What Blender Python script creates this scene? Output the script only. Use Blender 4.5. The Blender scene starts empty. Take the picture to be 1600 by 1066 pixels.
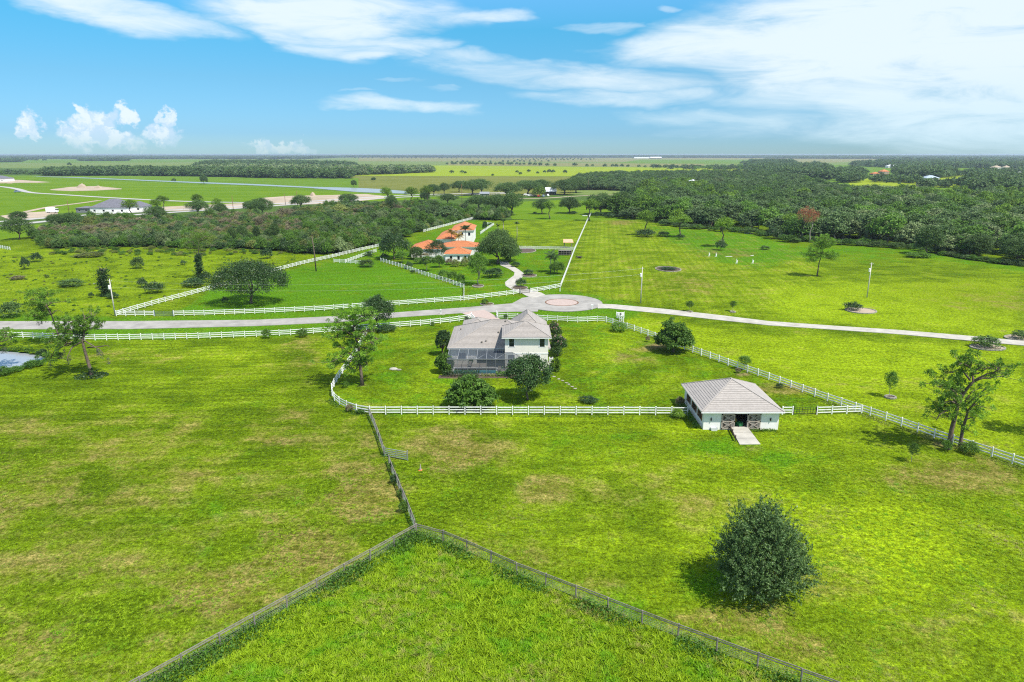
import bpy, math, random
import numpy as np
from math import radians as R, sin, cos, tan, atan, pi
random.seed(7)
S = bpy.context.scene
COL = S.collection
# ------------------------------------------------------------------ camera
CAM_H, FPX = 38.7, 1067.0
PITCH = atan(292.0 / FPX)
cp, sp = cos(PITCH), sin(PITCH)
cam_d = bpy.data.cameras.new('camera'); cam = bpy.data.objects.new('camera', cam_d); COL.objects.link(cam)
cam.location = (0, 0, CAM_H); cam.rotation_euler = (pi / 2 - PITCH, 0, 0)
cam_d.sensor_width = 36; cam_d.lens = 36 * FPX / 1600; cam_d.clip_start = 0.5; cam_d.clip_end = 60000
S.camera = cam
# ------------------------------------------------------------------ light
SUN_EL, SUN_AZ = R(58), math.atan2(0.74, -0.67)      # azimuth measured from +Y towards +X
sd = bpy.data.lights.new('sun', 'SUN'); sd.energy = 4.0; sd.angle = R(0.53); sd.color = (1, 0.95, 0.87)
so = bpy.data.objects.new('sun', sd); COL.objects.link(so)
sv = (sin(SUN_AZ) * cos(SUN_EL), cos(SUN_AZ) * cos(SUN_EL), sin(SUN_EL))
import mathutils
so.rotation_euler = mathutils.Vector(sv).to_track_quat('Z', 'Y').to_euler(); so.location = (60, -60, 200)
vs = S.view_settings
vs.view_transform = 'Standard'; vs.look = 'None'; vs.gamma = 1; vs.use_curve_mapping = False; vs.exposure = 0.82
try:
    S.cycles.use_denoising = False; S.cycles.filter_width = 1.15; S.cycles.max_bounces = 6; S.cycles.diffuse_bounces = 3; S.cycles.transparent_max_bounces = 10
    S.cycles.volume_bounces = 0; S.cycles.sample_clamp_indirect = 4
except Exception: pass

# photograph pixel <-> place (only to read positions off the photograph; everything is placed in metres)
def ray(px, py):
    u, v = (px - 800) / FPX, (533 - py) / FPX
    return u, cp + v * sp, -sp + v * cp
def G(px, py, z=0.0):
    x, y, w = ray(px, py); t = (CAM_H - z) / -w
    return x * t, y * t
def XZ(px, py, Y):
    x, y, w = ray(px, py); t = Y / y
    return x * t, CAM_H + w * t
def depth(x, y, z=0): return y * cp + (CAM_H - z) * sp
def proj(x, y, z=0):
    d = depth(x, y, z); return 800 + FPX * x / d, 533 - FPX * ((z - CAM_H) * cp + y * sp) / d

# ------------------------------------------------------------------ world: sky and clouds
W = bpy.data.worlds.new('World'); S.world = W; W.use_nodes = True
nt = W.node_tree; nt.nodes.clear(); N = nt.nodes.new; LK = nt.links.new
def nmath(nt, op, a, b=None, c=None, clamp=False):
    n = nt.nodes.new('ShaderNodeMath'); n.operation = op; n.use_clamp = clamp
    for i, v in enumerate((a, b, c)):
        if v is None: continue
        if isinstance(v, (int, float)): n.inputs[i].default_value = v
        else: nt.links.new(v, n.inputs[i])
    return n.outputs[0]
def nrange(nt, v, a, b, c=0.0, d=1.0, smooth=True):
    n = nt.nodes.new('ShaderNodeMapRange'); n.interpolation_type = 'SMOOTHSTEP' if smooth else 'LINEAR'
    nt.links.new(v, n.inputs[0])
    for i, q in enumerate((a, b, c, d)): n.inputs[1 + i].default_value = q
    return n.outputs[0]
def nmix(nt, f, a, b, mode='MIX'):
    n = nt.nodes.new('ShaderNodeMix'); n.data_type = 'RGBA'; n.blend_type = mode
    for i, v in ((0, f), (6, a), (7, b)):
        if isinstance(v, (int, float)): n.inputs[i].default_value = v
        elif isinstance(v, tuple): n.inputs[i].default_value = (*v, 1) if len(v) == 3 else v
        else: nt.links.new(v, n.inputs[i])
    return n.outputs[2]
def nnoise(nt, vec, scale, detail=4, rough=0.5, dist=0.0):
    n = nt.nodes.new('ShaderNodeTexNoise'); n.inputs['Scale'].default_value = scale
    n.inputs['Detail'].default_value = detail; n.inputs['Roughness'].default_value = rough
    n.inputs['Distortion'].default_value = dist
    if vec is not None: nt.links.new(vec, n.inputs['Vector'])
    return n
def nvec(nt, x, y, z=0.0):
    n = nt.nodes.new('ShaderNodeCombineXYZ')
    for i, v in enumerate((x, y, z)):
        if isinstance(v, (int, float)): n.inputs[i].default_value = v
        else: nt.links.new(v, n.inputs[i])
    return n.outputs[0]
sky = N('ShaderNodeTexSky'); sky.sky_type = 'NISHITA'; sky.sun_disc = False
sky.sun_elevation = SUN_EL; sky.sun_rotation = SUN_AZ; sky.altitude = 0; sky.air_density = 1.0; sky.dust_density = 0.3; sky.ozone_density = 3.0
tc = N('ShaderNodeTexCoord'); sx = N('ShaderNodeSeparateXYZ'); LK(tc.outputs['Generated'], sx.inputs[0])
az = nmath(nt, 'ARCTAN2', sx.outputs[0], sx.outputs[1]); el = nmath(nt, 'ARCSINE', sx.outputs[2])
def ang(px, py):
    x, y, w = ray(px, py); return math.atan2(x, y), math.asin(w / math.sqrt(x * x + y * y + w * w))
ae = nvec(nt, az, el)
wn = nnoise(nt, nvec(nt, nmath(nt, 'MULTIPLY', az, 5), nmath(nt, 'MULTIPLY', el, 16)), 1.0, 5, 0.55)
wsep = N('ShaderNodeSeparateColor'); LK(wn.outputs['Color'], wsep.inputs[0])
azw = nmath(nt, 'ADD', az, nmath(nt, 'MULTIPLY', nmath(nt, 'SUBTRACT', wsep.outputs[0], 0.5), 0.26))
elw = nmath(nt, 'ADD', el, nmath(nt, 'MULTIPLY', nmath(nt, 'SUBTRACT', wsep.outputs[1], 0.5), 0.055))
def blobs(lst, ax, ey):
    tot = None
    for (px, py, rx, ry, st, *rot) in lst:
        a0, e0 = ang(px, py); ra, re = rx / FPX, ry / FPX * 0.95
        k = -tan(R(rot[0])) if rot else 0.0
        dx = nmath(nt, 'SUBTRACT', ax, a0)
        dy = nmath(nt, 'SUBTRACT', ey, e0)
        if k: dy = nmath(nt, 'SUBTRACT', dy, nmath(nt, 'MULTIPLY', dx, k))
        q = nmath(nt, 'ADD', nmath(nt, 'POWER', nmath(nt, 'ABSOLUTE', nmath(nt, 'DIVIDE', dx, ra)), 2.0),
                  nmath(nt, 'POWER', nmath(nt, 'ABSOLUTE', nmath(nt, 'DIVIDE', dy, re)), 2.0))
        m = nrange(nt, q, 1.6, 0.0, 0, st)
        tot = m if tot is None else nmath(nt, 'MAXIMUM', tot, m)
    return tot
HIGH = [(180, 12, 150, 24, 1.0, 8), (260, 38, 90, 14, .8, 5), (520, 20, 210, 42, 1.1), (560, 70, 130, 20, .95), (450, 55, 110, 22, .9, 12), (760, 18, 90, 16, .8),
        (940, 40, 60, 10, .6), (760, 100, 160, 14, .7, 4), (900, 120, 260, 22, .75, 4), (1000, 155, 200, 18, .75, 2), (615, 168, 115, 13, .9, 3), (690, 137, 40, 5, .5), (600, 124, 45, 4, .45),
        (1200, 60, 240, 50, 1.1, -3), (1420, 60, 330, 90, 1.3), (1560, 110, 260, 110, 1.2), (1300, 150, 260, 30, .75), (1150, 190, 190, 14, .65, 3), (1420, 185, 330, 40, .8), (1600, 200, 160, 40, .7),
        (980, 75, 90, 8, .5), (520, 147, 30, 3, .5), (1040, 8, 30, 6, .6), (1350, 15, 250, 30, 1.0), (1100, 205, 130, 9, .5)]
hb = blobs(HIGH, azw, elw)
st1 = nnoise(nt, nvec(nt, nmath(nt, 'ADD', nmath(nt, 'MULTIPLY', az, 7), nmath(nt, 'MULTIPLY', el, 5)), nmath(nt, 'MULTIPLY', el, 34)), 1.0, 8, 0.62, 0.6).outputs[0]
gen = nnoise(nt, nvec(nt, nmath(nt, 'MULTIPLY', az, 2.2), nmath(nt, 'MULTIPLY', el, 5)), 1.3, 5, 0.55).outputs[0]
outm = nmath(nt, 'MAXIMUM', nrange(nt, el, 0.21, 0.34), nrange(nt, nmath(nt, 'ABSOLUTE', az), 0.68, 0.95))
genm = nmath(nt, 'MULTIPLY', nrange(nt, gen, 0.36, 0.62, 0, 1.0), outm)
hb = nmath(nt, 'MAXIMUM', hb, genm)
alpha = nrange(nt, nmath(nt, 'MULTIPLY', hb, nmath(nt, 'ADD', 0.06, nmath(nt, 'MULTIPLY', st1, 1.65))), 0.17, 1.12, 0, 0.92)
CUM = [(45, 194, 13, 16, 1), (50, 212, 10, 12, 1), (122, 208, 26, 16, 1), (128, 172, 11, 12, 1), (148, 192, 26, 22, 1.05), (196, 182, 13, 15, 1), (165, 222, 46, 13, .9), (262, 188, 11, 13, 1), (254, 212, 22, 14, .95),
       (420, 231, 32, 10, .9), (468, 232, 28, 9, .8), (405, 224, 12, 8, .7)]
cn = nnoise(nt, ae, 55.0, 6, 0.6)
csep = N('ShaderNodeSeparateColor'); LK(cn.outputs['Color'], csep.inputs[0])
azc = nmath(nt, 'ADD', az, nmath(nt, 'MULTIPLY', nmath(nt, 'SUBTRACT', csep.outputs[0], 0.5), 0.045))
elc = nmath(nt, 'ADD', el, nmath(nt, 'MULTIPLY', nmath(nt, 'SUBTRACT', csep.outputs[1], 0.5), 0.045))
cb = blobs(CUM, azc, elc)
ca = nrange(nt, cb, 0.06, 0.85, 0, 0.68)
ca = nmath(nt, 'MULTIPLY', ca, nrange(nt, el, 0.0, 0.035, 0.35, 1.0))
cshade = nnoise(nt, nvec(nt, azc, nmath(nt, 'ADD', elc, 0.01)), 60, 4, 0.5).outputs[0]
ccol = nmix(nt, nrange(nt, cshade, 0.4, 0.6), (3.4, 4.1, 4.9), (5.1, 5.2, 5.2))
# clear blue in view; above the frame, tint set for neutral fill light
cr = N('ShaderNodeValToRGB'); LK(nmath(nt, 'MULTIPLY', el, 2.0, clamp=True), cr.inputs[0]); e_ = cr.color_ramp.elements
e_[0].position = 0; e_[0].color = (.31, .49, .70, 1); e_[1].position = 1; e_[1].color = (.90, .95, 1.0, 1)
for p_, c_ in ((.054, (.24, .43, .69, 1)), (.19, (.24, .475, .62, 1)), (.32, (.195, .57, .68, 1)), (.50, (.50, .86, 1.0, 1)), (.72, (.80, .92, 1.0, 1))): q_ = e_.new(p_); q_.color = c_
tint = cr.outputs[0]
skc = nmix(nt, 1.0, sky.outputs[0], tint, 'MULTIPLY')
c1 = nmix(nt, alpha, skc, nmix(nt, nrange(nt, el, 0.0, 0.12), (3.3, 4.3, 4.8), (4.15, 4.7, 5.0)))
c2 = nmix(nt, ca, c1, ccol)
bg = N('ShaderNodeBackground'); bg.inputs[1].default_value = 0.12; LK(c2, bg.inputs[0])
wo = N('ShaderNodeOutputWorld'); LK(bg.outputs[0], wo.inputs[0])

# ------------------------------------------------------------------ helpers
def tag(o, label=None, cat=None, group=None, kind=None):
    if label: o['label'] = label
    if cat: o['category'] = cat
    if group: o['group'] = group
    if kind: o['kind'] = kind
    return o
def empty(name, loc, rz=0.0):
    o = bpy.data.objects.new(name, None); COL.objects.link(o); o.location = loc; o.rotation_euler = (0, 0, rz)
    o.empty_display_size = 0.3; return o
def link(name, me, parent=None, loc=(0, 0, 0), rz=0.0, scale=None):
    o = bpy.data.objects.new(name, me); COL.objects.link(o)
    if parent is not None: o.parent = parent
    o.location = loc; o.rotation_euler = (0, 0, rz)
    if scale is not None: o.scale = scale
    return o
def npmesh(name, V, Q, mats, tint=None, smooth=False, midx=None):
    V = np.asarray(V, dtype=np.float32).reshape(-1, 3); Q = np.asarray(Q, dtype=np.int32)
    k = Q.shape[1]; me = bpy.data.meshes.new(name)
    me.vertices.add(len(V)); me.vertices.foreach_set('co', V.ravel())
    me.loops.add(Q.size); me.loops.foreach_set('vertex_index', Q.ravel())
    me.polygons.add(len(Q)); me.polygons.foreach_set('loop_start', np.arange(0, Q.size, k, dtype=np.int32))
    try: me.polygons.foreach_set('loop_total', np.full(len(Q), k, dtype=np.int32))
    except Exception: pass
    for m in mats: me.materials.append(m)
    if midx is not None: me.polygons.foreach_set('material_index', np.asarray(midx, dtype=np.int32))
    if tint is not None:
        a = me.attributes.new('tint', 'FLOAT', 'FACE'); a.data.foreach_set('value', np.asarray(tint, dtype=np.float32))
    if smooth: me.polygons.foreach_set('use_smooth', np.ones(len(Q), dtype=bool))
    me.update(calc_edges=True); return me
class MB:
    def __init__(s): s.v = []; s.f = []
    def add(s, vs, fs):
        o = len(s.v); s.v += [tuple(p) for p in vs]; s.f += [tuple(i + o for i in f) for f in fs]; return s
    def box(s, x0, x1, y0, y1, z0, z1):
        return s.add([(x0, y0, z0), (x1, y0, z0), (x1, y1, z0), (x0, y1, z0), (x0, y0, z1), (x1, y0, z1), (x1, y1, z1), (x0, y1, z1)],
                     [(0, 3, 2, 1), (4, 5, 6, 7), (0, 1, 5, 4), (1, 2, 6, 5), (2, 3, 7, 6), (3, 0, 4, 7)])
    def bar(s, a, b, w, h=None):
        h = h or w; a = mathutils.Vector(a); b = mathutils.Vector(b); d = (b - a).normalized()
        up = mathutils.Vector((0, 0, 1)) if abs(d.z) < 0.95 else mathutils.Vector((0, 1, 0))
        r = d.cross(up).normalized() * (w / 2); u = r.cross(d).normalized() * (h / 2)
        vs = [a - r - u, a + r - u, a + r + u, a - r + u, b - r - u, b + r - u, b + r + u, b - r + u]
        return s.add(vs, [(0, 1, 2, 3), (7, 6, 5, 4), (0, 4, 5, 1), (1, 5, 6, 2), (2, 6, 7, 3), (3, 7, 4, 0)])
    def tube(s, pts, rad, n=7, cap=True):
        o = len(s.v); pts = [mathutils.Vector(p) for p in pts]
        for i, p in enumerate(pts):
            d = (pts[min(i + 1, len(pts) - 1)] - pts[max(i - 1, 0)]).normalized()
            ref = mathutils.Vector((1, 0, 0)) if abs(d.x) < 0.9 else mathutils.Vector((0, 1, 0))
            a = d.cross(ref).normalized(); b = d.cross(a)
            for k in range(n):
                t = 2 * pi * k / n; s.v.append(tuple(p + (a * cos(t) + b * sin(t)) * rad[i]))
        for i in range(len(pts) - 1):
            for k in range(n):
                k2 = (k + 1) % n; s.f.append((o + i * n + k, o + i * n + k2, o + (i + 1) * n + k2, o + (i + 1) * n + k))
        if cap:
            s.f.append(tuple(o + (len(pts) - 1) * n + k for k in range(n))); s.f.append(tuple(o + k for k in reversed(range(n))))
        return s
    def lathe(s, prof, n=12, c=(0, 0)):
        o = len(s.v)
        for (r, z) in prof:
            for k in range(n): s.v.append((c[0] + r * cos(2 * pi * k / n), c[1] + r * sin(2 * pi * k / n), z))
        for i in range(len(prof) - 1):
            for k in range(n):
                k2 = (k + 1) % n; s.f.append((o + i * n + k, o + i * n + k2, o + (i + 1) * n + k2, o + (i + 1) * n + k))
        s.f.append(tuple(o + (len(prof) - 1) * n + k for k in range(n))); return s
    def prism(s, poly, z0, z1):
        n = len(poly); return s.add([(x, y, z0) for x, y in poly] + [(x, y, z1) for x, y in poly],
            [tuple(range(n, 2 * n)), tuple(reversed(range(n)))] + [(i, (i + 1) % n, n + (i + 1) % n, n + i) for i in range(n)])
    def mesh(s, name, mat, smooth=False):
        me = bpy.data.meshes.new(name); me.from_pydata(s.v, [], s.f); me.materials.append(mat)
        if smooth: me.polygons.foreach_set('use_smooth', [True] * len(me.polygons))
        me.update(); return me
    def build(s, name, mat, parent=None, loc=(0, 0, 0), rz=0.0, smooth=False):
        return link(name, s.mesh(name, mat, smooth), parent, loc, rz)

# ------------------------------------------------------------------ materials
def newmat(name):
    m = bpy.data.materials.new(name); m.use_nodes = True; t = m.node_tree
    b = t.nodes['Principled BSDF']; return m, t, b
def bump(t, b, h, strength=0.3, dist=0.05):
    n = t.nodes.new('ShaderNodeBump'); n.inputs['Strength'].default_value = strength; n.inputs['Distance'].default_value = dist
    t.links.new(h, n.inputs['Height']); t.links.new(n.outputs[0], b.inputs['Normal'])
def objco(t):
    return t.nodes.new('ShaderNodeTexCoord').outputs['Object']
def geopos(t):
    return t.nodes.new('ShaderNodeNewGeometry').outputs['Position']
def plain(name, col, rough=0.7, var=0.15, scale=1.2, bs=0.15, dirt=None, spec=0.3, metal=0.0):
    m, t, b = newmat(name); p = geopos(t)
    n = nnoise(t, p, scale, 6, 0.6).outputs[0]
    c0 = tuple(c * (1 - var) for c in col); c1 = tuple(min(1, c * (1 + var)) for c in col)
    c = nmix(t, nrange(t, n, 0.3, 0.7), c0, c1)
    if dirt:
        n2 = nnoise(t, p, scale * 0.35, 5, 0.65).outputs[0]; c = nmix(t, nrange(t, n2, 0.52, 0.75, 0, 0.7), c, dirt)
    t.links.new(c, b.inputs['Base Color']); b.inputs['Roughness'].default_value = rough
    b.inputs['Specular IOR Level'].default_value = spec; b.inputs['Metallic'].default_value = metal
    if bs: bump(t, b, nnoise(t, p, scale * 14, 3).outputs[0], bs, 0.02)
    return m
def leafmat(name, c0, c1, transl=0.32, rough=0.55, jit=0.25):
    m, t, b = newmat(name)
    a = t.nodes.new('ShaderNodeAttribute'); a.attribute_name = 'tint'
    oi = t.nodes.new('ShaderNodeObjectInfo')
    f = nmath(t, 'ADD', a.outputs['Fac'], nmath(t, 'MULTIPLY', nmath(t, 'SUBTRACT', oi.outputs['Random'], 0.5), jit), clamp=True)
    c = nmix(t, f, c0, c1)
    v = nrange(t, nmath(t, 'FRACT', nmath(t, 'MULTIPLY', oi.outputs['Random'], 7.31)), 0, 1, 0.78, 1.22, False)
    n = t.nodes.new('ShaderNodeVectorMath'); n.operation = 'SCALE'; t.links.new(c, n.inputs[0]); t.links.new(v, n.inputs['Scale'])
    t.links.new(n.outputs[0], b.inputs['Base Color']); b.inputs['Roughness'].default_value = rough
    b.inputs['Specular IOR Level'].default_value = 0.25
    tr = t.nodes.new('ShaderNodeBsdfTranslucent'); mx = t.nodes.new('ShaderNodeMixShader'); mx.inputs[0].default_value = transl
    t.links.new(n.outputs[0], tr.inputs[0]); t.links.new(b.outputs[0], mx.inputs[1]); t.links.new(tr.outputs[0], mx.inputs[2])
    t.links.new(mx.outputs[0], t.nodes['Material Output'].inputs[0]); return m
M = {}
M['vinyl'] = plain('white_vinyl', (.76, .76, .73), .55, .10, 2, .05, dirt=(.42, .44, .33))
M['stucco'] = plain('cream_stucco', (.72, .68, .60), .85, .04, .6, .25, dirt=(.60, .57, .50))
M['barnwall'] = plain('white_stucco', (.79, .765, .72), .85, .05, .8, .25, dirt=(.54, .51, .43))
M['trim'] = plain('white_trim', (.74, .74, .71), .5, .05, 2, 0)
M['concrete'] = plain('pale_concrete', (.38, .36, .31), .9, .14, .5, .3, dirt=(.24, .22, .165))
M['asphalt'] = plain('worn_grey_asphalt', (.285, .272, .245), .92, .17, .30, .3, dirt=(.19, .18, .155))
M['farroad'] = plain('sunbleached_road', (.36, .35, .33), .92, .08, .05, 0)
M['sand'] = plain('bare_sand', (.36, .29, .21), .95, .15, .06, .2, dirt=(.22, .19, .10))
M['paver'] = plain('pink_pavers', (.38, .30, .26), .85, .10, 2.2, .3)
M['deck'] = plain('deck_pavers', (.30, .27, .24), .85, .12, 3, .3)
M['wood'] = plain('weathered_grey_wood', (.20, .18, .155), .9, .22, 3, .35, dirt=(.15, .14, .10))
M['tileedge'] = plain('dark_tile_edge', (.135, .12, .105), .9, .2, 3, 0)  # darker colour on the front lip of each tile course
M['pole'] = plain('concrete_pole', (.48, .46, .41), .8, .08, 1, .1)
M['brownwood'] = plain('brown_wood', (.16, .085, .045), .8, .25, 4, .3)
M['darkwood'] = plain('dark_brown_wood', (.055, .040, .030), .8, .25, 4, .3)
M['bark'] = plain('grey_brown_bark', (.125, .095, .07), .95, .35, 3, .6)
M['palebark'] = plain('pale_bark', (.26, .23, .19), .95, .25, 3, .5)
M['black'] = plain('black_metal', (.02, .02, .02), .5, .1, 2, 0)
M['bronze'] = plain('grey_aluminium_frame', (.17, .18, .18), .45, .08, 2, 0)
M['palewood'] = plain('pale_worn_timber', (.34, .29, .24), .85, .2, 3, .3)
M['bronze2'] = plain('pale_grey_aluminium', (.27, .29, .30), .45, .06, 2, 0)
M['steel'] = plain('galvanised_steel', (.45, .46, .46), .4, .1, 3, 0, metal=.6)
M['greyroof'] = plain('slate_grey_shingle', (.13, .13, .15), .9, .15, .8, .2)
M['whiteroof'] = plain('white_metal_roof', (.66, .68, .70), .5, .05, .3, 0)
M['mulch'] = plain('brown_mulch', (.085, .062, .042), .95, .3, 3, .5, dirt=(.06, .075, .02))
M['stone'] = plain('pale_stone', (.27, .255, .20), .85, .25, 2.5, .4, dirt=(.13, .15, .05))
M['soil'] = plain('bare_soil', (.21, .15, .09), .95, .2, 1.5, .4)
M['greenpaint'] = plain('green_paint', (.02, .14, .045), .4, .1, 2, 0)
M['orange'] = plain('orange_plastic', (.7, .16, .03), .5, .05, 2, 0)
M['red'] = plain('brick_red', (.35, .06, .03), .6, .1, 2, 0)
M['yellow'] = plain('yellow_paint', (.7, .5, .05), .5, .05, 2, 0)
M['bluegrey'] = plain('blue_grey_paint', (.15, .2, .26), .5, .1, 2, 0)
M['rubber'] = plain('black_rubber', (.02, .02, .022), .8, .1, 4, 0)
M['interior'] = plain('dim_interior', (.16, .14, .12), .9, .2, 1, 0)
def glassy(name, col, rough=.08):
    m, t, b = newmat(name); b.inputs['Base Color'].default_value = (*col, 1); b.inputs['Roughness'].default_value = rough
    b.inputs['Specular IOR Level'].default_value = .6
    bump(t, b, nnoise(t, geopos(t), .8, 2).outputs[0], .05, .02); return m
M['glass'] = glassy('dark_window_glass', (.015, .02, .025))
M['tint'] = glassy('vehicle_glass', (.02, .025, .03))
def watermat(name, col, rough, scale, st):
    m, t, b = newmat(name); b.inputs['Base Color'].default_value = (*col, 1); b.inputs['Roughness'].default_value = rough
    b.inputs['Specular IOR Level'].default_value = .5; b.inputs['IOR'].default_value = 1.33
    bump(t, b, nnoise(t, geopos(t), scale, 4, .6).outputs[0], st, .05); return m
M['pond'] = watermat('still_pond_water', (.26, .28, .29), .16, .8, .10)
M['canal'] = watermat('canal_water', (.24, .27, .26), .30, .2, .1)
M['pool'] = watermat('turquoise_pool_water', (.02, .24, .27), .05, 2.0, .15)
M['poolstep'] = plain('pale_turquoise_step', (.22, .42, .42), .6, .08, 2, 0)
def screenmat():
    m, t, b = newmat('insect_screen'); b.inputs['Base Color'].default_value = (.07, .085, .10, 1); b.inputs['Roughness'].default_value = .6
    tr = t.nodes.new('ShaderNodeBsdfTransparent'); mx = t.nodes.new('ShaderNodeMixShader'); mx.inputs[0].default_value = .52
    t.links.new(tr.outputs[0], mx.inputs[1]); t.links.new(b.outputs[0], mx.inputs[2]); t.links.new(mx.outputs[0], t.nodes['Material Output'].inputs[0]); return m
M['screen'] = screenmat()
def tilemat(name, c0, c1, c2):
    m, t, b = newmat(name); p = geopos(t); oi = t.nodes.new('ShaderNodeObjectInfo')
    n = nnoise(t, p, 3.3, 3, .7).outputs[0]; c = nmix(t, nrange(t, n, .3, .7), c0, c1)
    n2 = nnoise(t, p, .45, 5, .7).outputs[0]; c = nmix(t, nrange(t, n2, .5, .8, 0, .5), c, c2)
    # single tiles differ a little along a course
    vo = t.nodes.new('ShaderNodeTexVoronoi'); vo.inputs['Scale'].default_value = 3.2; t.links.new(p, vo.inputs['Vector'])
    sc = t.nodes.new('ShaderNodeSeparateColor'); t.links.new(vo.outputs['Color'], sc.inputs[0])
    f = nmath(t, 'MULTIPLY', nrange(t, sc.outputs[0], 0, 1, .93, 1.06, False), nrange(t, oi.outputs['Random'], 0, 1, .93, 1.07, False))
    n3 = t.nodes.new('ShaderNodeVectorMath'); n3.operation = 'SCALE'; t.links.new(c, n3.inputs[0]); t.links.new(f, n3.inputs['Scale'])
    t.links.new(n3.outputs[0], b.inputs['Base Color']); b.inputs['Roughness'].default_value = .8
    bump(t, b, vo.outputs['Distance'], .3, .04); return m
M['greytile'] = tilemat('grey_brown_roof_tile', (.275, .25, .222), (.315, .285, .255), (.235, .215, .19))
M['barntile'] = tilemat('pale_grey_roof_tile', (.30, .275, .245), (.345, .315, .285), (.26, .235, .205))
M['redtile'] = tilemat('terracotta_roof_tile', (.38, .11, .035), (.52, .20, .07), (.24, .10, .05))
# leaves
M['oak'] = leafmat('oak_leaf', (.032, .074, .016), (.135, .225, .055))
M['oakg'] = leafmat('grey_green_oak_leaf', (.050, .092, .026), (.150, .235, .078))
M['lime'] = leafmat('lime_green_leaf', (.070, .145, .010), (.20, .33, .028), .3)
M['mid'] = leafmat('mid_green_leaf', (.042, .105, .012), (.15, .28, .032))
M['dark'] = leafmat('dark_glossy_leaf', (.014, .040, .010), (.065, .125, .032), .15, .4)
M['hero'] = leafmat('deep_green_small_leaf', (.014, .046, .012), (.135, .225, .065), .18, .42)
M['pine'] = leafmat('pine_needle', (.045, .125, .012), (.24, .42, .035), .2)
M['pale'] = leafmat('pale_green_leaf', (.10, .15, .045), (.28, .36, .15))
M['scrub'] = leafmat('brown_scrub_leaf', (.12, .105, .055), (.29, .26, .14))
M['olive'] = leafmat('olive_scrub_leaf', (.095, .12, .025), (.26, .30, .07))
M['dead'] = leafmat('rust_dead_leaf', (.22, .075, .03), (.36, .15, .07))
M['palm'] = leafmat('palm_frond', (.020, .050, .012), (.070, .125, .03))
M['gpalm'] = leafmat('golden_palm_frond', (.12, .10, .012), (.42, .26, .04))
M['moss'] = leafmat('grey_hanging_moss', (.09, .09, .07), (.19, .185, .15))
M['pink'] = leafmat('pink_blossom', (.40, .20, .19), (.62, .40, .38))
M['weed'] = leafmat('weed_leaf', (.028, .085, .008), (.11, .23, .025), .3)
def blademat():
    m, t, b = newmat('grass_blade'); p = geopos(t); a = t.nodes.new('ShaderNodeAttribute'); a.attribute_name = 'tint'
    med = nnoise(t, p, .11, 6, .62, .4).outputs[0]; med2 = nnoise(t, p, .33, 5, .65, .3).outputs[0]; w = nnoise(t, p, 1.6, 3, .6).outputs[0]
    c = nmix(t, a.outputs['Fac'], (.19, .31, .008), (.40, .56, .018)); c = nmix(t, nrange(t, med2, .50, .66, 0, .75), c, (.15, .38, .010))
    c = nmix(t, nrange(t, nmath(t, 'ADD', nmath(t, 'MULTIPLY', med, .7), nmath(t, 'MULTIPLY', w, .5)), .60, .78, 0, .8), c, (.42, .34, .14))
    t.links.new(c, b.inputs['Base Color']); b.inputs['Roughness'].default_value = .6; b.inputs['Specular IOR Level'].default_value = .15
    tr = t.nodes.new('ShaderNodeBsdfTranslucent'); mx = t.nodes.new('ShaderNodeMixShader'); mx.inputs[0].default_value = .45
    t.links.new(c, tr.inputs[0]); t.links.new(b.outputs[0], mx.inputs[1]); t.links.new(tr.outputs[0], mx.inputs[2]); t.links.new(mx.outputs[0], t.nodes['Material Output'].inputs[0]); return m
M['blade'] = blademat()

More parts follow.
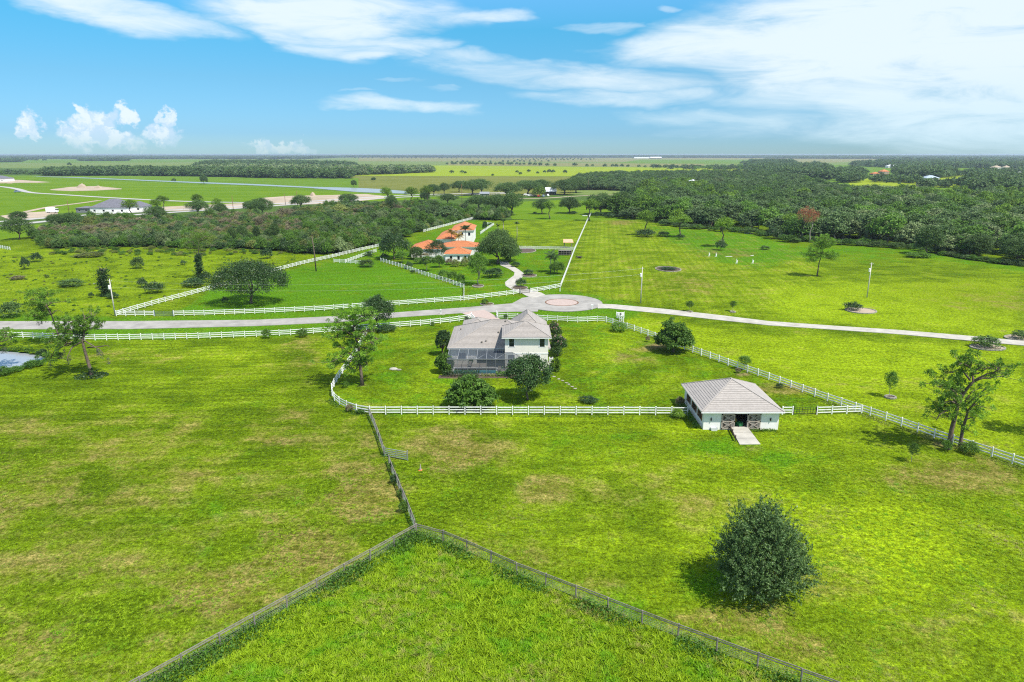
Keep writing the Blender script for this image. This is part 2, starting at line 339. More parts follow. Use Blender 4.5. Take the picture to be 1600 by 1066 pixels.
# ---- grass of the near pastures
def grassmat(name='pasture_grass', far=False):
    m, t, b = newmat(name); p = geopos(t)
    def at(n):
        a = t.nodes.new('ShaderNodeAttribute'); a.attribute_name = n; return a.outputs['Fac']
    big = nnoise(t, p, .018, 5, .55).outputs[0]; med = nnoise(t, p, .11, 6, .62, .4).outputs[0]
    med2 = nnoise(t, p, .33, 5, .65, .3).outputs[0]; fine = nnoise(t, p, 1.7, 5, .75).outputs[0]; vf = nnoise(t, p, 5.0, 3, .7).outputs[0]
    mp = t.nodes.new('ShaderNodeMapping'); mp.inputs['Scale'].default_value = (.16, 1.0, 1); mp.inputs['Rotation'].default_value = (0, 0, .12); t.links.new(p, mp.inputs[0])
    stk = nnoise(t, mp.outputs[0], .5, 4, .6).outputs[0]
    c = nmix(t, nrange(t, nmath(t, 'ADD', nmath(t, 'MULTIPLY', med, .6), nmath(t, 'MULTIPLY', stk, .4)), .38, .62), (.058, .098, .0030), (.118, .180, .0048))
    yel = nrange(t, nmath(t, 'ADD', at('yellow'), nmath(t, 'ADD', nmath(t, 'MULTIPLY', nmath(t, 'SUBTRACT', med, .5), .7), nmath(t, 'MULTIPLY', nmath(t, 'SUBTRACT', med2, .5), .7))), .05, .72)
    c = nmix(t, nmath(t, 'MULTIPLY', yel, .9), c, (.190, .268, .0060))
    lpat = nnoise(t, p, .17, 5, .66, .5).outputs[0]
    lush = nrange(t, nmath(t, 'ADD', at('lush'), nmath(t, 'ADD', nmath(t, 'MULTIPLY', nmath(t, 'SUBTRACT', med2, .5), 1.1), nmath(t, 'MULTIPLY', nmath(t, 'SUBTRACT', lpat, .5), 2.2))), .12, .80)
    c = nmix(t, nmath(t, 'MULTIPLY', lush, .92), c, (.062, .155, .0045))
    dn = nmath(t, 'ADD', nmath(t, 'MULTIPLY', med, .75), nmath(t, 'MULTIPLY', med2, .45))
    dry = nrange(t, nmath(t, 'ADD', nmath(t, 'SUBTRACT', dn, .60), nmath(t, 'MULTIPLY', at('dry'), .36)), .06, .30)
    dry = nmath(t, 'MULTIPLY', dry, nrange(t, fine, .30, .62, .45, 1.0))
    dcol = nmix(t, nrange(t, med2, .4, .6), (.110, .090, .022), (.205, .152, .055))
    c = nmix(t, nmath(t, 'MULTIPLY', dry, .82), c, dcol)
    bare = nrange(t, nmath(t, 'ADD', at('bare'), nmath(t, 'MULTIPLY', nmath(t, 'SUBTRACT', med2, .5), 1.2)), .35, .9)
    c = nmix(t, nmath(t, 'MULTIPLY', bare, .8), c, (.20, .145, .075))
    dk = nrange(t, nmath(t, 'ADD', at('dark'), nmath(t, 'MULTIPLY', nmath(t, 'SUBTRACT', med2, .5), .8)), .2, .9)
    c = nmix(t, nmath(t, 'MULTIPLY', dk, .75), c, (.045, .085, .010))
    # mowing lines: a coordinate across the mower's path, in metres
    mw = at('mow'); ma = at('mowamp')
    s1 = nmath(t, 'SINE', nmath(t, 'MULTIPLY', nmath(t, 'ADD', mw, nmath(t, 'MULTIPLY', med2, .5)), 2 * pi / 2.3))
    s2 = nmath(t, 'SINE', nmath(t, 'MULTIPLY', nmath(t, 'ADD', mw, nmath(t, 'MULTIPLY', med, 2)), 2 * pi / 7.1))
    st = nmath(t, 'MULTIPLY', nmath(t, 'MULTIPLY', nmath(t, 'ADD', nmath(t, 'MULTIPLY', s1, .65), nmath(t, 'MULTIPLY', s2, .35)), ma), nrange(t, med, .35, .6, .4, 1.0))
    k = nmath(t, 'ADD', 1.0, nmath(t, 'MULTIPLY', st, .25))
    k = nmath(t, 'MULTIPLY', k, nrange(t, fine, .32, .68, .34, 1.66, False))
    k = nmath(t, 'MULTIPLY', k, nrange(t, vf, .30, .70, .40, 1.60, False))
    k = nmath(t, 'MULTIPLY', k, nrange(t, big, .3, .7, .86, 1.14, False))
    n3 = t.nodes.new('ShaderNodeVectorMath'); n3.operation = 'SCALE'; t.links.new(c, n3.inputs[0]); t.links.new(k, n3.inputs['Scale'])
    t.links.new(n3.outputs[0], b.inputs['Base Color']); b.inputs['Roughness'].default_value = 1; b.inputs['Specular IOR Level'].default_value = .02
    h = nmath(t, 'ADD', nmath(t, 'MULTIPLY', fine, .7), nmath(t, 'MULTIPLY', vf, .3)); bump(t, b, h, .8, .18)
    return m
M['grass'] = grassmat()
def fieldmat(name, c0, c1, sx=.004, sy=.03, streak=.5):
    m, t, b = newmat(name); p = geopos(t)
    mp = t.nodes.new('ShaderNodeMapping'); mp.inputs['Scale'].default_value = (sx, sy, 1); t.links.new(p, mp.inputs[0])
    n = nnoise(t, mp.outputs[0], 1, 6, .65).outputs[0]; n2 = nnoise(t, p, .04, 6, .7).outputs[0]
    f = nmath(t, 'ADD', nmath(t, 'MULTIPLY', n, streak), nmath(t, 'MULTIPLY', n2, 1 - streak))
    c = nmix(t, nrange(t, f, .35, .65), c0, c1); t.links.new(c, b.inputs['Base Color']); b.inputs['Roughness'].default_value = 1; b.inputs['Specular IOR Level'].default_value = .01
    return m
M['f_green'] = fieldmat('green_far_pasture', (.075, .145, .012), (.115, .195, .018))
M['f_pale'] = fieldmat('pale_far_pasture', (.10, .155, .035), (.155, .195, .055))
M['f_yellow'] = fieldmat('yellow_far_pasture', (.17, .235, .012), (.235, .29, .018))
M['f_brown'] = fieldmat('olive_brown_field', (.105, .125, .025), (.155, .165, .040))
M['f_bright'] = fieldmat('bright_green_turf', (.075, .150, .007), (.120, .195, .010))
M['f_tan'] = fieldmat('tan_field', (.15, .155, .055), (.20, .195, .075))
M['f_dark'] = fieldmat('dark_marsh_green', (.045, .085, .018), (.075, .125, .025))
HAZE = 7e-5
# ------------------------------------------------------------------ ground
def sheet(name, pts, z, mat, kind='structure', thick=0.0, world=False):
    P = pts if world else [G(*p) for p in pts]
    mb = MB(); n = len(P)
    if thick:
        mb.prism(P, z - thick, z)
    else:
        mb.add([(x, y, z) for x, y in P], [tuple(range(n))])
    me = mb.mesh(name, mat)
    import bmesh
    bm = bmesh.new(); bm.from_mesh(me); bmesh.ops.recalc_face_normals(bm, faces=bm.faces)
    if not thick and bm.faces and list(bm.faces)[0].normal.z < 0: bmesh.ops.reverse_faces(bm, faces=bm.faces)
    bmesh.ops.triangulate(bm, faces=[f for f in bm.faces if len(f.verts) > 4]); bm.to_mesh(me); bm.free()
    o = link(name, me); o['kind'] = kind; return o
sheet('terrain', [(-22000, -350), (22000, -350), (22000, 23500), (-22000, 23500)], -0.45, M['f_green'], world=True)

def soft_poly(px, py, poly, soft):
    """signed-distance style mask of a polygon read off the photograph"""
    inside = np.zeros(px.shape, bool); dmin = np.full(px.shape, 1e9); n = len(poly)
    for i in range(n):
        x0, y0 = poly[i]; x1, y1 = poly[(i + 1) % n]
        c = ((y0 > py) != (y1 > py)) & (px < (x1 - x0) * (py - y0) / ((y1 - y0) or 1e-9) + x0); inside ^= c
        dx, dy = x1 - x0, y1 - y0; t = np.clip(((px - x0) * dx + (py - y0) * dy) / (dx * dx + dy * dy + 1e-9), 0, 1)
        dmin = np.minimum(dmin, np.hypot(px - x0 - t * dx, (py - y0 - t * dy) * 2.0))
    s = np.where(inside, dmin, -dmin); return np.clip(.5 + s / (2 * soft), 0, 1)
YARD = [(578, 648), (560, 645), (540, 638), (527, 631), (519, 622), (518, 613), (521, 606), (530, 590), (540, 577), (556, 553), (573, 520), (610, 512), (705, 504), (737, 499), (780, 497), (844, 500), (942, 502), (990, 517), (1071, 547), (1216, 600), (1350, 644), (1275, 647), (1072, 648)]
LAWN = [(272, 492), (330, 452), (440, 424), (522, 410), (595, 410), (725, 452), (725, 469), (625, 476), (412, 489)]
VILLA = [(440, 424), (592, 385), (740, 342), (772, 350), (812, 388), (898, 390), (876, 449), (820, 459), (725, 469), (725, 452), (595, 410)]
PADDOCK = [(650, 836), (700, 848), (1296, 1110), (900, 1300), (100, 1300), (217, 1085)]
RFIELD = [(925, 332), (1180, 362), (1300, 420), (1200, 500), (941, 476), (876, 449)]
def near_ground():
    xs = np.arange(-236, 268, 1.4); ys = np.concatenate([np.arange(30, 140, 1.0), np.arange(140, 420, 1.6)])
    X, Y = np.meshgrid(xs, ys); D = Y * cp + CAM_H * sp
    px = 800 + FPX * X / D; py = 533 - FPX * (-CAM_H * cp + Y * sp) / D
    def bl(lst):
        o = np.zeros(X.shape)
        for (a, b, rx, ry, s) in lst: o = np.maximum(o, s * np.exp(-(((px - a) / rx) ** 2 + ((py - b) / ry) ** 2)))
        return o
    rs = np.random.RandomState(3)
    lush = np.maximum.reduce([.80 * soft_poly(px, py, LAWN, 6), .55 * soft_poly(px, py, VILLA, 8), .28 * soft_poly(px, py, YARD, 10), .42 * soft_poly(px, py, PADDOCK, 14),
        .75 * soft_poly(px, py, [(-60, 492), (180, 494), (272, 494), (725, 471), (820, 460), (876, 452), (905, 455), (1000, 476), (1000, 500), (850, 500), (700, 505), (400, 528), (-60, 532)], 10),
        .75 * soft_poly(px, py, [(1010, 352), (1180, 364), (1240, 384), (1420, 386), (1600, 415), (1600, 426), (1400, 396), (1280, 398), (1180, 420), (1120, 408), (1040, 374)], 14),
        bl([(1110, 905, 50, 30, .9), (1190, 960, 80, 20, .6), (560, 990, 120, 60, .75), (480, 1000, 60, 40, .5), (900, 690, 50, 16, .7), (1230, 715, 60, 18, .7), (1120, 700, 90, 16, .6), (950, 950, 60, 40, .5), (330, 800, 70, 22, .45), (640, 860, 50, 40, .5),
            (700, 600, 60, 20, .5), (870, 560, 40, 40, .4), (1350, 400, 80, 14, .4), (380, 470, 60, 8, .5), (620, 745, 30, 12, .6), (1000, 680, 50, 8, .6), (790, 640, 200, 6, .4)])])
    yel = np.maximum.reduce([.50 * soft_poly(px, py, [(1180, 520), (1600, 540), (1600, 725), (1350, 644), (1100, 556), (990, 517), (960, 486)], 14), .52 * soft_poly(px, py, [(1180, 440), (1600, 430), (1600, 530), (1200, 500)], 25),
        .22 * soft_poly(px, py, RFIELD, 20), .2 * soft_poly(px, py, PADDOCK, 20),
        bl([(1380, 860, 160, 110, .75), (1100, 800, 140, 70, .5), (1500, 900, 120, 120, .35), (930, 850, 120, 60, .3), (1300, 660, 160, 14, .5), (1100, 668, 160, 12, .6), (800, 655, 260, 8, .45), (600, 865, 60, 24, .45), (250, 700, 220, 60, .28), (350, 560, 200, 30, .3), (460, 720, 100, 40, .3),
            (700, 580, 60, 50, .4), (960, 550, 80, 40, .5), (1400, 450, 180, 20, .5), (1000, 340, 30, 6, .2), (1250, 800, 140, 60, .5), (520, 560, 40, 30, .4), (780, 990, 120, 50, .3), (1350, 720, 120, 16, .45)])])
    dry = bl([(720, 705, 80, 40, .95), (560, 770, 70, 70, .95), (470, 860, 90, 50, .9), (330, 930, 120, 50, .85), (430, 690, 80, 14, .7), (300, 690, 60, 14, .6), (1160, 970, 120, 30, 1.0), (1260, 1010, 90, 24, .95), (1500, 745, 130, 30, .95), (1090, 790, 80, 30, .7), (1000, 780, 120, 40, .6),
        (860, 760, 60, 30, .7), (990, 1035, 70, 20, .8), (895, 1050, 50, 20, .7), (1300, 900, 120, 60, .45), (150, 780, 140, 40, .6), (120, 880, 140, 50, .5), (60, 1000, 120, 50, .6), (970, 348, 24, 5, .9), (1120, 600, 30, 8, .4), (1200, 610, 90, 10, .8), (1020, 545, 30, 10, .9),
        (1130, 395, 60, 12, .5), (1080, 440, 70, 30, .5), (470, 560, 40, 40, .6), (450, 650, 60, 20, .5), (1450, 640, 120, 50, .3), (1550, 470, 90, 20, .4), (1090, 800, 60, 40, .5), (200, 560, 100, 14, .4), (1000, 560, 60, 18, .45), (820, 870, 70, 26, .5), (950, 910, 60, 24, .5), (1430, 1000, 160, 40, .4), (580, 690, 40, 40, .55)])
    yel = np.maximum(yel, .30 * soft_poly(px, py, [(0, 385), (330, 395), (500, 400), (420, 425), (180, 490), (-60, 496), (-60, 385)], 12)); yel = np.maximum(yel, .30 * soft_poly(px, py, RFIELD, 20)); yel = np.maximum(yel, .16 * soft_poly(px, py, YARD, 10)); yel = np.maximum(yel, .26 * soft_poly(px, py, [(740, 345), (925, 334), (898, 388), (812, 386)], 6))
    yel = np.maximum(yel, .30 * soft_poly(px, py, [(660, 655), (1240, 655), (1640, 745), (1640, 1066), (1300, 1066), (700, 850)], 30) * np.clip((px - 650) / 400, 0, 1))
    dry = np.maximum(dry, .36 * soft_poly(px, py, [(-60, 640), (560, 650), (600, 760), (645, 830), (217, 1066), (-60, 1066)], 40))
    dry = np.maximum(dry, .18 * soft_poly(px, py, RFIELD, 30)) * (1 - .9 * soft_poly(px, py, LAWN, 6))
    bare = bl([(1172, 702, 30, 7, .65), (1112, 677, 22, 4, .5), (1200, 678, 30, 4, .4), (658, 838, 14, 5, .5), (612, 722, 16, 7, .5), (1240, 655, 24, 5, .5), (738, 640, 30, 4, .35), (824, 628, 16, 5, .5), (745, 498, 10, 3, .4), (665, 600, 20, 5, .5), (735, 590, 60, 4, .8), (1024, 540, 36, 8, .7), (1160, 586, 14, 5, .9), (1062, 628, 8, 6, 1), (1470, 694, 24, 8, .8), (610, 650, 14, 6, .4), (562, 642, 12, 4, .8), (1420, 725, 18, 6, .6), (885, 618, 14, 4, .4), (568, 602, 16, 4, .8), (800, 590, 80, 3, .5), (1195, 600, 30, 4, .5)])
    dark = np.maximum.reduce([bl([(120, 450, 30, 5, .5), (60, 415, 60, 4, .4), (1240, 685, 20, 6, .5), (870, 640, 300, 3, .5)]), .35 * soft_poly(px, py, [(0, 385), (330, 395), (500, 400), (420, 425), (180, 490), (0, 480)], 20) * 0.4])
    # mowing coordinate
    mow = np.zeros(X.shape); amp = np.zeros(X.shape)
    def region(mask, coord, a):
        k = mask > .5
        mow[k] = coord[k]; np.copyto(amp, np.where(k, a * mask, amp))
    region(soft_poly(px, py, [(-80, 530), (520, 530), (560, 650), (600, 760), (645, 830), (217, 1066), (-80, 1066)], 10), Y - .10 * X, .75)
    region(soft_poly(px, py, [(590, 655), (1070, 655), (1238, 655), (1600, 740), (1600, 1066), (1300, 1066), (655, 830)], 10), Y + .42 * X, .55)
    region(soft_poly(px, py, YARD, 6), np.hypot((X - 2) * .8, Y - 125), .7)
    region(soft_poly(px, py, [(960, 486), (1600, 545), (1600, 725), (1350, 644), (1071, 547)], 8), Y + .30 * X, .45)
    region(soft_poly(px, py, LAWN, 4), Y - .55 * X, .7)
    region(soft_poly(px, py, VILLA, 4), Y + .5 * X, .6)
    region(soft_poly(px, py, [(760, 340), (925, 332), (898, 388), (812, 386)], 4), .8 * X + .6 * Y, .9)
    region(soft_poly(px, py, RFIELD, 5), X - .13 * Y, .62)
    region(soft_poly(px, py, [(180, 493), (330, 452), (440, 424), (430, 430), (272, 492)], 3), X * .6 + Y, .9)
    V = np.stack([X, Y, np.zeros_like(X) + .05 * np.sin(X * .11) * np.cos(Y * .09)], -1).reshape(-1, 3)
    ny, nx = X.shape; i = np.arange(nx - 1); j = np.arange(ny - 1); I, J = np.meshgrid(i, j); a = (J * nx + I).ravel()
    Q = np.stack([a, a + 1, a + nx + 1, a + nx], -1)
    # leave the pond open
    PW = np.array([G(*p) for p in POND])
    cx = X[:-1, :-1].ravel() + .7; cy = Y[:-1, :-1].ravel() + .5
    ins = np.zeros(len(cx), bool); n = len(PW)
    for k in range(n):
        x0, y0 = PW[k]; x1, y1 = PW[(k + 1) % n]
        ins ^= ((y0 > cy) != (y1 > cy)) & (cx < (x1 - x0) * (cy - y0) / ((y1 - y0) or 1e-9) + x0)
    me = npmesh('ground', V, Q[~ins], [M['grass']], smooth=True)
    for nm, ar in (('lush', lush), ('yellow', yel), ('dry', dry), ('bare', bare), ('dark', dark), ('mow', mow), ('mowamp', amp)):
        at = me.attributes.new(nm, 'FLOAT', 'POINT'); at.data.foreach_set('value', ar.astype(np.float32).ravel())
    o = link('ground', me); o['kind'] = 'structure'
POND = [(-40, 545), (0, 546), (35, 549), (60, 553), (74, 558), (68, 563), (52, 567), (38, 572), (15, 577), (-5, 581), (-40, 584)]
near_ground()
# pond: water half a metre below the bank, earth banks round it
PW = [G(*p) for p in POND]; cxp = sum(p[0] for p in PW) / len(PW); cyp = sum(p[1] for p in PW) / len(PW)
def grow(P, c, k): return [(c[0] + (x - c[0]) * k, c[1] + (y - c[1]) * k) for x, y in P]
sheet('pond_water', grow(PW, (cxp, cyp), 1.12), -0.32, M['pond'], world=True)
mb = MB(); A = grow(PW, (cxp, cyp), 1.10); B = grow(PW, (cxp, cyp), .96); n = len(A)
mb.add([(x, y, .06) for x, y in A] + [(x, y, -.4) for x, y in B], [(i, (i + 1) % n, n + (i + 1) % n, n + i) for i in range(n)])
mb.build('pond_bank', M['weed'])['kind'] = 'structure'

def band(name, top, bot, z, mat, thick=.10):
    return sheet(name, top + bot[::-1], z, mat, thick=thick)
def strip_line(name, pts, w, z, mat, thick=.08, world=False):
    """a road of width w metres along a line of photograph points"""
    P = pts if world else [G(*p) for p in pts]; P = [mathutils.Vector(p) for p in P]
    # smooth
    for _ in range(2):
        Qs = [P[0]]
        for a, b in zip(P[:-1], P[1:]): Qs += [a * .75 + b * .25, a * .25 + b * .75]
        P = Qs + [P[-1]]
    L, Rr = [], []
    for i, p in enumerate(P):
        d = (P[min(i + 1, len(P) - 1)] - P[max(i - 1, 0)]).normalized(); q = mathutils.Vector((-d.y, d.x)) * (w / 2)
        L.append(p + q); Rr.append(p - q)
    mb = MB(); n = len(P)
    mb.add([(v.x, v.y, z) for v in L] + [(v.x, v.y, z) for v in Rr] + [(v.x, v.y, z - thick) for v in L] + [(v.x, v.y, z - thick) for v in Rr],
           [f for i in range(n - 1) for f in ((i, n + i, n + i + 1, i + 1), (i, i + 1, 2 * n + i + 1, 2 * n + i), (n + i, 3 * n + i, 3 * n + i + 1, n + i + 1))])
    o = mb.build(name, mat); o['kind'] = 'structure'; return o
Z1, Z2 = .09, .105
band('road', [(-60, 502.5), (0, 502.5), (200, 502.3), (400, 500.3), (520, 494.8), (620, 488.6), (725, 481), (800, 474.5), (822, 470)],
     [(-60, 515.5), (0, 515), (200, 514.6), (400, 509.8), (520, 504.2), (620, 496.3), (725, 489.6), (800, 487.5), (840, 487)], Z1, M['asphalt'])
CX, CY = 13.45, 180.6
def disc(name, r, z, mat, n=48, thick=.1, r0=None):
    mb = MB()
    if r0 is None: mb.prism([(CX + r * cos(2 * pi * k / n), CY + r * sin(2 * pi * k / n)) for k in range(n)], z - thick, z)
    else:
        mb.add([(CX + q * cos(2 * pi * k / n), CY + q * sin(2 * pi * k / n), zz) for (q, zz) in ((r0, z), (r, z), (r, z - thick), (r0, z - thick)) for k in range(n)],
               [(a * n + k, ((a + 1) % 4) * n + k, ((a + 1) % 4) * n + (k + 1) % n, a * n + (k + 1) % n) for a in range(4) for k in range(n)])
    o = mb.build(name, mat); o['kind'] = 'structure'; return o
disc('cul_de_sac', 10.9, Z1 + .012, M['asphalt'])
disc('island_paving', 4.2, Z1 + .03, M['paver'])
disc('island_kerb', 4.55, Z1 + .05, M['brownwood'], r0=4.2)
sheet('approach_road', [(700, 485.5), (770, 478), (800, 474.6), (816, 466), (850, 461), (840, 487.1), (800, 487.4), (735, 488.8)], Z1 + .006, M['asphalt'], thick=.1)
band('concrete_path', [(934, 475.3), (960, 476.3), (1040, 483.5), (1120, 492.5), (1200, 502.3), (1300, 509.5), (1400, 516), (1500, 524.2), (1600, 533.5), (1680, 540)],
     [(934, 482.3), (950, 482.2), (1040, 491), (1120, 500.2), (1200, 508.7), (1300, 515.5), (1400, 522.4), (1500, 531.5), (1600, 540.5), (1680, 548)], Z1 + .02, M['concrete'])
sheet('villa_driveway', [(852, 461.2), (846, 458), (829, 453.5), (812, 449.5), (807, 446), (806, 443), (812, 437), (818, 431.5), (818, 427), (808, 420), (797, 414), (793, 409.5), (781, 409.5), (782, 415),
    (795, 420.5), (804, 426), (803, 431), (796, 436), (789, 441.5), (790, 447), (799, 452.5), (812, 457), (822, 462.5), (832, 467)], Z1 + .024, M['concrete'], thick=.1)
sheet('paver_driveway', [(722, 490.2), (738, 486.5), (757, 485), (764, 488.5), (772, 493), (781, 499), (788, 506), (745, 512), (743, 503), (738, 497)], Z1 + .018, M['paver'], thick=.1)
# track across the lawn and trodden lines
# ---- far landscape (sheets a few centimetres apart, farther ones lower)
def fs(name, pts, z, mat): return sheet(name, pts, z, M[mat])
fs('far_field', [(-400, 243.2), (2000, 243.2), (2000, 270), (1250, 268), (-400, 262)], -.40, 'f_pale')
fs('far_field', [(-200, 254), (560, 252), (700, 262), (640, 276), (-200, 268)], -.37, 'f_pale')
fs('far_field', [(-200, 250.5), (120, 249), (480, 250), (240, 254), (-200, 255)], -.35, 'f_green')
fs('far_field', [(540, 259.5), (700, 258.5), (1040, 262), (1250, 264), (1500, 275), (700, 275), (540, 276)], -.34, 'f_yellow')
fs('far_field', [(560, 244.5), (1250, 244.5), (1400, 249), (1300, 254), (560, 252)], -.355, 'f_tan')
fs('far_field', [(1000, 249.5), (1180, 249.5), (1180, 255.5), (960, 255.5)], -.33, 'f_green')
fs('far_field', [(700, 254), (1100, 256), (1100, 261), (700, 258.5)], -.325, 'f_tan')
fs('far_field', [(490, 275), (560, 274.5), (1000, 276), (1100, 283), (900, 315), (700, 304), (560, 293), (400, 285)], -.32, 'f_brown')
fs('far_field', [(-200, 268), (180, 275), (420, 277), (560, 278), (560, 297), (400, 290), (200, 282), (-200, 280)], -.30, 'f_green')
fs('far_field', [(-300, 277), (60, 277), (200, 284), (400, 291.5), (560, 303), (760, 305), (760, 330), (-300, 345)], -.28, 'f_bright')
fs('far_field', [(-300, 262), (70, 263), (70, 274), (-300, 274)], -.29, 'f_dark')
fs('far_field', [(1250, 256), (1500, 262), (1700, 268), (1700, 300), (1320, 294), (1270, 276)], -.31, 'f_green')
fs('far_field', [(1320, 277), (1480, 285), (1510, 292), (1330, 291)], -.29, 'f_yellow')
fs('far_field', [(1420, 262), (1540, 262), (1560, 268), (1490, 273)], -.29, 'f_bright')
fs('far_field', [(1460, 272), (1510, 272), (1505, 292), (1480, 292)], -.28, 'f_yellow')
fs('far_field', [(-300, 348), (800, 306), (1000, 300), (1250, 300), (1700, 330), (1700, 430), (1000, 352), (820, 342), (500, 350), (-300, 400)], -.26, 'f_dark')
fs('far_field', [(790, 316), (880, 312), (1000, 318), (1010, 350), (800, 342)], -.22, 'f_bright')
fs('far_field', [(900, 297), (1000, 297), (1020, 303), (960, 306), (890, 303)], -.22, 'f_pale')
fs('far_field', [(320, 334), (380, 333), (400, 341), (330, 341)], -.20, 'f_bright')
fs('far_field', [(-300, 355), (80, 350), (84, 376), (60, 392), (-300, 420)], -.20, 'f_bright')
fs('far_field', [(540, 330), (690, 331), (660, 345), (560, 342)], -.20, 'f_bright')
band('canal_water', [(50, 275), (110, 276.5), (200, 280), (300, 284), (400, 287.5), (480, 291.5), (560, 293.5), (600, 295.5), (640, 299)],
     [(60, 275.8), (110, 277.5), (200, 281.2), (300, 285.6), (400, 289.6), (480, 293.2), (560, 300), (600, 301.5), (640, 302.5)], -.2, M['canal'], thick=.02)
band('sand_lot', [(78, 296), (110, 292), (150, 290.5), (190, 294.5)], [(80, 297), (110, 298.5), (150, 297.5), (190, 295.5)], -.16, M['sand'], thick=.05)
band('sand_lot', [(410, 309), (450, 306), (520, 304.5), (570, 303), (600, 306)], [(410, 318), (450, 320), (520, 318), (570, 313), (600, 310)], -.16, M['sand'], thick=.05)
band('sand_lot', [(0, 337), (40, 332), (90, 329)], [(20, 345), (50, 343), (90, 338)], -.16, M['sand'], thick=.05)
band('sand_lot', [(-20, 281.5), (30, 281), (80, 284.5)], [(-20, 287), (30, 285.5), (60, 285.5)], -.16, M['sand'], thick=.05)
band('sand_lot', [(250, 323), (340, 319), (420, 315.5)], [(250, 330), (340, 327), (420, 320)], -.17, M['sand'], thick=.05)
strip_line('far_road', [(-60, 288), (0, 291), (28, 295), (44, 301), (90, 303.5), (150, 307.5), (230, 312), (300, 315), (400, 316.5)], 7, -.12, M['farroad'])
strip_line('far_road', [(30, 333), (75, 323), (120, 318), (155, 313)], 5, -.13, M['sand'])
strip_line('highway', [(-80, 357), (0, 353), (60, 346.5), (130, 340.5), (200, 336), (292, 330), (375, 325), (470, 318.5), (560, 312), (640, 307), (720, 305), (800, 302)], 8, -.10, M['farroad'])
strip_line('highway', [(-80, 350), (0, 346.5), (60, 341), (130, 336), (200, 332), (292, 326.5), (375, 322), (470, 315.5), (560, 309.3), (640, 304.3), (720, 302.5), (800, 300.5)], 8, -.10, M['farroad'])
strip_line('farm_track', [(795, 310), (850, 310), (900, 306), (960, 304), (1040, 305)], 5, -.12, M['sand'])
strip_line('farm_track', [(-40, 382), (0, 386), (20, 389)], 5, -.1, M['farroad'])

# ------------------------------------------------------------------ plants: generators
def unit(v): return v / (np.linalg.norm(v, axis=-1, keepdims=True) + 1e-9)
def leaves(P, Nn, L, W, rs, tint):
    n = len(P); t = unit(np.cross(Nn, rs.normal(size=(n, 3)))); b = np.cross(Nn, t)
    l = (L * (.6 + .8 * rs.rand(n)))[:, None]; w = (W * (.6 + .8 * rs.rand(n)))[:, None]
    V = np.stack([P - t * l / 2, P + b * w / 2 - Nn * l * .08, P + t * l / 2, P - b * w / 2 - Nn * l * .08], 1).reshape(-1, 3)
    Q = np.arange(4 * n).reshape(-1, 4); return V, Q, tint
def crown_pts(lobes, ncl, per, rc, rs, inner=.75, zmin=-.5, gap=None):
    lb = np.array(lobes, float); area = (lb[:, 3] * lb[:, 4] + lb[:, 3] * lb[:, 5]); k = rs.choice(len(lb), size=ncl * 3, p=area / area.sum())
    d = unit(rs.normal(size=(ncl * 3, 3))); ok = d[:, 2] > zmin; k, d = k[ok], d[ok]
    u = .80 + .24 * rs.rand(len(d)); C = lb[k, :3] + d * lb[k, 3:] * u[:, None]
    keep = np.ones(len(C), bool)
    for q in lb:
        r = np.linalg.norm((C - q[:3]) / q[3:], axis=1); keep &= r > inner
    C, d = C[keep][:ncl], d[keep][:ncl]
    # lumpiness: push clumps in and out so that the surface breaks up
    C = C + d * (rs.rand(len(C), 1) - .5) * rc * 1.3
    n = len(C); P = np.repeat(C, per, 0) + rs.normal(size=(n * per, 3)) * rc * np.array([1, 1, .75]); out = np.repeat(d, per, 0)
    ct = np.repeat(rs.rand(n), per); return P, out, ct
def crown_mesh(name, lobes, ncl, per, rc, L, mat, seed, W=None, up=.35, inner=.75, zmin=-.5, core=None, rnd=.9, zfloor=None):
    rs = np.random.RandomState(seed); P, out, ct = crown_pts(lobes, ncl, per, rc, rs, inner, zmin)
    if core:
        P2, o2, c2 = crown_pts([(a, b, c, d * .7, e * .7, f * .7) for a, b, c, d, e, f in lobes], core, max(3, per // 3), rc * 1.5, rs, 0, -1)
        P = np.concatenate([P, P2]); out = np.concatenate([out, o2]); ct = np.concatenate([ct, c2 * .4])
    if zfloor is not None: P[:, 2] = np.where(P[:, 2] < zfloor, zfloor + rs.rand(len(P)) * .3, P[:, 2])
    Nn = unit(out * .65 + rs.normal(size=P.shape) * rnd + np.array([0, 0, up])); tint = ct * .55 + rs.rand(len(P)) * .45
    V, Q, tint = leaves(P, Nn, L, W or L * .55, rs, tint); return npmesh(name, V, Q, [mat] if not isinstance(mat, list) else mat, tint)
def trunk_mesh(name, h, r, tips, mat, seed, bend=.3, fork=.55, sides=7):
    rd = random.Random(seed); mb = MB(); n = 5
    p = [(bend * h * .12 * sin(i * 1.3 + seed), bend * h * .12 * cos(i * 1.7 + seed) - bend * h * .12 * cos(seed), h * fork * i / n) for i in range(n + 1)]
    mb.tube([(x * (i / n), y * (i / n), z) for i, (x, y, z) in enumerate(p)], [r * (1.35 if i == 0 else 1 - .35 * i / n) for i in range(n + 1)], sides)
    top = mathutils.Vector((p[-1][0], p[-1][1], p[-1][2]))
    for (x, y, z) in tips:
        t = mathutils.Vector((x, y, z)); s = top * rd.uniform(.75, 1.0); s.x = top.x; s.y = top.y
        m1 = s.lerp(t, .4) + mathutils.Vector((rd.uniform(-1, 1), rd.uniform(-1, 1), rd.uniform(-.5, 1))) * h * .03; m2 = s.lerp(t, .75) + mathutils.Vector((rd.uniform(-1, 1), rd.uniform(-1, 1), rd.uniform(-1, 1))) * h * .03
        mb.tube([s, m1, m2, t], [r * .55, r * .38, r * .22, r * .07], 5)
    return mb.mesh(name, mat, True)
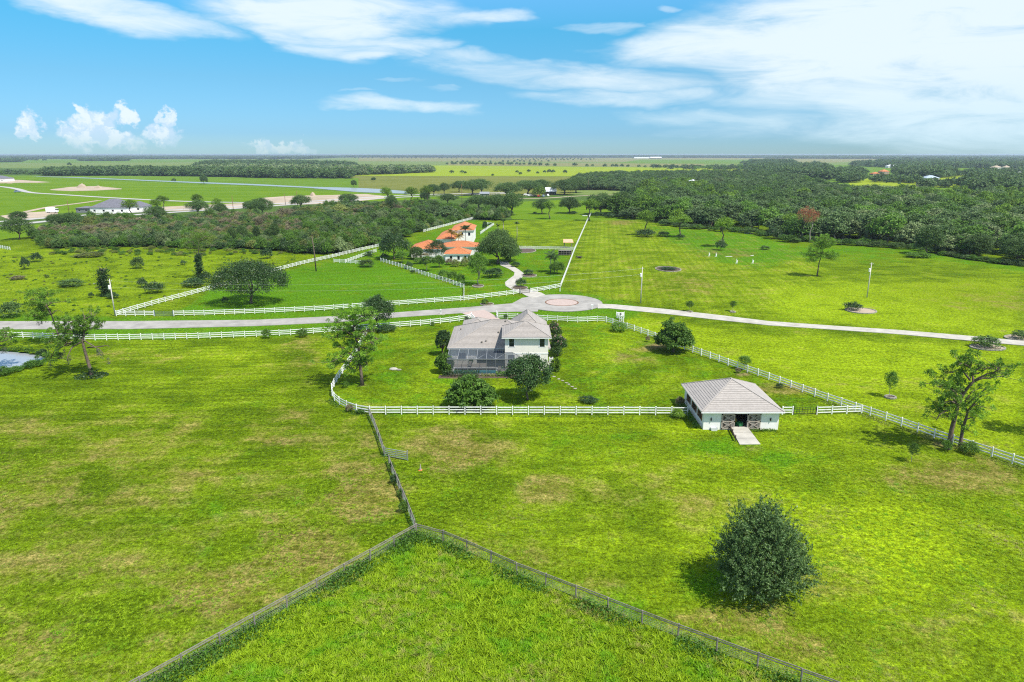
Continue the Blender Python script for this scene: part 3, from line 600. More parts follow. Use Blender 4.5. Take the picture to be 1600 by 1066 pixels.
def oak_lobes(R0, H, z0, seed, n=9):
    rd = random.Random(seed); L = []
    for i in range(n):
        a = 2 * pi * i / n + rd.uniform(-.4, .4); q = R0 * rd.uniform(.45, .72); rr = R0 * rd.uniform(.30, .46)
        zz = z0 + (H - z0) * rd.uniform(.25, .55); L.append((q * cos(a), q * sin(a), zz, rr, rr, (H - z0) * rd.uniform(.26, .36)))
    for i in range(max(2, n // 2)):
        a = rd.uniform(0, 2 * pi); q = R0 * rd.uniform(0, .38); rr = R0 * rd.uniform(.34, .5)
        L.append((q * cos(a), q * sin(a), z0 + (H - z0) * rd.uniform(.58, .70), rr, rr, (H - z0) * rd.uniform(.26, .34)))
    return L
PROTO = {}
def reg(kind, crown, trunk, h, w, dz=0): PROTO.setdefault(kind, []).append((crown, trunk, h, w))
def tips_of(L, n, seed):
    rd = random.Random(seed); return [(a * .85, b * .85, c) for a, b, c, *_ in rd.sample(L, min(n, len(L)))]
# broad oaks for the middle distance: 10 m tall, 13 m wide
for i in range(3):
    L = oak_lobes(6.3, 10, 2.6, 11 + i, 10)
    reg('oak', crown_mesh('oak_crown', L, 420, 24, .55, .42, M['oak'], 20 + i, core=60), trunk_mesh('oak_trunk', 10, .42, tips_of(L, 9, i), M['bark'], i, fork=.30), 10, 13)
# tighter round trees: 8 m tall, 7 m wide
for i, mt in enumerate(('dark', 'oak', 'mid')):
    L = oak_lobes(3.4, 8, 1.5, 31 + i, 8) + [(0, 0, 4.2, 2.5, 2.5, 2.6)]
    reg('round_' + mt, crown_mesh('round_crown', L, 330, 24, .38, .34, M[mt], 40 + i, core=40, inner=.8), trunk_mesh('round_trunk', 8, .20, tips_of(L, 7, i), M['bark'], i + 5, fork=.28), 8, 7)
# young tree on bare stem 6 m tall 3.6 wide
for i in range(2):
    L = oak_lobes(1.7, 6, 2.4, 51 + i, 6) + [(0, 0, 4.3, 1.2, 1.2, 1.4)]
    reg('stem', crown_mesh('young_crown', L, 130, 18, .26, .26, M['mid'], 60 + i, core=14), trunk_mesh('young_stem', 6, .09, tips_of(L, 6, i), M['palebark'], i + 9, fork=.45), 6, 3.6)
# pines of the far row: bare stem, flat bright crown; 10 m tall, 6.5 m wide
for i in range(3):
    L = oak_lobes(3.0, 10, 5.6, 71 + i, 7)
    reg('slash', crown_mesh('pine_crown', L, 150, 20, .34, .34, M['lime'], 80 + i, core=8, rnd=1.1), trunk_mesh('pine_trunk', 10, .22, tips_of(L, 7, i), M['bark'], i + 15, fork=.62, bend=.5), 10, 6.4)
# forest trees: 10 m tall 9 m wide, several tones, trunk joined in for the deep ones
FT = []
for i, (mt, z0) in enumerate((('oak', 1.2), ('oakg', 1.2), ('oak', 1.0), ('oakg', 1.5), ('mid', 1.5), ('lime', 2.2), ('olive', 1.5), ('pale', 1.4))):
    L = oak_lobes(4.6, 10, z0, 91 + i, 9) + [(0, 0, 4.5, 3, 3, 3)]
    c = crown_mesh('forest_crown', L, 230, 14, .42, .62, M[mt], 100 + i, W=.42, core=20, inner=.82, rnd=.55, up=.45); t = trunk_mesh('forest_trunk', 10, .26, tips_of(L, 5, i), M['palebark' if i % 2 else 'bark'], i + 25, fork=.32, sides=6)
    reg('forest_' + mt, c, t, 10, 9); FT.append(c)
# bushes: 2.4 m tall 3 m wide
for i, mt in enumerate(('dark', 'mid', 'oak', 'scrub', 'olive', 'oakg', 'lime', 'weed', 'pale')):
    L = oak_lobes(1.4, 2.4, 0.1, 121 + i, 6) + [(0, 0, .9, 1.1, 1.1, .9)]
    c = crown_mesh('bush_leaves', L, 120, 14, .18, .22, M[mt], 140 + i, core=10, zmin=-.3, zfloor=.02, rnd=.65); reg('bush_' + mt, c, None, 2.4, 3)
# low-polygon far trees
LP = []
for i, mt in enumerate(('oak', 'oakg', 'oak', 'mid', 'pale')):
    L = oak_lobes(4.6, 9, 0.4, 161 + i, 7) + [(0, 0, 4, 3.4, 3.4, 3)]
    LP.append(crown_mesh('far_crown', L, 80, 6, .6, 1.25, M[mt], 170 + i, W=1.0, core=8, zmin=-.4, rnd=.5, up=.5)); reg('far_' + mt, LP[-1], None, 9, 9.4)
# ------------------------------------------------------------------ placing
COUNT = {}
def place(kind, px, py, top, wid, label=None, group=None, name='tree', cat='tree', var=None, rz=None, z=0.0, parts=True, hfix=None):
    """base at photograph point (px,py), crown top at photograph row `top`, `wid` photograph pixels wide"""
    ps = PROTO[kind]; i = COUNT.get(kind, 0); COUNT[kind] = i + 1; c, t, h0, w0 = ps[(i if var is None else var) % len(ps)]
    x, y = G(px, py); d = depth(x, y); wm = wid * d / FPX
    # the lower rim of a wide crown hangs in front of its trunk; height is taken at the trunk
    hm = XZ(px, top, y)[1] if hfix is None else hfix
    s = wm / w0; sz = max(hm, .25) / h0; rz = random.uniform(0, 6.28) if rz is None else rz
    if t is None or not parts:
        o = link(name, c, None, (x, y, z), rz, (s, s, sz)); tag(o, label, cat, group); return o
    r = empty(name, (x, y, z), rz); r.scale = (s, s, sz); tag(r, label, cat, group)
    link('crown', c, r); link('trunk', t, r); return r
# scattering of uncountable masses: points with their own size, turn and kind
def scatter(name, pts, scl, idx, protos, seed=1, zs=None, kind='stuff', label=None):
    rs = np.random.RandomState(seed); n = len(pts); pts = np.asarray(pts, float)
    me = bpy.data.meshes.new(name); me.vertices.add(n)
    V = np.zeros((n, 3), np.float32); V[:, :2] = pts[:, :2]
    if pts.shape[1] > 2: V[:, 2] = pts[:, 2]
    me.vertices.foreach_set('co', V.ravel())
    a = me.attributes.new('scl', 'FLOAT_VECTOR', 'POINT'); a.data.foreach_set('vector', np.asarray(scl, np.float32).reshape(-1))
    a = me.attributes.new('turn', 'FLOAT', 'POINT'); a.data.foreach_set('value', (rs.rand(n) * 6.283).astype(np.float32))
    a = me.attributes.new('pick', 'INT', 'POINT'); a.data.foreach_set('value', np.asarray(idx, np.int32))
    col = bpy.data.collections.new(name + '_kinds')
    for k, p in enumerate(protos): o = bpy.data.objects.new('%s_kind_%02d' % (name, k), p); col.objects.link(o)
    o = link(name, me); g = bpy.data.node_groups.new(name + '_spread', 'GeometryNodeTree')
    g.interface.new_socket('Geometry', in_out='INPUT', socket_type='NodeSocketGeometry'); g.interface.new_socket('Geometry', in_out='OUTPUT', socket_type='NodeSocketGeometry')
    gi = g.nodes.new('NodeGroupInput'); go = g.nodes.new('NodeGroupOutput'); ip = g.nodes.new('GeometryNodeInstanceOnPoints'); ci = g.nodes.new('GeometryNodeCollectionInfo')
    ci.inputs['Collection'].default_value = col; ci.inputs['Separate Children'].default_value = True; ci.inputs['Reset Children'].default_value = True
    def na(nm, ty):
        q = g.nodes.new('GeometryNodeInputNamedAttribute'); q.data_type = ty; q.inputs[0].default_value = nm; return q.outputs[0]
    cx = g.nodes.new('ShaderNodeCombineXYZ'); g.links.new(na('turn', 'FLOAT'), cx.inputs[2])
    g.links.new(gi.outputs[0], ip.inputs['Points']); g.links.new(ci.outputs[0], ip.inputs['Instance']); ip.inputs['Pick Instance'].default_value = True
    g.links.new(na('pick', 'INT'), ip.inputs['Instance Index']); g.links.new(cx.outputs[0], ip.inputs['Rotation']); g.links.new(na('scl', 'FLOAT_VECTOR'), ip.inputs['Scale'])
    g.links.new(ip.outputs[0], go.inputs[0]); md = o.modifiers.new('spread', 'NODES'); md.node_group = g
    o['kind'] = kind
    if label: o['label'] = label
    return o
def inpoly(x, y, poly):
    ins = np.zeros(x.shape, bool); n = len(poly)
    for k in range(n):
        x0, y0 = poly[k]; x1, y1 = poly[(k + 1) % n]
        ins ^= ((y0 > y) != (y1 > y)) & (x < (x1 - x0) * (y - y0) / ((y1 - y0) or 1e-9) + x0)
    return ins
def fill(poly_px, spacing, rs, jit=.42, ppx=None):
    """jittered grid of ground positions inside a patch outlined on the photograph"""
    P = [G(*p) for p in poly_px]; xs = [p[0] for p in P]; ys = [p[1] for p in P]
    X, Y = np.meshgrid(np.arange(min(xs), max(xs), spacing), np.arange(min(ys), max(ys), spacing))
    X = X.ravel() + (rs.rand(X.size) - .5) * 2 * jit * spacing; Y = Y.ravel() + (rs.rand(Y.size) - .5) * 2 * jit * spacing
    k = inpoly(X, Y, P); return np.stack([X[k], Y[k]], -1)
# ------------------------------------------------------------------ fences
def resample(pts, sp_):
    P = [mathutils.Vector((p[0], p[1], 0)) for p in pts]; out = []; 
    for a, b in zip(P[:-1], P[1:]):
        n = max(1, round((b - a).length / sp_))
        for i in range(n): out.append(a.lerp(b, i / n))
    out.append(P[-1]); return out
def even(pts, sp_):
    P = [mathutils.Vector((p[0], p[1], 0)) for p in pts]; L = [0]
    for a, b in zip(P[:-1], P[1:]): L.append(L[-1] + (b - a).length)
    n = max(1, round(L[-1] / sp_)); out = []
    for i in range(n + 1):
        s = L[-1] * i / n; k = 0
        while k < len(L) - 2 and L[k + 1] < s: k += 1
        t = (s - L[k]) / max(1e-6, L[k + 1] - L[k]); out.append(P[k].lerp(P[k + 1], min(1, max(0, t))))
    return out
_pm = MB().box(-.07, .07, -.07, .07, 0, 1.38); _pm.add([(-.09, -.09, 1.38), (.09, -.09, 1.38), (.09, .09, 1.38), (-.09, .09, 1.38), (0, 0, 1.46)], [(0, 1, 4), (1, 2, 4), (2, 3, 4), (3, 0, 4), (3, 2, 1, 0)])
POST = _pm.mesh('vinyl_post', M['vinyl']); RAIL = MB().box(0.07, .93, -.025, .025, -.075, .075).mesh('vinyl_rail', M['vinyl'])
WPOST = MB().lathe([(.075, 0), (.075, 1.35), (.05, 1.38)], 7).mesh('wood_post', M['wood']); WRAIL = MB().box(0, 1, -.025, .025, -.042, .042).mesh('wood_rail', M['wood'])
WIRE = MB()
for zz in (.18, .34, .50, .66, .82): WIRE.box(0, 1, -.006, .006, zz - .006, zz + .006)
for k in range(13): WIRE.box(k / 13, k / 13 + .004, -.005, .005, .1, .98)
WIRE = WIRE.mesh('wire_mesh', M['steel'])
def fence(label, px, group='white post and rail fences', sp_=2.44, single=True, world=False, name='white_fence', cat='fence', evenly=True, cfg=None, ends=True):
    P = px if world else [G(*p) for p in px]; Q = even(P, sp_) if evenly else resample(P, sp_)
    root = empty(name, (Q[0].x, Q[0].y, 0)); tag(root, label, cat, group); o = Q[0]
    cfg = cfg or dict(post=POST, rail=RAIL, zs=(.38, .80, 1.22), pm='vinyl', rm=1.0)
    if not single:
        mb = MB()
        for i, q in enumerate(Q):
            x, y = q.x - o.x, q.y - o.y; mb.box(x - .08, x + .08, y - .08, y + .08, 0, 1.42)
            if i < len(Q) - 1:
                for z in cfg['zs']: mb.bar((x, y, z), (Q[i + 1].x - o.x, Q[i + 1].y - o.y, z), .05, .17)
        w = mb.build('fence_run', M[cfg['pm']], root); w['kind'] = 'stuff'; return root
    rs = random.Random(len(Q))
    for i, q in enumerate(Q):
        p = link('post', cfg['post'], root, (q.x - o.x, q.y - o.y, 0), 0 if i == len(Q) - 1 else math.atan2(Q[i + 1].y - q.y, Q[i + 1].x - q.x)); p.rotation_euler.x = rs.uniform(-.02, .02) * (3 if cfg['pm'] == 'wood' else 1)
        if i < len(Q) - 1:
            d = Q[i + 1] - q; L = d.length; a = math.atan2(d.y, d.x)
            for z in cfg['zs']:
                r = link('rail', cfg['rail'], root, (q.x - o.x, q.y - o.y, z + rs.uniform(-.02, .02)), a, (L, 1, 1)); r.rotation_euler.y = rs.uniform(-.006, .006)
            if cfg.get('wire'):
                w = link('wire_mesh', WIRE, root, (q.x - o.x, q.y - o.y, 0), a, (L, 1, 1)); w['kind'] = 'stuff'
    return root
fence('white fence running straight behind the near pasture, in front of the two-storey house', [(578, 648), (700, 648), (850, 648.2), (1000, 648.5), (1074, 649)])
fence('white fence curving round the left corner of the house yard past the tall pine', [(578, 648), (560, 645.5), (541, 639), (527, 631), (520, 623), (518, 614), (521, 606), (530, 591), (541, 576), (556, 553), (565, 536), (573, 521)])
fence('white roadside fence along the near verge, from the pond to the paver driveway', [(-30, 527.5), (0, 528), (37, 528.5), (149, 532), (300, 530), (400, 526.5), (455, 524), (507, 520.5), (573, 515.5), (610, 512.5), (657, 509), (705, 504), (733, 500), (737, 497)])
fence('long white fence from behind the house roof, running diagonally past the barn', [(778, 497.5), (788, 498), (815, 499), (844, 500.5), (872, 502.2), (905, 504), (935, 502.5), (943, 502.5), (960, 508), (990, 517), (1026, 530), (1071, 547), (1110, 561), (1152, 576.5), (1200, 593.5), (1245, 610), (1289, 626), (1350, 646.5), (1394, 661), (1430, 674), (1466, 687), (1510, 701), (1550, 714), (1600, 731), (1650, 748)])
fence('short white fence stub between the barn wall and the black gate', [(1222, 648.3), (1238, 648.3)])
fence('short white fence between the black gate and the long diagonal fence', [(1276, 648.2), (1346, 646.2)])
fence('white roadside fence along the far verge in front of the mown green lawn', [(272, 494), (320, 493), (412, 490), (507, 485.5), (570, 480.7), (625, 477), (680, 473), (725, 470), (800, 460.8), (813, 459)])
fence('stub of white fence beside the utility pole, left of the wire field gate', [(182, 494), (241, 494)])
fence('white fence climbing away from the roadside pole toward the spreading oak', [(182, 494), (215, 484), (260, 471.5), (300, 461), (335, 451.5), (380, 440), (425, 426)])
fence('white fence continuing beyond the spreading oak toward the dark tree beside the villa', [(425, 426), (470, 414), (517, 403.5), (560, 393), (592, 386)])
fence('white fence between the mown lawn and the villa garden, sloping down to the right', [(595, 409), (630, 419), (660, 429.5), (700, 442), (725, 451)])
fence('short white fence dropping to the roadside from the garden corner', [(725, 451), (725, 470)])
fence('low white fence across the top of the mown lawn beside the cycad bush', [(522, 410.5), (545, 411.5), (564, 413)])
fence('white fence slanting from the lawn corner up toward the dark villa tree', [(540, 411), (565, 402), (588, 394)])
fence('white fence in front of the cul-de-sac corner, right of the black entrance gate', [(829, 457.5), (850, 454.5), (876, 449.5)])
fence('white fence running straight away from the cul-de-sac into the distance', [(876, 449.5), (888, 418), (898, 391), (908, 368), (918, 345), (924, 334)])
fence('white cross fence behind the curving driveway, ending at the timber coop', [(812, 389.5), (840, 389.7), (870, 390.5), (897, 391)])
fence('distant white fence beyond the villa on its left, at the edge of the scrub', [(662, 363), (700, 353), (741, 342)], single=False)
fence('distant white fence angled behind the two-storey villa wing', [(751, 366), (762, 358), (772, 352), (756, 351)], single=False)
fence('far white fence between two dirt tracks at the left edge', [(-40, 384), (0, 388), (16, 391)], single=False)
# flared entrance bits
fence('small flared white fence at the left side of the paver driveway', [(737, 499), (740, 501.5), (742, 505)], sp_=1.0)
fence('small flared white fence with sign panel near the start of the concrete path', [(965, 497), (969, 500.5), (974, 504)], sp_=1.6)
fence('small flared white fence at the right side of the paver driveway', [(776, 494.5), (778, 497.5)], sp_=1.0)
wc = dict(post=WPOST, rail=WRAIL, zs=(1.10, 1.30), pm='wood', wire=True)
FL = [(651, 836), (217, 1083), (150, 1121)]; FR = [(651, 836), (700, 849), (805, 897.5), (1059, 997), (1296, 1084), (1400, 1122)]
GW = 'weathered grey wood and wire fences'
fence('weathered wood and wire fence running down to the lower left corner of the picture', FL, GW, 3.2, name='wire_fence', cfg=wc)
fence('weathered wood and wire fence running down right below the big round tree', FR, GW, 3.2, name='wire_fence', cfg=wc)
fence('weathered wood fence from the fence corner up past the green bushes', [(649, 830), (636, 796), (622, 762), (612, 738), (608, 726)], GW, 2.6, name='wire_fence', cfg=wc)
fence('weathered wood fence from the steel gate up to the white yard fence', [(600, 711), (594, 692), (585, 668), (577, 650)], GW, 2.4, name='wire_fence', cfg=wc)
def bargate(label, a, b, mat, h=1.2, nb=5, group=None, nv=2, t=.045, name='field_gate', z0=.15):
    A = mathutils.Vector((*G(*a), 0)); B = mathutils.Vector((*G(*b), 0)); d = B - A; L = d.length; root = empty(name, A, math.atan2(d.y, d.x)); tag(root, label, 'gate', group)
    for x in (0, L): MB().box(x - .05, x + .05, -.05, .05, 0, h + .25).build('gate_post', mat, root)
    for i in range(nb):
        z = z0 + (h - z0) * i / (nb - 1); MB().box(.08, L - .08, -t / 2, t / 2, z - t / 2, z + t / 2).build('bar', mat, root)
    for i in range(nv): x = .1 + (L - .2) * i / (nv - 1); MB().box(x - t / 2, x + t / 2, -t / 2 - .01, t / 2 + .01, z0, h).build('upright', mat, root)
    return root
bargate('open galvanised steel gate standing across the gap in the wooden fence', (601, 713), (637, 720), M['steel'], nv=3, t=.07)
bargate('black metal field gate between two short white fences beside the barn', (1239, 648.2), (1275, 648.2), M['black'], nb=4, nv=9, t=.035)
bargate('green wire field gate in the gap of the far roadside fence', (242, 494), (271, 494), M['bluegrey'], nb=5, nv=3, t=.03)
g1 = bargate('black ornamental entrance gate across the curved villa driveway', (812, 459.3), (828, 457.8), M['black'], h=1.5, nb=3, nv=13, t=.04, name='entrance_gate')

# ------------------------------------------------------------------ roofs
def lerp3(a, b, t): return tuple(a[i] + (b[i] - a[i]) * t for i in range(3))
def slope(parent, p0, p1, q1, q0, mat, pitch=.36, lift=.06):
    """one roof plane laid in tile courses, eave p0-p1, top q0-q1"""
    P = [mathutils.Vector(p) for p in (p0, p1, q1, q0)]; nrm = (P[1] - P[0]).cross(P[3] - P[0])
    if nrm.length < 1e-6: nrm = (P[1] - P[0]).cross(P[2] - P[0])
    nrm.normalize()
    if nrm.z < 0: nrm = -nrm
    ln = max((((P[3] + P[2]) / 2) - ((P[0] + P[1]) / 2)).length, .3); n = max(2, round(ln / pitch))
    for i in range(n):
        t0, t1 = i / n, min(1, (i + 1.12) / n); a = P[0].lerp(P[3], t0); b = P[1].lerp(P[2], t0); c = P[1].lerp(P[2], t1); d = P[0].lerp(P[3], t1)
        up = nrm * lift; lo = nrm * .008
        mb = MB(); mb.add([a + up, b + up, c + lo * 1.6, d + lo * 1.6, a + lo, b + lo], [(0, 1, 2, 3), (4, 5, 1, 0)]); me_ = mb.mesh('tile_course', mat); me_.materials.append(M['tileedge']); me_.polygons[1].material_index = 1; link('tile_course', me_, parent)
def hip(parent, x0, x1, y0, y1, z, rise, mat, name='roof', pitch=.36, trim=None, ax=None, thick=.18, cap=True):
    """hip roof over a rectangle; ridge along the longer side"""
    wx, wy = x1 - x0, y1 - y0
    if wx >= wy: h = wy / 2; r0, r1 = (x0 + h, (y0 + y1) / 2, z + rise), (x1 - h, (y0 + y1) / 2, z + rise)
    else: h = wx / 2; r0, r1 = ((x0 + x1) / 2, y0 + h, z + rise), ((x0 + x1) / 2, y1 - h, z + rise)
    if abs(wx - wy) < .05: r0 = r1 = ((x0 + x1) / 2, (y0 + y1) / 2, z + rise)
    A, B, C, D = (x0, y0, z), (x1, y0, z), (x1, y1, z), (x0, y1, z)
    mb = MB(); mb.box(x0 + .03, x1 - .03, y0 + .03, y1 - .03, z - thick, z - .012)
    rf = mb.build(name, trim or M['trim'], parent)
    if wx >= wy: planes = [(A, B, r1, r0), (B, C, r1, r1), (C, D, r0, r1), (D, A, r0, r0)]
    else: planes = [(A, B, r0, r0), (B, C, r1, r0), (C, D, r1, r1), (D, A, r0, r1)]
    for p in planes: slope(rf, *p, mat, pitch)
    if cap:
        for a, b in ((A, r0), (B, r1 if wx >= wy else r0), (C, r1), (D, r0 if wx >= wy else r1), (r0, r1)):
            if (mathutils.Vector(a) - mathutils.Vector(b)).length > .1:
                up = mathutils.Vector((0, 0, .05)); MB().bar(mathutils.Vector(a) + up, mathutils.Vector(b) + up, .22, .10).build('ridge_cap', mat, rf)
    return rf
def wallbox(parent, x0, x1, y0, y1, z0, z1, mat, name='wall', t=.2, holes=()):
    """four walls; holes in the front wall as (x0,x1,z0,z1) are real openings"""
    mb = MB(); xs = sorted({x0, x1, *[h[0] for h in holes], *[h[1] for h in holes]}); zs = sorted({z0, z1, *[h[2] for h in holes], *[h[3] for h in holes]})
    for a, b in zip(xs[:-1], xs[1:]):
        run = None
        for c, d in zip(zs[:-1], zs[1:]):
            cx, cz = (a + b) / 2, (c + d) / 2
            if any(h[0] < cx < h[1] and h[2] < cz < h[3] for h in holes): continue
            mb.box(a, b, y0, y0 + t, c, d)
    mb.box(x0, x0 + t, y0 + t + .001, y1 - t, z0, z1); mb.box(x1 - t, x1, y0 + t + .001, y1 - t, z0, z1); mb.box(x0, x1, y1 - t + .001, y1, z0, z1)
    return mb.build(name, mat, parent)
def window(parent, x0, x1, z0, z1, y, frame='trim', mull=1, face=-1, axis='y', sill=True, depth_=.10, trans=0):
    """window in a wall facing -Y (axis y) or -X (axis x)"""
    def bx(mb, a0, a1, c0, c1, d0, d1):
        if axis == 'y': mb.box(a0, a1, c0, c1, d0, d1)
        else: mb.box(c0, c1, a0, a1, d0, d1)
        return mb
    f = MB(); w = .07
    bx(f, x0, x0 + w, y - .03, y + .06, z0, z1); bx(f, x1 - w, x1, y - .03, y + .06, z0, z1); bx(f, x0 + w, x1 - w, y - .03, y + .06, z0, z0 + w); bx(f, x0 + w, x1 - w, y - .03, y + .06, z1 - w, z1)
    for i in range(mull): c = x0 + (x1 - x0) * (i + 1) / (mull + 1); bx(f, c - .025, c + .025, y - .015, y + .05, z0 + w, z1 - w)
    if trans: zc = z0 + (z1 - z0) * .5; bx(f, x0 + w, x1 - w, y - .012, y + .045, zc - .025, zc + .025)
    wn_ = f.build('window', M[frame], parent)
    p = MB(); bx(p, x0 + w, x1 - w, y + .01, y + .03, z0 + w, z1 - w); p.build('pane', M['glass'], wn_)
    if sill: s_ = MB(); bx(s_, x0 - .08, x1 + .08, y - .09, y - .032, z0 - .09, z0 - .002); s_.build('sill', M['trim'], wn_)
    return wn_
# ------------------------------------------------------------------ two-storey house
hx, hy = 0.0, 118.0
H = empty('house', (hx, hy, 0)); tag(H, 'two-storey cream stucco house with grey tile hip roofs and a screened pool cage', 'house')
def W2(x, y): return x - hx, y - hy
yb = 120.7 - hy
def wrect(pxl, pxr, pyt, pyb, Y):
    a = XZ(pxl, pyt, Y); b = XZ(pxr, pyb, Y); return a[0], b[0], b[1], a[1]
MB().box(-12.0, 7.0, 5.6, 21.6, 0, .12).build('foundation', M['concrete'], H)
up1 = wrect(795.4, 803.4, 529.5, 542.3, 120.7); up2 = wrect(843.2, 851, 529.5, 542.6, 120.7)
lo1 = wrect(793.5, 804, 554.5, 567, 120.7); lo2 = wrect(829, 843.5, 555.5, 566, 120.7)
wallbox(H, -1.3, 6.64, yb, yb + 8.0, 0, 6.4, M['stucco'], 'tower_wall', holes=[up1, up2, lo1, lo2])
for q in (up1, up2, lo1, lo2): window(H, *q, yb + .06, 'bronze', mull=0, trans=1)
for q in (up1, up2, lo1, lo2): # white surround bands
    m_ = MB(); m_.box(q[0] - .16, q[0] - .002, yb - .035, yb, q[2] - .02, q[3] + .14); m_.box(q[1] + .002, q[1] + .16, yb - .035, yb, q[2] - .02, q[3] + .14); m_.box(q[0] - .002, q[1] + .002, yb - .035, yb, q[3] + .002, q[3] + .14); m_.build('window_surround', M['trim'], H)
MB().box(-1.34, 6.68, yb - .05, yb - .002, 3.22, 3.40).build('band_course', M['trim'], H)
window(H, yb + 2, yb + 3.2, 4.0, 5.6, 6.60, 'bronze', axis='x', mull=0)
hip(H, -1.85, 7.2, yb - .55, yb + 8.5, 6.45, 2.05, M['greytile'])
MB().box(-1.9, 7.25, yb - .62, yb - .56, 6.28, 6.42).build('gutter', M['trim'], H)
# main body: front wall left of the recessed porch, porch walls, side and back walls
wl = wrect(715, 728, 551.5, 562.5, 124.2)
yw = 124.2 - hy
mb = MB()
x0, x1 = -11.6, -6.9
for (a, b, c, d) in ((x0, wl[0], 0, 3.3), (wl[1], x1, 0, 3.3), (wl[0], wl[1], 0, wl[2]), (wl[0], wl[1], wl[3], 3.3)): mb.box(a, b, yw, yw + .2, c, d)
mb.box(-11.6, -11.4, yw + .201, 21.5, 0, 3.3); mb.box(x1, x1 + .2, yw + .201, yw + 3.2, 0, 3.3)
mb.box(6.44, 6.64, 10.9, 21.5, 0, 3.3); mb.box(-11.4, 6.44, 21.3, 21.5, 0, 3.3)
mb.box(x1, -5.9, yw + 3.2, yw + 3.4, 0, 3.3); mb.box(-2.0, -1.35, yw + 3.2, yw + 3.4, 0, 3.3); mb.box(-5.9, -2.0, yw + 3.2, yw + 3.4, 2.45, 3.3)
mb.box(x1 + .2, -1.35, yw, yw + .2, 2.75, 3.3)
mb.build('main_wall', M['stucco'], H)
window(H, *wl, yw + .06, 'bronze', mull=1)
for k in range(3): # sliding doors inside the porch
    a = -5.9 + 1.3 * k; d_ = MB(); d_.box(a, a + .06, yw + 3.22, yw + 3.3, .12, 2.44); d_.box(a + 1.24, a + 1.3, yw + 3.22, yw + 3.3, .12, 2.44); d_.box(a + .06, a + 1.24, yw + 3.22, yw + 3.3, 2.38, 2.44)
    dd = d_.build('sliding_door', M['bronze'], H); MB().box(a + .06, a + 1.24, yw + 3.25, yw + 3.27, .12, 2.38).build('pane', M['glass'], dd)
wr = MB(); wr.lathe([(.16, 0), (.42, .05), (.45, .12), (.30, .18), (.18, .12)], 14)
o = wr.build('wreath', M['weed'], H, (XZ(736, 563.5, 124.2)[0], yw - .02, XZ(736, 563.5, 124.2)[1])); o.rotation_euler = (pi / 2, 0, 0)
mr = hip(H, -12.2, 7.25, yw - .65, 22.3, 3.45, 3.55, M['greytile'], name='main_roof')
hip(H, -.9, 7.5, 15.0, 27.2, 3.40, 3.62, M['greytile'], name='rear_roof')
wallbox(H, -.4, 7.0, 21.6, 26.7, 0, 3.22, M['stucco'], 'rear_wall')
hip(H, -10.6, -4.0, 20.5, 28.8, 3.25, 1.5, M['greytile'], name='garage_roof')
wallbox(H, -10.1, -4.5, 21.6, 28.3, 0, 3.05, M['stucco'], 'garage_wall')
for (px, py) in ((720, 516), (779, 521), (790, 503.5), (753, 536.5), (759.5, 534.5)):   # roof vents
    y_ = None
    for Y in np.arange(118, 141, .1):
        X_, Z_ = XZ(px, py, Y); zr = min(3.45 + .4225 * (Y - 123.55), 3.45 + .4225 * (X_ + 12.2))
        if Z_ <= zr: y_ = (X_, Y, zr); break
    if y_: v_ = MB(); v_.tube([(0, 0, -.1), (0, 0, .28)], [.13, .13], 8); v_.tube([(0, 0, .28), (0, 0, .40)], [.2, .12], 8); v_.build('roof_vent', M['wood'], H, (y_[0], y_[1] - hy, y_[2]))
# pool deck and pool
deck = MB(); X0, X1 = -11.8, 2.4
pxs, pys = (-10.7, -2.9), (118.6 - hy, 121.9 - hy)
for (a, b, c, d) in ((X0, X1, .05, pys[0]), (X0, pxs[0], pys[0], pys[1]), (pxs[1], X1, pys[0], yb), (X0, pxs[1], pys[1], yb)): deck.box(a, b, c, d, 0, .14)
deck.box(X0, -1.32, yb + .002, yw + 3.2, 0, .14); deck.build('pool_deck', M['deck'], H)
MB().box(pxs[0], pxs[1], pys[0], pys[1], .02, .05).build('pool_water', M['pool'], H)
MB().box(pxs[0] + .05, -8.4, pys[1] - .7, pys[1] - .02, .052, .075).build('pool_step', M['poolstep'], H)
MB().box(-5.6, pxs[1] - .05, pys[1] - 1.3, pys[1] - .02, .052, .08).build('pool_step', M['poolstep'], H)
for (a, b, c, d) in ((pxs[0] - .3, pxs[1] + .3, pys[1], pys[1] + .28), (pxs[0] - .3, pxs[0], pys[0], pys[1]), (pxs[1], pxs[1] + .3, pys[0], pys[1])): MB().box(a, b, c, d, .14, .18).build('pool_coping', M['trim'], H)
# pool cage: posts, roof beams, braces and screens
XS = [-11.75, -9.85, -8.1, -6.4, -4.65, -2.95, -1.25]; yf = .15; ye = yw - .7; zf, ze = 2.95, 3.36
cage = MB().bar((XS[0], yf, zf), (2.3, yf, zf), .12).build('cage_beam', M['bronze'], H)
MB().bar((XS[0], yf, 1.15), (2.3, yf, 1.15), .06).build('chair_rail', M['bronze'], H)
for i, x in enumerate(XS):
    MB().bar((x, yf, .1), (x, yf, zf - .06), .07).build('cage_post', M['bronze'], H)
    if i < 6: MB().bar((x, yf, zf), (x, ye, ze), .06).build('rafter', M['bronze2'], H)
for x in (.5, 2.3): MB().bar((x, yf, .1), (x, yf, zf - .06), .07).build('cage_post', M['bronze'], H)
MB().bar((2.3, yf, zf), (.1, yb - .04, 3.5), .08).build('rafter', M['bronze'], H); MB().bar((.1, yb - .06, 3.5), (-1.25, yb - .06, 3.5), .07).build('rafter', M['bronze'], H)
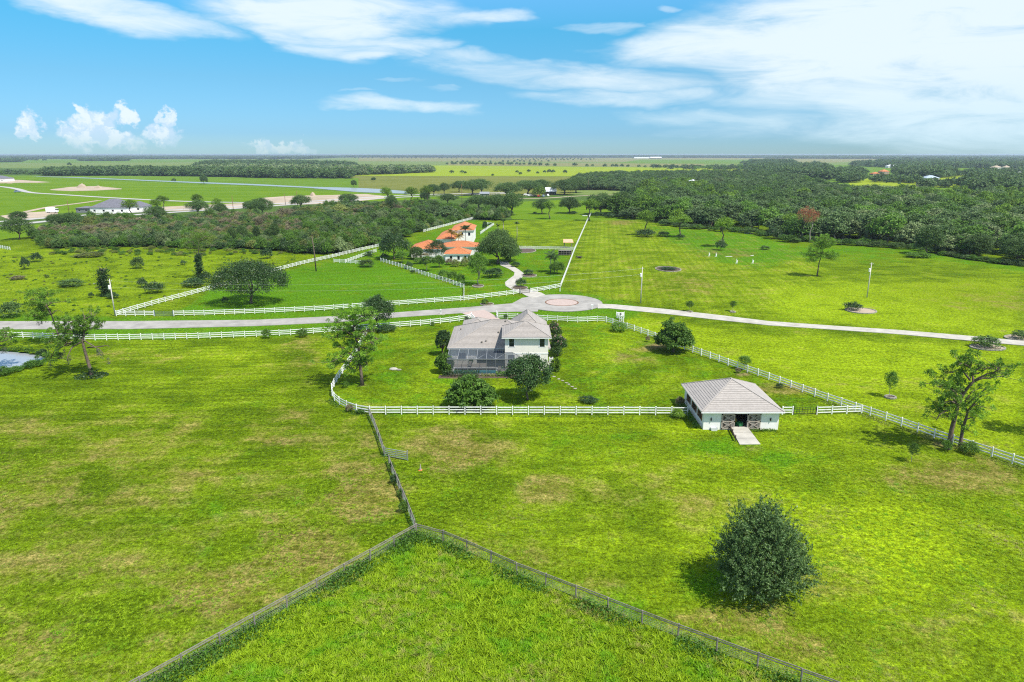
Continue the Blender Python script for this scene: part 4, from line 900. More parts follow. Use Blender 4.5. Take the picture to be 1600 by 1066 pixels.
for i in (0, 2, 3, 4, 5):
    a, b = XS[i], XS[i + 1]
    if i % 2: MB().bar((a, yf, zf + .01), (b, (yf + ye) / 1.7, (zf + ze) / 2), .04).build('brace', M['bronze2'], H)
    else: MB().bar((b, yf, zf + .01), (a, (yf + ye) / 1.7, (zf + ze) / 2), .04).build('brace', M['bronze2'], H)
for i in range(6):
    a, b = XS[i] + .04, XS[i + 1] - .04
    MB().add([(a, yf + .05, zf), (b, yf + .05, zf), (b, ye, ze), (a, ye, ze)], [(0, 1, 2, 3)]).build('roof_screen', M['screen'], H)
    MB().add([(a, yf, .14), (b, yf, .14), (b, yf, zf - .06), (a, yf, zf - .06)], [(0, 1, 2, 3)]).build('screen_panel', M['screen'], H)
MB().add([(XS[0], yf, .14), (XS[0], yw - .1, .14), (XS[0], yw - .7, ze), (XS[0], yf, zf)], [(0, 1, 2, 3)]).build('side_screen', M['screen'], H)
MB().add([(-1.2, yf + .05, zf), (2.25, yf + .05, zf), (.1, yb - .08, 3.5), (-1.2, yb - .08, 3.5)], [(0, 1, 2, 3)]).build('roof_screen', M['screen'], H)
MB().add([(-1.2, yf, .14), (2.25, yf, .14), (2.25, yf, zf - .06), (-1.2, yf, zf - .06)], [(0, 1, 2, 3)]).build('screen_panel', M['screen'], H)
# furniture under the porch
def patio_table(x, y):
    r = empty('patio_table', (x, y, .14)); tag(r, 'dark round patio table in the shade of the covered porch', 'table')
    MB().lathe([(.02, .70), (.6, .70), (.6, .74), (.02, .745)], 16).build('table_top', M['darkwood'], r); MB().lathe([(.3, 0), (.28, .04), (.05, .06), (.05, .70)], 10).build('pedestal', M['black'], r)
patio_table(-4.9, 125.4)
def lounger(x, y, lab):
    r = empty('pool_lounger', (x, y, .14)); tag(r, lab, 'lounger'); MB().box(-.3, .3, -.9, .3, .28, .36).build('seat', M['wood'], r)
    MB().bar((0, .3, .34), (0, .85, .72), .6, .06).build('backrest', M['wood'], r)
    for a in (-.26, .26):
        for b in (-.8, .2): MB().box(a - .02, a + .02, b - .02, b + .02, 0, .28).build('leg', M['bronze'], r)
lounger(-2.3, 119.8, 'grey pool lounger on the deck right of the pool'); lounger(-7.9, 123.0, 'grey pool lounger against the cream wall behind the pool')
def condenser(px, py, lab):
    x, y = G(px, py); r = empty('air_conditioner', (x, y, 0)); tag(r, lab, 'air conditioner', 'air conditioners beside the house')
    MB().box(-.45, .45, -.45, .45, 0, .1).build('pad', M['concrete'], r); MB().box(-.38, .38, -.38, .38, .1, .95).build('casing', M['trim'], r)
    MB().lathe([(.32, .95), (.32, 1.0), (.05, 1.01)], 14).build('fan_grille', M['black'], r)
    for k in range(6): MB().box(-.34, .34, -.40, -.381, .18 + .12 * k, .22 + .12 * k).build('louvre', M['bronze'], r)
condenser(860.5, 577, 'white air conditioner nearest the front corner of the cream house'); condenser(861, 566, 'white air conditioner farther back beside the cream house wall')
# ------------------------------------------------------------------ barn
bx_, by_ = 27.8, 92.5
B = empty('barn', (bx_, by_, 0)); tag(B, 'white stucco barn with pale grey hip tile roof and sliding doors', 'barn')
WX = 10.9
do = wrect(1148.6, 1166.6, 647, 671.8, 92.5); dl, dr = do[0] - bx_, do[1] - bx_
mb = MB()
mb.box(0, dl, 0, .2, 0, 2.85); mb.box(dr, WX, 0, .2, 0, 2.85); mb.box(dl, dr, 0, .2, 2.45, 2.85)
SW = [(1.2, 2.9), (4.3, 6.3), (7.9, 9.4)]
ys_ = [.201] + [v for s_ in SW for v in s_] + [11.1]
for a, b in zip(ys_[:-1], ys_[1:]):
    if (a, b) in SW: mb.box(0, .2, a, b, 0, 1.05); mb.box(0, .2, a, b, 2.35, 2.85)
    else: mb.box(0, .2, a, b, 0, 2.85)
mb.box(WX - .2, WX, .201, 11.1, 0, 2.85); mb.box(0, WX, 11.101, 11.3, 0, 2.85)
mb.build('wall', M['barnwall'], B)
MB().box(.2, WX - .2, .2, 11.1, .02, .12).build('floor_slab', M['interior'], B)
for k in range(2): MB().box(dl - .4 if k == 0 else dr + .2, (dl - .2) if k == 0 else dr + .4, 3.2, 9.5, .12, 2.0).build('stall_wall', M['brownwood'], B)
hip(B, -.55, WX + .45, -.6, 11.15 + .65, 2.98, 2.95, M['barntile'], name='roof')
for (a, b) in SW:
    # brown shutters and frames in the side wall
    w_ = MB(); c = (a + b) / 2
    for (u0, u1, z0, z1) in ((a, a + .09, 1.05, 2.35), (b - .09, b, 1.05, 2.35), (a + .09, b - .09, 1.05, 1.14), (a + .09, b - .09, 2.26, 2.35), (c - .04, c + .04, 1.14, 2.26)): w_.box(-.05, .16, u0, u1, z0, z1)
    wn_ = w_.build('window', M['brownwood'], B); MB().box(.05, .07, a + .09, b - .09, 1.14, 2.26).build('pane', M['glass'], wn_)
    for (u0, u1) in ((a - .42, a - .02), (b + .02, b + .42)):
        sh = MB().box(-.06, -.004, u0, u1, 1.02, 2.38).build('shutter', M['brownwood'], B)
        MB().box(-.075, -.0605, u0 + .05, u1 - .05, 1.62, 1.70).build('batten', M['darkwood'], sh)
def slide(x0, x1, z0=.12, z1=2.5):
    d_ = MB().box(x0, x1, -.075, -.03, z0, z1).build('sliding_door', M['wood'], B)
    n = 7
    for k in range(n): a = x0 + (x1 - x0) * k / n; MB().box(a + .01, a + (x1 - x0) / n - .01, -.09, -.0755, z0 + .02, z1 - .02).build('plank', M['darkwood'] if k % 3 == 1 else M['wood'], d_)
    y = -.115; zc = (z0 + z1) / 2
    for z in (z0 + .09, zc, z1 - .09): MB().bar((x0, y, z), (x1, y, z), .04, .16).build('batten', M['palewood'], d_)
    for x in (x0 + .08, x1 - .08): MB().bar((x, y - .002, z0), (x, y - .002, z1), .15, .036).build('stile', M['palewood'], d_)
    for (za, zb) in ((z0 + .17, zc - .08), (zc + .08, z1 - .17)):
        MB().bar((x0 + .16, y, za), (x1 - .16, y, zb), .034, .13).build('cross_brace', M['palewood'], d_); MB().bar((x0 + .16, y - .012, zb), (x1 - .16, y - .012, za), .034, .13).build('cross_brace', M['palewood'], d_)


dw = dr - dl
slide(dl - dw - .02, dl - .02 + .05); slide(dr - .05, dr + dw)
MB().bar((dl - dw - .4, -.05, 2.60), (dr + dw + .4, -.05, 2.60), .06, .09).build('door_track', M['black'], B)
for px in (1111, 1203.8):
    x, z = XZ(px, 655, 92.5); l_ = MB(); l_.box(x - bx_ - .06, x - bx_ + .06, -.05, -.002, z - .15, z + .15); l_.tube([(x - bx_, -.14, z - .22), (x - bx_, -.14, z + .1)], [.09, .07], 8); l_.tube([(x - bx_, -.14, z + .1), (x - bx_, -.14, z + .3)], [.11, .02], 8); l_.build('wall_lamp', M['black'], B)
MB().box(WX + .41, WX + .5, -.6, 11.8, 2.80, 2.93).build('gutter', M['trim'], B); MB().box(-.6, WX + .5, -.7, -.61, 2.80, 2.93).build('gutter', M['trim'], B)
# ramp of concrete pads with low side kerb
rl = [G(1141, 671), G(1167, 671), G(1188.5, 695), G(1156, 695.5)]
rmp = empty('entrance_ramp', (*G(1164, 683), 0)); tag(rmp, 'pale concrete ramp leading down from the barn doorway', 'ramp'); ro = G(1164, 683)
for k in range(3):
    t0, t1 = k / 3, (k + 1) / 3 - .012
    def L2(a, b, t): return (a[0] + (b[0] - a[0]) * t - ro[0], a[1] + (b[1] - a[1]) * t - ro[1])
    a, b = L2(rl[0], rl[3], t0), L2(rl[1], rl[2], t0); c, d = L2(rl[1], rl[2], t1), L2(rl[0], rl[3], t1); h0, h1 = .42 - .12 * k, .42 - .12 * (k + 1) + .03
    m_ = MB(); m_.add([(*a, h0), (*b, h0), (*c, h1), (*d, h1), (*a, 0), (*b, 0), (*c, 0), (*d, 0)], [(3, 2, 1, 0)[::-1], (4, 5, 1, 0), (5, 6, 2, 1), (6, 7, 3, 2), (7, 4, 0, 3)]); m_.build('slab', M['concrete'], rmp)
m_ = MB(); a = (rl[0][0] - ro[0] - .1, rl[0][1] - ro[1]); b = (rl[3][0] - ro[0] - .25, rl[3][1] - ro[1] + 1.2)
m_.bar((*a, .55), (*b, .45), .12, .25); m_.build('side_board', M['darkwood'], rmp)
for q in (a, ((a[0] + b[0]) / 2, (a[1] + b[1]) / 2), b): MB().bar((*q, 0), (*q, 1.0), .1).build('post', M['darkwood'], rmp)
# mower inside the doorway
mx, my = 27.8 + (dl + dr) / 2 - .1, 93.4
r = empty('ride_on_mower', (mx, my, .12), .35); tag(r, 'green ride-on mower parked just inside the barn doorway', 'mower')
hb_ = MB(); hb_.prism([(-.32, -.75), (.32, -.75), (.36, .0), (-.36, .0)], .35, .85); hb_.box(-.45, .45, .0, .75, .3, .5); hb_.build('body', M['greenpaint'], r)
MB().box(-.55, .55, -.35, .25, .16, .3).build('mower_deck', M['greenpaint'], r); s_ = MB(); s_.box(-.25, .25, .3, .75, .52, .62); s_.box(-.25, .25, .7, .8, .62, 1.0); s_.build('seat', M['yellow'], r)
for (x, y, rr) in ((-.42, -.6, .2), (.42, -.6, .2), (-.5, .5, .3), (.5, .5, .3)): m_ = MB(); m_.tube([(x - .09, y, rr), (x + .09, y, rr)], [rr, rr], 14); m_.build('wheel', M['rubber'], r)
MB().tube([(0, .05, .8), (0, .22, 1.02)], [.02, .02], 6).build('steering_column', M['black'], r); m_ = MB(); m_.tube([(0, .22, 1.02), (0, .235, 1.04)], [.18, .18], 14); m_.build('steering_wheel', M['black'], r)
# white tub by the barn wall, red tarp heap behind the barn
x, y = G(1114.5, 671.5); r = empty('water_trough', (x, y - .3, 0)); tag(r, 'small white water trough against the barn front wall', 'trough')
m_ = MB(); m_.add([(-.4, -.22, 0), (.4, -.22, 0), (.4, .22, 0), (-.4, .22, 0), (-.48, -.28, .42), (.48, -.28, .42), (.48, .28, .42), (-.48, .28, .42)], [(0, 1, 5, 4), (1, 2, 6, 5), (2, 3, 7, 6), (3, 0, 4, 7), (0, 3, 2, 1)]); m_.build('tub', M['trim'], r); MB().box(-.42, .42, -.24, .24, .32, .34).build('water', M['pond'], r)
# ------------------------------------------------------------------ villa with terracotta roofs
vx, vy = G(715, 409)
V = empty('villa', (vx, vy, 0)); tag(V, 'white villa with terracotta tile hip roofs spread among garden trees', 'house')
def block(pxl, pxr, pye, z, dep, rise, walls=True, wmat='barnwall', over=.5, name='roof', pitch=.55, holes=()):
    xl, ye_ = G(pxl, pye, z); xr, _ = G(pxr, pye, z); xl -= vx; xr -= vx; ye_ -= vy
    hip(V, xl, xr, ye_, ye_ + dep, z, rise, M['redtile'], name=name, pitch=pitch)
    if walls: wallbox(V, xl + over, xr - over, ye_ + over, ye_ + dep - over, 0, z - .19, M[wmat], 'wall', holes=holes)
    return xl, xr, ye_
z0 = 3.1
xl, xr, ye_ = block(693.5, 735, 397, z0, 9.5, 2.0, walls=False, name='front_roof')
ww = []
for px in (704.7, 716.4, 727): 
    a = XZ(px, 401, vy + ye_ + .5)[0] - vx; ww.append((a - .45, a + .45, .8, 2.3))
wallbox(V, xl + .5, xr - .5, ye_ + .5, ye_ + 9, 0, z0 - .19, M['barnwall'], 'front_wall', holes=ww)
for w_ in ww: window(V, *w_, ye_ + .58, 'bronze', mull=0)
block(640, 690, 389.5, 3.3, 16, 2.4, name='left_roof')
block(688, 748, 386, 3.3, 12, 1.7, name='link_roof')
block(681, 712, 374, 3.6, 26, 2.2, name='middle_roof')
xl, xr, ye_ = block(704, 741, 360, 5.8, 22, 2.3, walls=False, name='upper_roof')
ww = []
for px in (712, 722, 733): a = XZ(px, 365, vy + ye_ + .5)[0] - vx; ww.append((a - .5, a + .5, 3.3, 4.8))
wallbox(V, xl + .5, xr - .5, ye_ + .5, ye_ + 21.5, 0, 5.6, M['barnwall'], 'upper_wall', holes=ww)
for w_ in ww: window(V, *w_, ye_ + .58, 'bronze', mull=0)
# garden wall
g0 = XZ(655, 404, vy - 4); g2 = XZ(694, 406, vy - 4)
r = empty('garden_wall', (g0[0], vy + 3.5, 0)); tag(r, 'low white garden wall in front of the left villa wing', 'wall'); MB().box(0, g2[0] - g0[0], 0, .25, 0, 1.6).build('wall_panel', M['barnwall'], r); MB().box(-.05, g2[0] - g0[0] + .05, -.06, .31, 1.602, 1.70).build('coping', M['trim'], r)
# ------------------------------------------------------------------ other buildings
M['bluegreyroof'] = plain('blue_grey_metal_roof', (.34, .40, .46), .5, .05, .3, 0)
def house_box(label, pxl, pxr, pyb, wall_h, dep, rise, wmat, rmat, cat='house', name='house', nwin=3, group=None, pitchless=True, hipf=.45, gable=False):
    xl, y = G(pxl, pyb); xr, _ = G(pxr, pyb); r = empty(name, (xl, y, -.25)); tag(r, label, cat, group); w = xr - xl
    holes = []
    for i in range(nwin):
        c = w * (i + .5) / nwin; s_ = min(.8, w / nwin * .28); holes.append((c - s_, c + s_, .9, min(wall_h - .4, 2.3)))
    wallbox(r, 0, w, 0, dep, 0, wall_h, M[wmat], holes=holes)
    for h_ in holes: window(r, *h_, .06, 'trim', mull=0, sill=False)
    o_ = .5; z = wall_h + .002; m_ = MB(); x0, x1, y0, y1 = -o_, w + o_, -o_, dep + o_
    if gable:
        yc = (y0 + y1) / 2
        for sgn, ya in ((1, y0), (-1, y1)):
            m_.add([(x0, ya, z), (x1, ya, z), (x1, yc, z + rise), (x0, yc, z + rise), (x0, ya, z + .2), (x1, ya, z + .2), (x1, yc, z + rise + .2), (x0, yc, z + rise + .2)], [(0, 1, 2, 3), (4, 5, 6, 7), (0, 1, 5, 4), (1, 2, 6, 5), (3, 0, 4, 7)])
        m_.build('roof', M[rmat], r); MB().add([(0, .1, wall_h), (0, dep - .1, wall_h), (0, dep / 2, wall_h + rise * .9), (.2, .1, wall_h), (.2, dep - .1, wall_h), (.2, dep / 2, wall_h + rise * .9)], [(0, 1, 2), (5, 4, 3), (0, 2, 5, 3), (1, 2, 5, 4)]).build('gable', M[wmat], r)
    else:
        h = min(x1 - x0, y1 - y0) / 2 * 1.0
        if x1 - x0 > y1 - y0: R0, R1 = (x0 + h, (y0 + y1) / 2), (x1 - h, (y0 + y1) / 2)
        else: R0, R1 = ((x0 + x1) / 2, y0 + h), ((x0 + x1) / 2, y1 - h)
        if x1 - x0 > y1 - y0: fs_ = [(0, 1, 5, 4), (1, 2, 5), (2, 3, 4, 5), (3, 0, 4)]
        else: fs_ = [(0, 1, 4), (1, 2, 5, 4), (2, 3, 5), (3, 0, 4, 5)]
        m_.add([(x0, y0, z + .12), (x1, y0, z + .12), (x1, y1, z + .12), (x0, y1, z + .12), (*R0, z + rise), (*R1, z + rise)], fs_); m_.box(x0, x1, y0, y1, z, z + .11); m_.build('roof', M[rmat], r)
    return r
house_box('long low white house with dark grey hip roof beyond the scrub', 141, 198, 332.5, 3.6, 19, 5.4, 'barnwall', 'greyroof', nwin=4)
house_box('white side wing of the grey roofed house, half behind a pine', 199, 222, 330, 3.2, 14, 3.4, 'barnwall', 'greyroof', nwin=2, name='house_wing')
house_box('low dark screened annex at the left end of the grey roofed house', 119, 140, 332, 3.0, 10, 1.2, 'bronze', 'greyroof', nwin=2, name='screened_annex', cat='annex')
house_box('white roofed farmhouse under dark oaks left of the wood', 853, 869, 304, 3.0, 14, 3.6, 'darkwood', 'whiteroof', nwin=2, gable=True)
house_box('long white barn far off on the flat fields near the horizon', 991, 1016, 247.6, 7, 30, 5, 'barnwall', 'whiteroof', 'barn', 'far_barn', 3, gable=True)
house_box('dark sided barn with pale gable roof near the horizon', 1016, 1034, 247.8, 6, 40, 9, 'darkwood', 'whiteroof', 'barn', 'far_barn', 2, gable=True)
house_box('white shed half hidden by trees left of the farm track', 750, 764, 307.5, 2.8, 10, 1.6, 'stone', 'steel', 'shed', 'shed', 2, gable=True)
house_box('orange roofed house among far trees at the upper right', 1378, 1389, 273.5, 6.5, 16, 4, 'sandwall' if 'sandwall' in M else 'sand', 'redtile', nwin=2)
house_box('low orange roofed wing beside the far two-storey house', 1364, 1376, 274, 3.2, 14, 3, 'sand', 'redtile', nwin=2, name='house_wing')
house_box('pale blue roofed house behind dark trees in the right clearing', 1447, 1468, 281.5, 3.4, 16, 3.8, 'barnwall', 'bluegreyroof', nwin=2)
house_box('pale roofed outbuilding right of the blue roofed house', 1463, 1474, 288.5, 3.5, 9, 2.5, 'barnwall', 'whiteroof', 'outbuilding', 'outbuilding', 1)
house_box('tan house with low roof at the left of the right clearing', 1438, 1455, 291.5, 3.2, 10, 2.2, 'sand', 'greytile', nwin=2)
house_box('white house between far trees above the orange roofed house', 1388, 1405, 262.5, 5, 18, 5, 'barnwall', 'whiteroof', nwin=2)
house_box('bright white house alone in the far wood, upper right', 1416, 1429, 256.4, 6, 20, 4, 'barnwall', 'whiteroof', nwin=2)
house_box('cream roofed house far right above the green turf strip', 1553, 1566, 264.8, 5, 18, 5, 'barnwall', 'sand', nwin=2)
house_box('second cream house at the far right edge of the turf strip', 1570, 1579, 265.3, 6, 14, 5, 'barnwall', 'sand', nwin=2)
house_box('very long white roofed stable at the right edge', 1577, 1640, 275.3, 3.5, 16, 4, 'sand', 'whiteroof', 'stable', 'stable', 6, gable=True)
house_box('pale building at the far left edge beside the new road', -20, 8, 283.8, 4.5, 20, 4, 'barnwall', 'greyroof', nwin=3)
house_box('tiny white farm building in the middle of the wood canopy', 1079, 1089, 300, 11.5, 10, 1.4, 'barnwall', 'whiteroof', 'outbuilding', 'outbuilding', 1)
# open shelter and timber coop beside the long fence
x, y = G(887.5, 387); r = empty('open_shelter', (x, y, 0)); tag(r, 'small open shelter with pale orange roof beside the long white fence', 'shelter')
for a in (-1.6, 1.6):
    for b in (-1.2, 1.2): MB().box(a - .08, a + .08, b - .08, b + .08, 0, 2.3).build('post', M['wood'], r)
MB().add([(-2.2, -1.8, 2.3), (2.2, -1.8, 2.3), (1.9, 1.8, 3.3), (-1.9, 1.8, 3.3), (-2.2, -1.8, 2.42), (2.2, -1.8, 2.42), (1.9, 1.8, 3.42), (-1.9, 1.8, 3.42)], [(4, 5, 6, 7), (3, 2, 1, 0), (0, 1, 5, 4), (1, 2, 6, 5), (2, 3, 7, 6), (3, 0, 4, 7)]).build('roof', plain('salmon_roof', (.55, .33, .20), .8, .1, 1, .1), r)
x, y = G(883, 399.5); r = empty('timber_coop', (x, y, 0)); tag(r, 'low grey timber coop with open frame below the shelter', 'coop')
for k in range(6): MB().box(-2.6 + k * 1.04 - .06, -2.6 + k * 1.04 + .06, -.06, .06, 0, 1.9).build('post', M['wood'], r)
for z in (.5, 1.1, 1.9): MB().box(-2.6, 2.6, -.10, -.062, z - .06, z + .06).build('rail', M['wood'], r)
MB().box(-2.7, 2.7, -.1, 1.9, 1.962, 2.03).build('roof_deck', M['wood'], r); MB().box(-2.6, 2.6, 1.7, 1.8, 0, 1.9).build('back_panel', M['darkwood'], r)
x, y = G(905, 403.5); r = empty('flatbed_trailer', (x, y, 0)); tag(r, 'dark flatbed trailer parked right of the long white fence', 'trailer')
MB().box(-1.2, 1.2, -.8, .8, .45, .6).build('bed', M['darkwood'], r); MB().box(-1.2, -1.12, -.8, .8, .6, .95).build('headboard', M['darkwood'], r); MB().bar((1.2, 0, .5), (2.0, 0, .42), .08).build('tow_bar', M['black'], r)
for a in (-.35, .35):
    for b in (-.88, .88): m_ = MB(); m_.tube([(a, b - .08, .3), (a, b + .08, .3)], [.3, .3], 12); m_.build('wheel', M['rubber'], r)
# ------------------------------------------------------------------ poles and wires
def pole(px, py, top, label, lean=0, transformer=True, mat='pole', r=.16, name='utility_pole', arm=True):
    x, y = G(px, py); h = XZ(px, top, y)[1]; o = empty(name, (x, y, 0)); tag(o, label, 'utility pole', 'utility poles')
    m_ = MB(); m_.tube([(0, 0, 0), (lean * .5, 0, h * .5), (lean, 0, h)], [r, r * .85, r * .65], 10); m_.build('shaft', M[mat], o, smooth=True)
    if transformer: t = MB(); t.lathe([(.02, -.55), (.24, -.52), (.25, .3), (.15, .42), (.05, .45)], 12, (lean * .8 - .34, -.05)); t.build('transformer', M['trim'], o, (0, 0, h * .80)); MB().bar((lean, 0, h * .80), (lean - .3, -.05, h * .80), .07).build('bracket', M['black'], o)
    if arm:
        MB().bar((lean - .45, 0, h - .35), (lean + .45, 0, h - .35), .09).build('crossarm', M['wood'], o)
        for s_ in (-.4, 0, .4): MB().lathe([(.03, 0), (.06, .05), (.03, .1), (.06, .14), (.02, .2)], 8).build('insulator', M['trim'], o, (lean + s_, 0, h - (.3 if s_ else 0)))
    return x, y, h
p1 = pole(180, 494, 437, 'pale concrete pole with transformer at the left end of the roadside fence', arm=True)
p2 = pole(1001, 474, 418, 'pale concrete pole with transformer right of the cul-de-sac')
p3 = pole(1354.5, 465, 411, 'slim concrete pole with small transformer in the right-hand field')
for k, (dz, yy) in enumerate(((-.3, 0), (-1.9, .2))):
    pts = []
    for i in range(41):
        t = i / 40; pts.append((p1[0] + (p2[0] - p1[0]) * t, p1[1] + (p2[1] - p1[1]) * t + yy, p1[2] + (p2[2] - p1[2]) * t + dz - 3.0 * 4 * t * (1 - t) * .8))
    m_ = MB(); m_.tube(pts, [.009] * 41, 4); o = m_.build('power_line', M['steel']); tag(o, ['upper', 'lower'][k] + ' thin power line sagging between the two roadside poles', 'cable')
def snag(px, py, top, label, r=.2, mat='bark'):
    x, y = G(px, py); h = XZ(px, top, y)[1]; o = empty('dead_tree', (x, y, 0)); tag(o, label, 'dead tree'); rd = random.Random(int(px)); mb = MB()
    mb.tube([(0, 0, 0), (-.15, 0, h * .5), (-.5, 0, h)], [r, r * .8, r * .4], 7); mb.build('trunk', M[mat], o, smooth=True)
    for k in range(6):
        b = MB(); z = h * rd.uniform(.72, .98); a = rd.uniform(0, 6.28); q = mathutils.Vector((-.15 - .35 * z / h, 0, z)); e = q + mathutils.Vector((cos(a), sin(a), rd.uniform(-.1, .7))) * rd.uniform(.8, 2.0); b.tube([q, q.lerp(e, .5) + mathutils.Vector((0, 0, .15)), e], [.08, .05, .015], 5); b.build('limb', M[mat], o)
snag(494, 424, 368, 'bare dead trunk standing beside the slanting white fence', .24, 'bark')
for (px, py, top, lab) in ((109, 338, 312, 'thin dark pole left of the grey roofed house'), (366, 341, 306, 'thin pole beyond the highway near the sand lot'), (465, 322, 299, 'thin pole in front of the canal'), (446, 320, 303, 'thin short pole at the left end of the pink sand lot'), (722, 325, 288, 'tall thin pole beside the farm buildings'), (919, 297, 281, 'thin pale pole in front of the wood edge')):
    pole(px, py, top, lab, transformer=False, mat='brownwood', r=.2, arm=False)
# ------------------------------------------------------------------ vehicles
def far_vehicle(label, px, py, L, H_, col, rz=0., cabf=.3, group=None, name='parked_vehicle', cat='vehicle', box=False):
    x, y = G(px, py); r = empty(name, (x, y, -.1), rz); tag(r, label, cat, group); w = 2.0
    m_ = MB()
    if box: m_.box(-L / 2, L / 2 - 2, -w / 2, w / 2, .5, H_); m_.box(L / 2 - 1.98, L / 2, -w / 2 + .05, w / 2 - .05, .45, H_ * .75)
    else: m_.box(-L / 2, L / 2, -w / 2, w / 2, .35, H_ * .55); m_.add([(-L * .4, -w / 2 + .1, H_ * .55), (L * .22, -w / 2 + .1, H_ * .55), (L * .22, w / 2 - .1, H_ * .55), (-L * .4, w / 2 - .1, H_ * .55), (-L * .33, -w / 2 + .2, H_), (L * .08, -w / 2 + .2, H_), (L * .08, w / 2 - .2, H_), (-L * .33, w / 2 - .2, H_)], [(4, 5, 6, 7), (0, 1, 5, 4), (1, 2, 6, 5), (2, 3, 7, 6), (3, 0, 4, 7)])
    m_.build('body', col, r)
    if not box: MB().box(-L * .31, L * .10, -w / 2 + .12, w / 2 - .12, H_ * .62, H_ * .88).build('window_band', M['tint'], r)
    else: MB().box(L / 2 - 1.2, L / 2 + .02, -w / 2 + .02, w / 2 - .02, H_ * .5, H_ * .68).build('windscreen', M['tint'], r)
    for a in (-L * .32, L * .32):
        for b in (-w / 2 + .02, w / 2 - .02): m_ = MB(); m_.tube([(a, b - .12, .36), (a, b + .12, .36)], [.36, .36], 12); m_.build('wheel', M['rubber'], r)
far_vehicle('white box truck parked on the grass left of the grey roofed house', 82, 332.2, 7.5, 3.6, M['trim'], .1, name='box_truck', cat='truck', box=True)
far_vehicle('small blue-grey pickup by the bend of the new road', 27, 300.5, 5.5, 2.2, M['bluegrey'], .3, name='pickup_truck', cat='truck')
for i, (px, py, m, lab) in enumerate(((822, 305.5, 'trim', 'white car parked leftmost under the farm oaks'), (828, 306.5, 'trim', 'second white car in the farm yard row'), (835, 307, 'sand', 'tan car in the farm yard row'), (842, 307.5, 'red', 'red car in the farm yard row, below the lime tree'), (849, 307.5, 'bluegrey', 'blue-grey car in the farm yard beside the white roofed house'), (855, 306.5, 'trim', 'white car rightmost in the farm yard row'))):
    far_vehicle(lab, px, py, 5, 2.0, M[m], .4 * i, name='parked_car', cat='car', group='cars parked in the farm yard')
# ------------------------------------------------------------------ small things
def small(name, label, cat, px, py, parts, group=None, rz=0):
    x, y = G(px, py); r = empty(name, (x, y, 0), rz); tag(r, label, cat, group)
    for nm, mb_, mt in parts: mb_.build(nm, M[mt], r)
    return r
small('mailbox', 'white mailbox post standing on a small pad beside the road left of the driveway', 'mailbox', 689, 492, [('pad', MB().box(-1.0, 1.0, -.5, .5, 0, .12), 'stone'), ('post', MB().box(-.09, .09, -.09, .09, .122, 1.15), 'vinyl'), ('box', MB().box(-.14, .14, -.28, .28, 1.152, 1.42), 'vinyl')])
small('mailbox', 'white mailbox at the near rim of the cul-de-sac', 'mailbox', 925, 484, [('post', MB().box(-.08, .08, -.08, .08, 0, 1.1), 'vinyl'), ('box', MB().box(-.3, .3, -.14, .14, 1.102, 1.36), 'vinyl')])
small('marker_post', 'short white marker post on the grass before the fence corner', 'post', 875, 455.5, [('shaft', MB().box(-.1, .1, -.1, .1, 0, .9), 'vinyl'), ('cap', MB().box(-.13, .13, -.13, .13, .902, .98), 'vinyl')])
small('entrance_sign', 'white entrance sign panel by the start of the concrete path', 'sign', 969, 497, [('panel', MB().box(-.9, .9, -.05, .05, .55, 1.45), 'vinyl'), ('post', MB().box(-1.0, -.902, -.06, .06, 0, 1.6), 'vinyl'), ('post', MB().box(.902, 1.0, -.06, .06, 0, 1.6), 'vinyl'), ('emblem', MB().prism([(-.25, -.07), (.25, -.07), (.25, -.052), (-.25, -.052)], .8, 1.2), 'black')])
small('fire_hydrant', 'yellow fire hydrant in the planting bed beside the road', 'hydrant', 760.5, 475.5, [('barrel', MB().lathe([(.2, 0), (.2, .08), (.14, .1), (.14, .62), (.18, .64), (.18, .7), (.12, .84), (.04, .92)], 12), 'yellow'), ('nozzle', MB().tube([(-.26, 0, .48), (.26, 0, .48)], [.07, .07], 8), 'yellow')])
small('traffic_cone', 'small pale traffic cone standing in the near pasture right of the wooden fence', 'cone', 657, 735, [('base', MB().box(-.22, .22, -.22, .22, 0, .05), 'orange'), ('cone', MB().lathe([(.16, .052), (.11, .3), (.10, .32), (.03, .85)], 12), 'palewood')])
small('low_trellis', 'low pale timber frame behind the corner fence post', 'frame', 789, 455, [('rail', MB().box(-.6, .6, -.05, .05, .35, .45), 'trim')]) if False else None
def jump(px, py, lab, wing=True):
    parts = [('upright', MB().box(-.07, .07, -.07, .07, 0, 1.6), 'vinyl'), ('foot', MB().box(-.45, .45, -.06, .06, .0, .12), 'vinyl')]
    if wing: parts.append(('wing', MB().box(.072, .40, -.03, .03, .3, 1.1), 'vinyl'))
    small('jump_stand', lab, 'jump stand', px, py, parts, 'white horse jump stands in the right-hand field')
jump(1107.6, 400.5, 'white jump stand leftmost, nearest the pine with a round bush'); jump(1118.5, 401, 'white jump stand second from the left, right under the third pine')
jump(1150.7, 411.5, 'tall white jump stand right of the fallen white pole'); jump(1175.8, 411.5, 'white jump stand farthest right, near a low white rail'); 
small('jump_pole', 'long white pole lying on the grass between the jump stands', 'pole', 1139, 401.5, [('bar', MB().box(-1.3, 1.3, -.08, .08, .05, .2), 'vinyl')], rz=.05)
small('jump_pole', 'short white pole lying behind the rightmost jump stand', 'pole', 1175, 400, [('bar', MB().box(-.7, .7, -.08, .08, .05, .2), 'vinyl')], rz=.3)
small('rail_stack', 'low white board lying on the grass in front of the wood', 'board', 1170, 364.8, [('board', MB().box(-2.2, 2.2, -.2, .2, .0, .25), 'vinyl')])
small('rail_stack', 'low white panel lying left of the far end of the long fence', 'board', 914, 337.5, [('board', MB().box(-1.6, 1.6, -.3, .3, .0, .3), 'vinyl')])
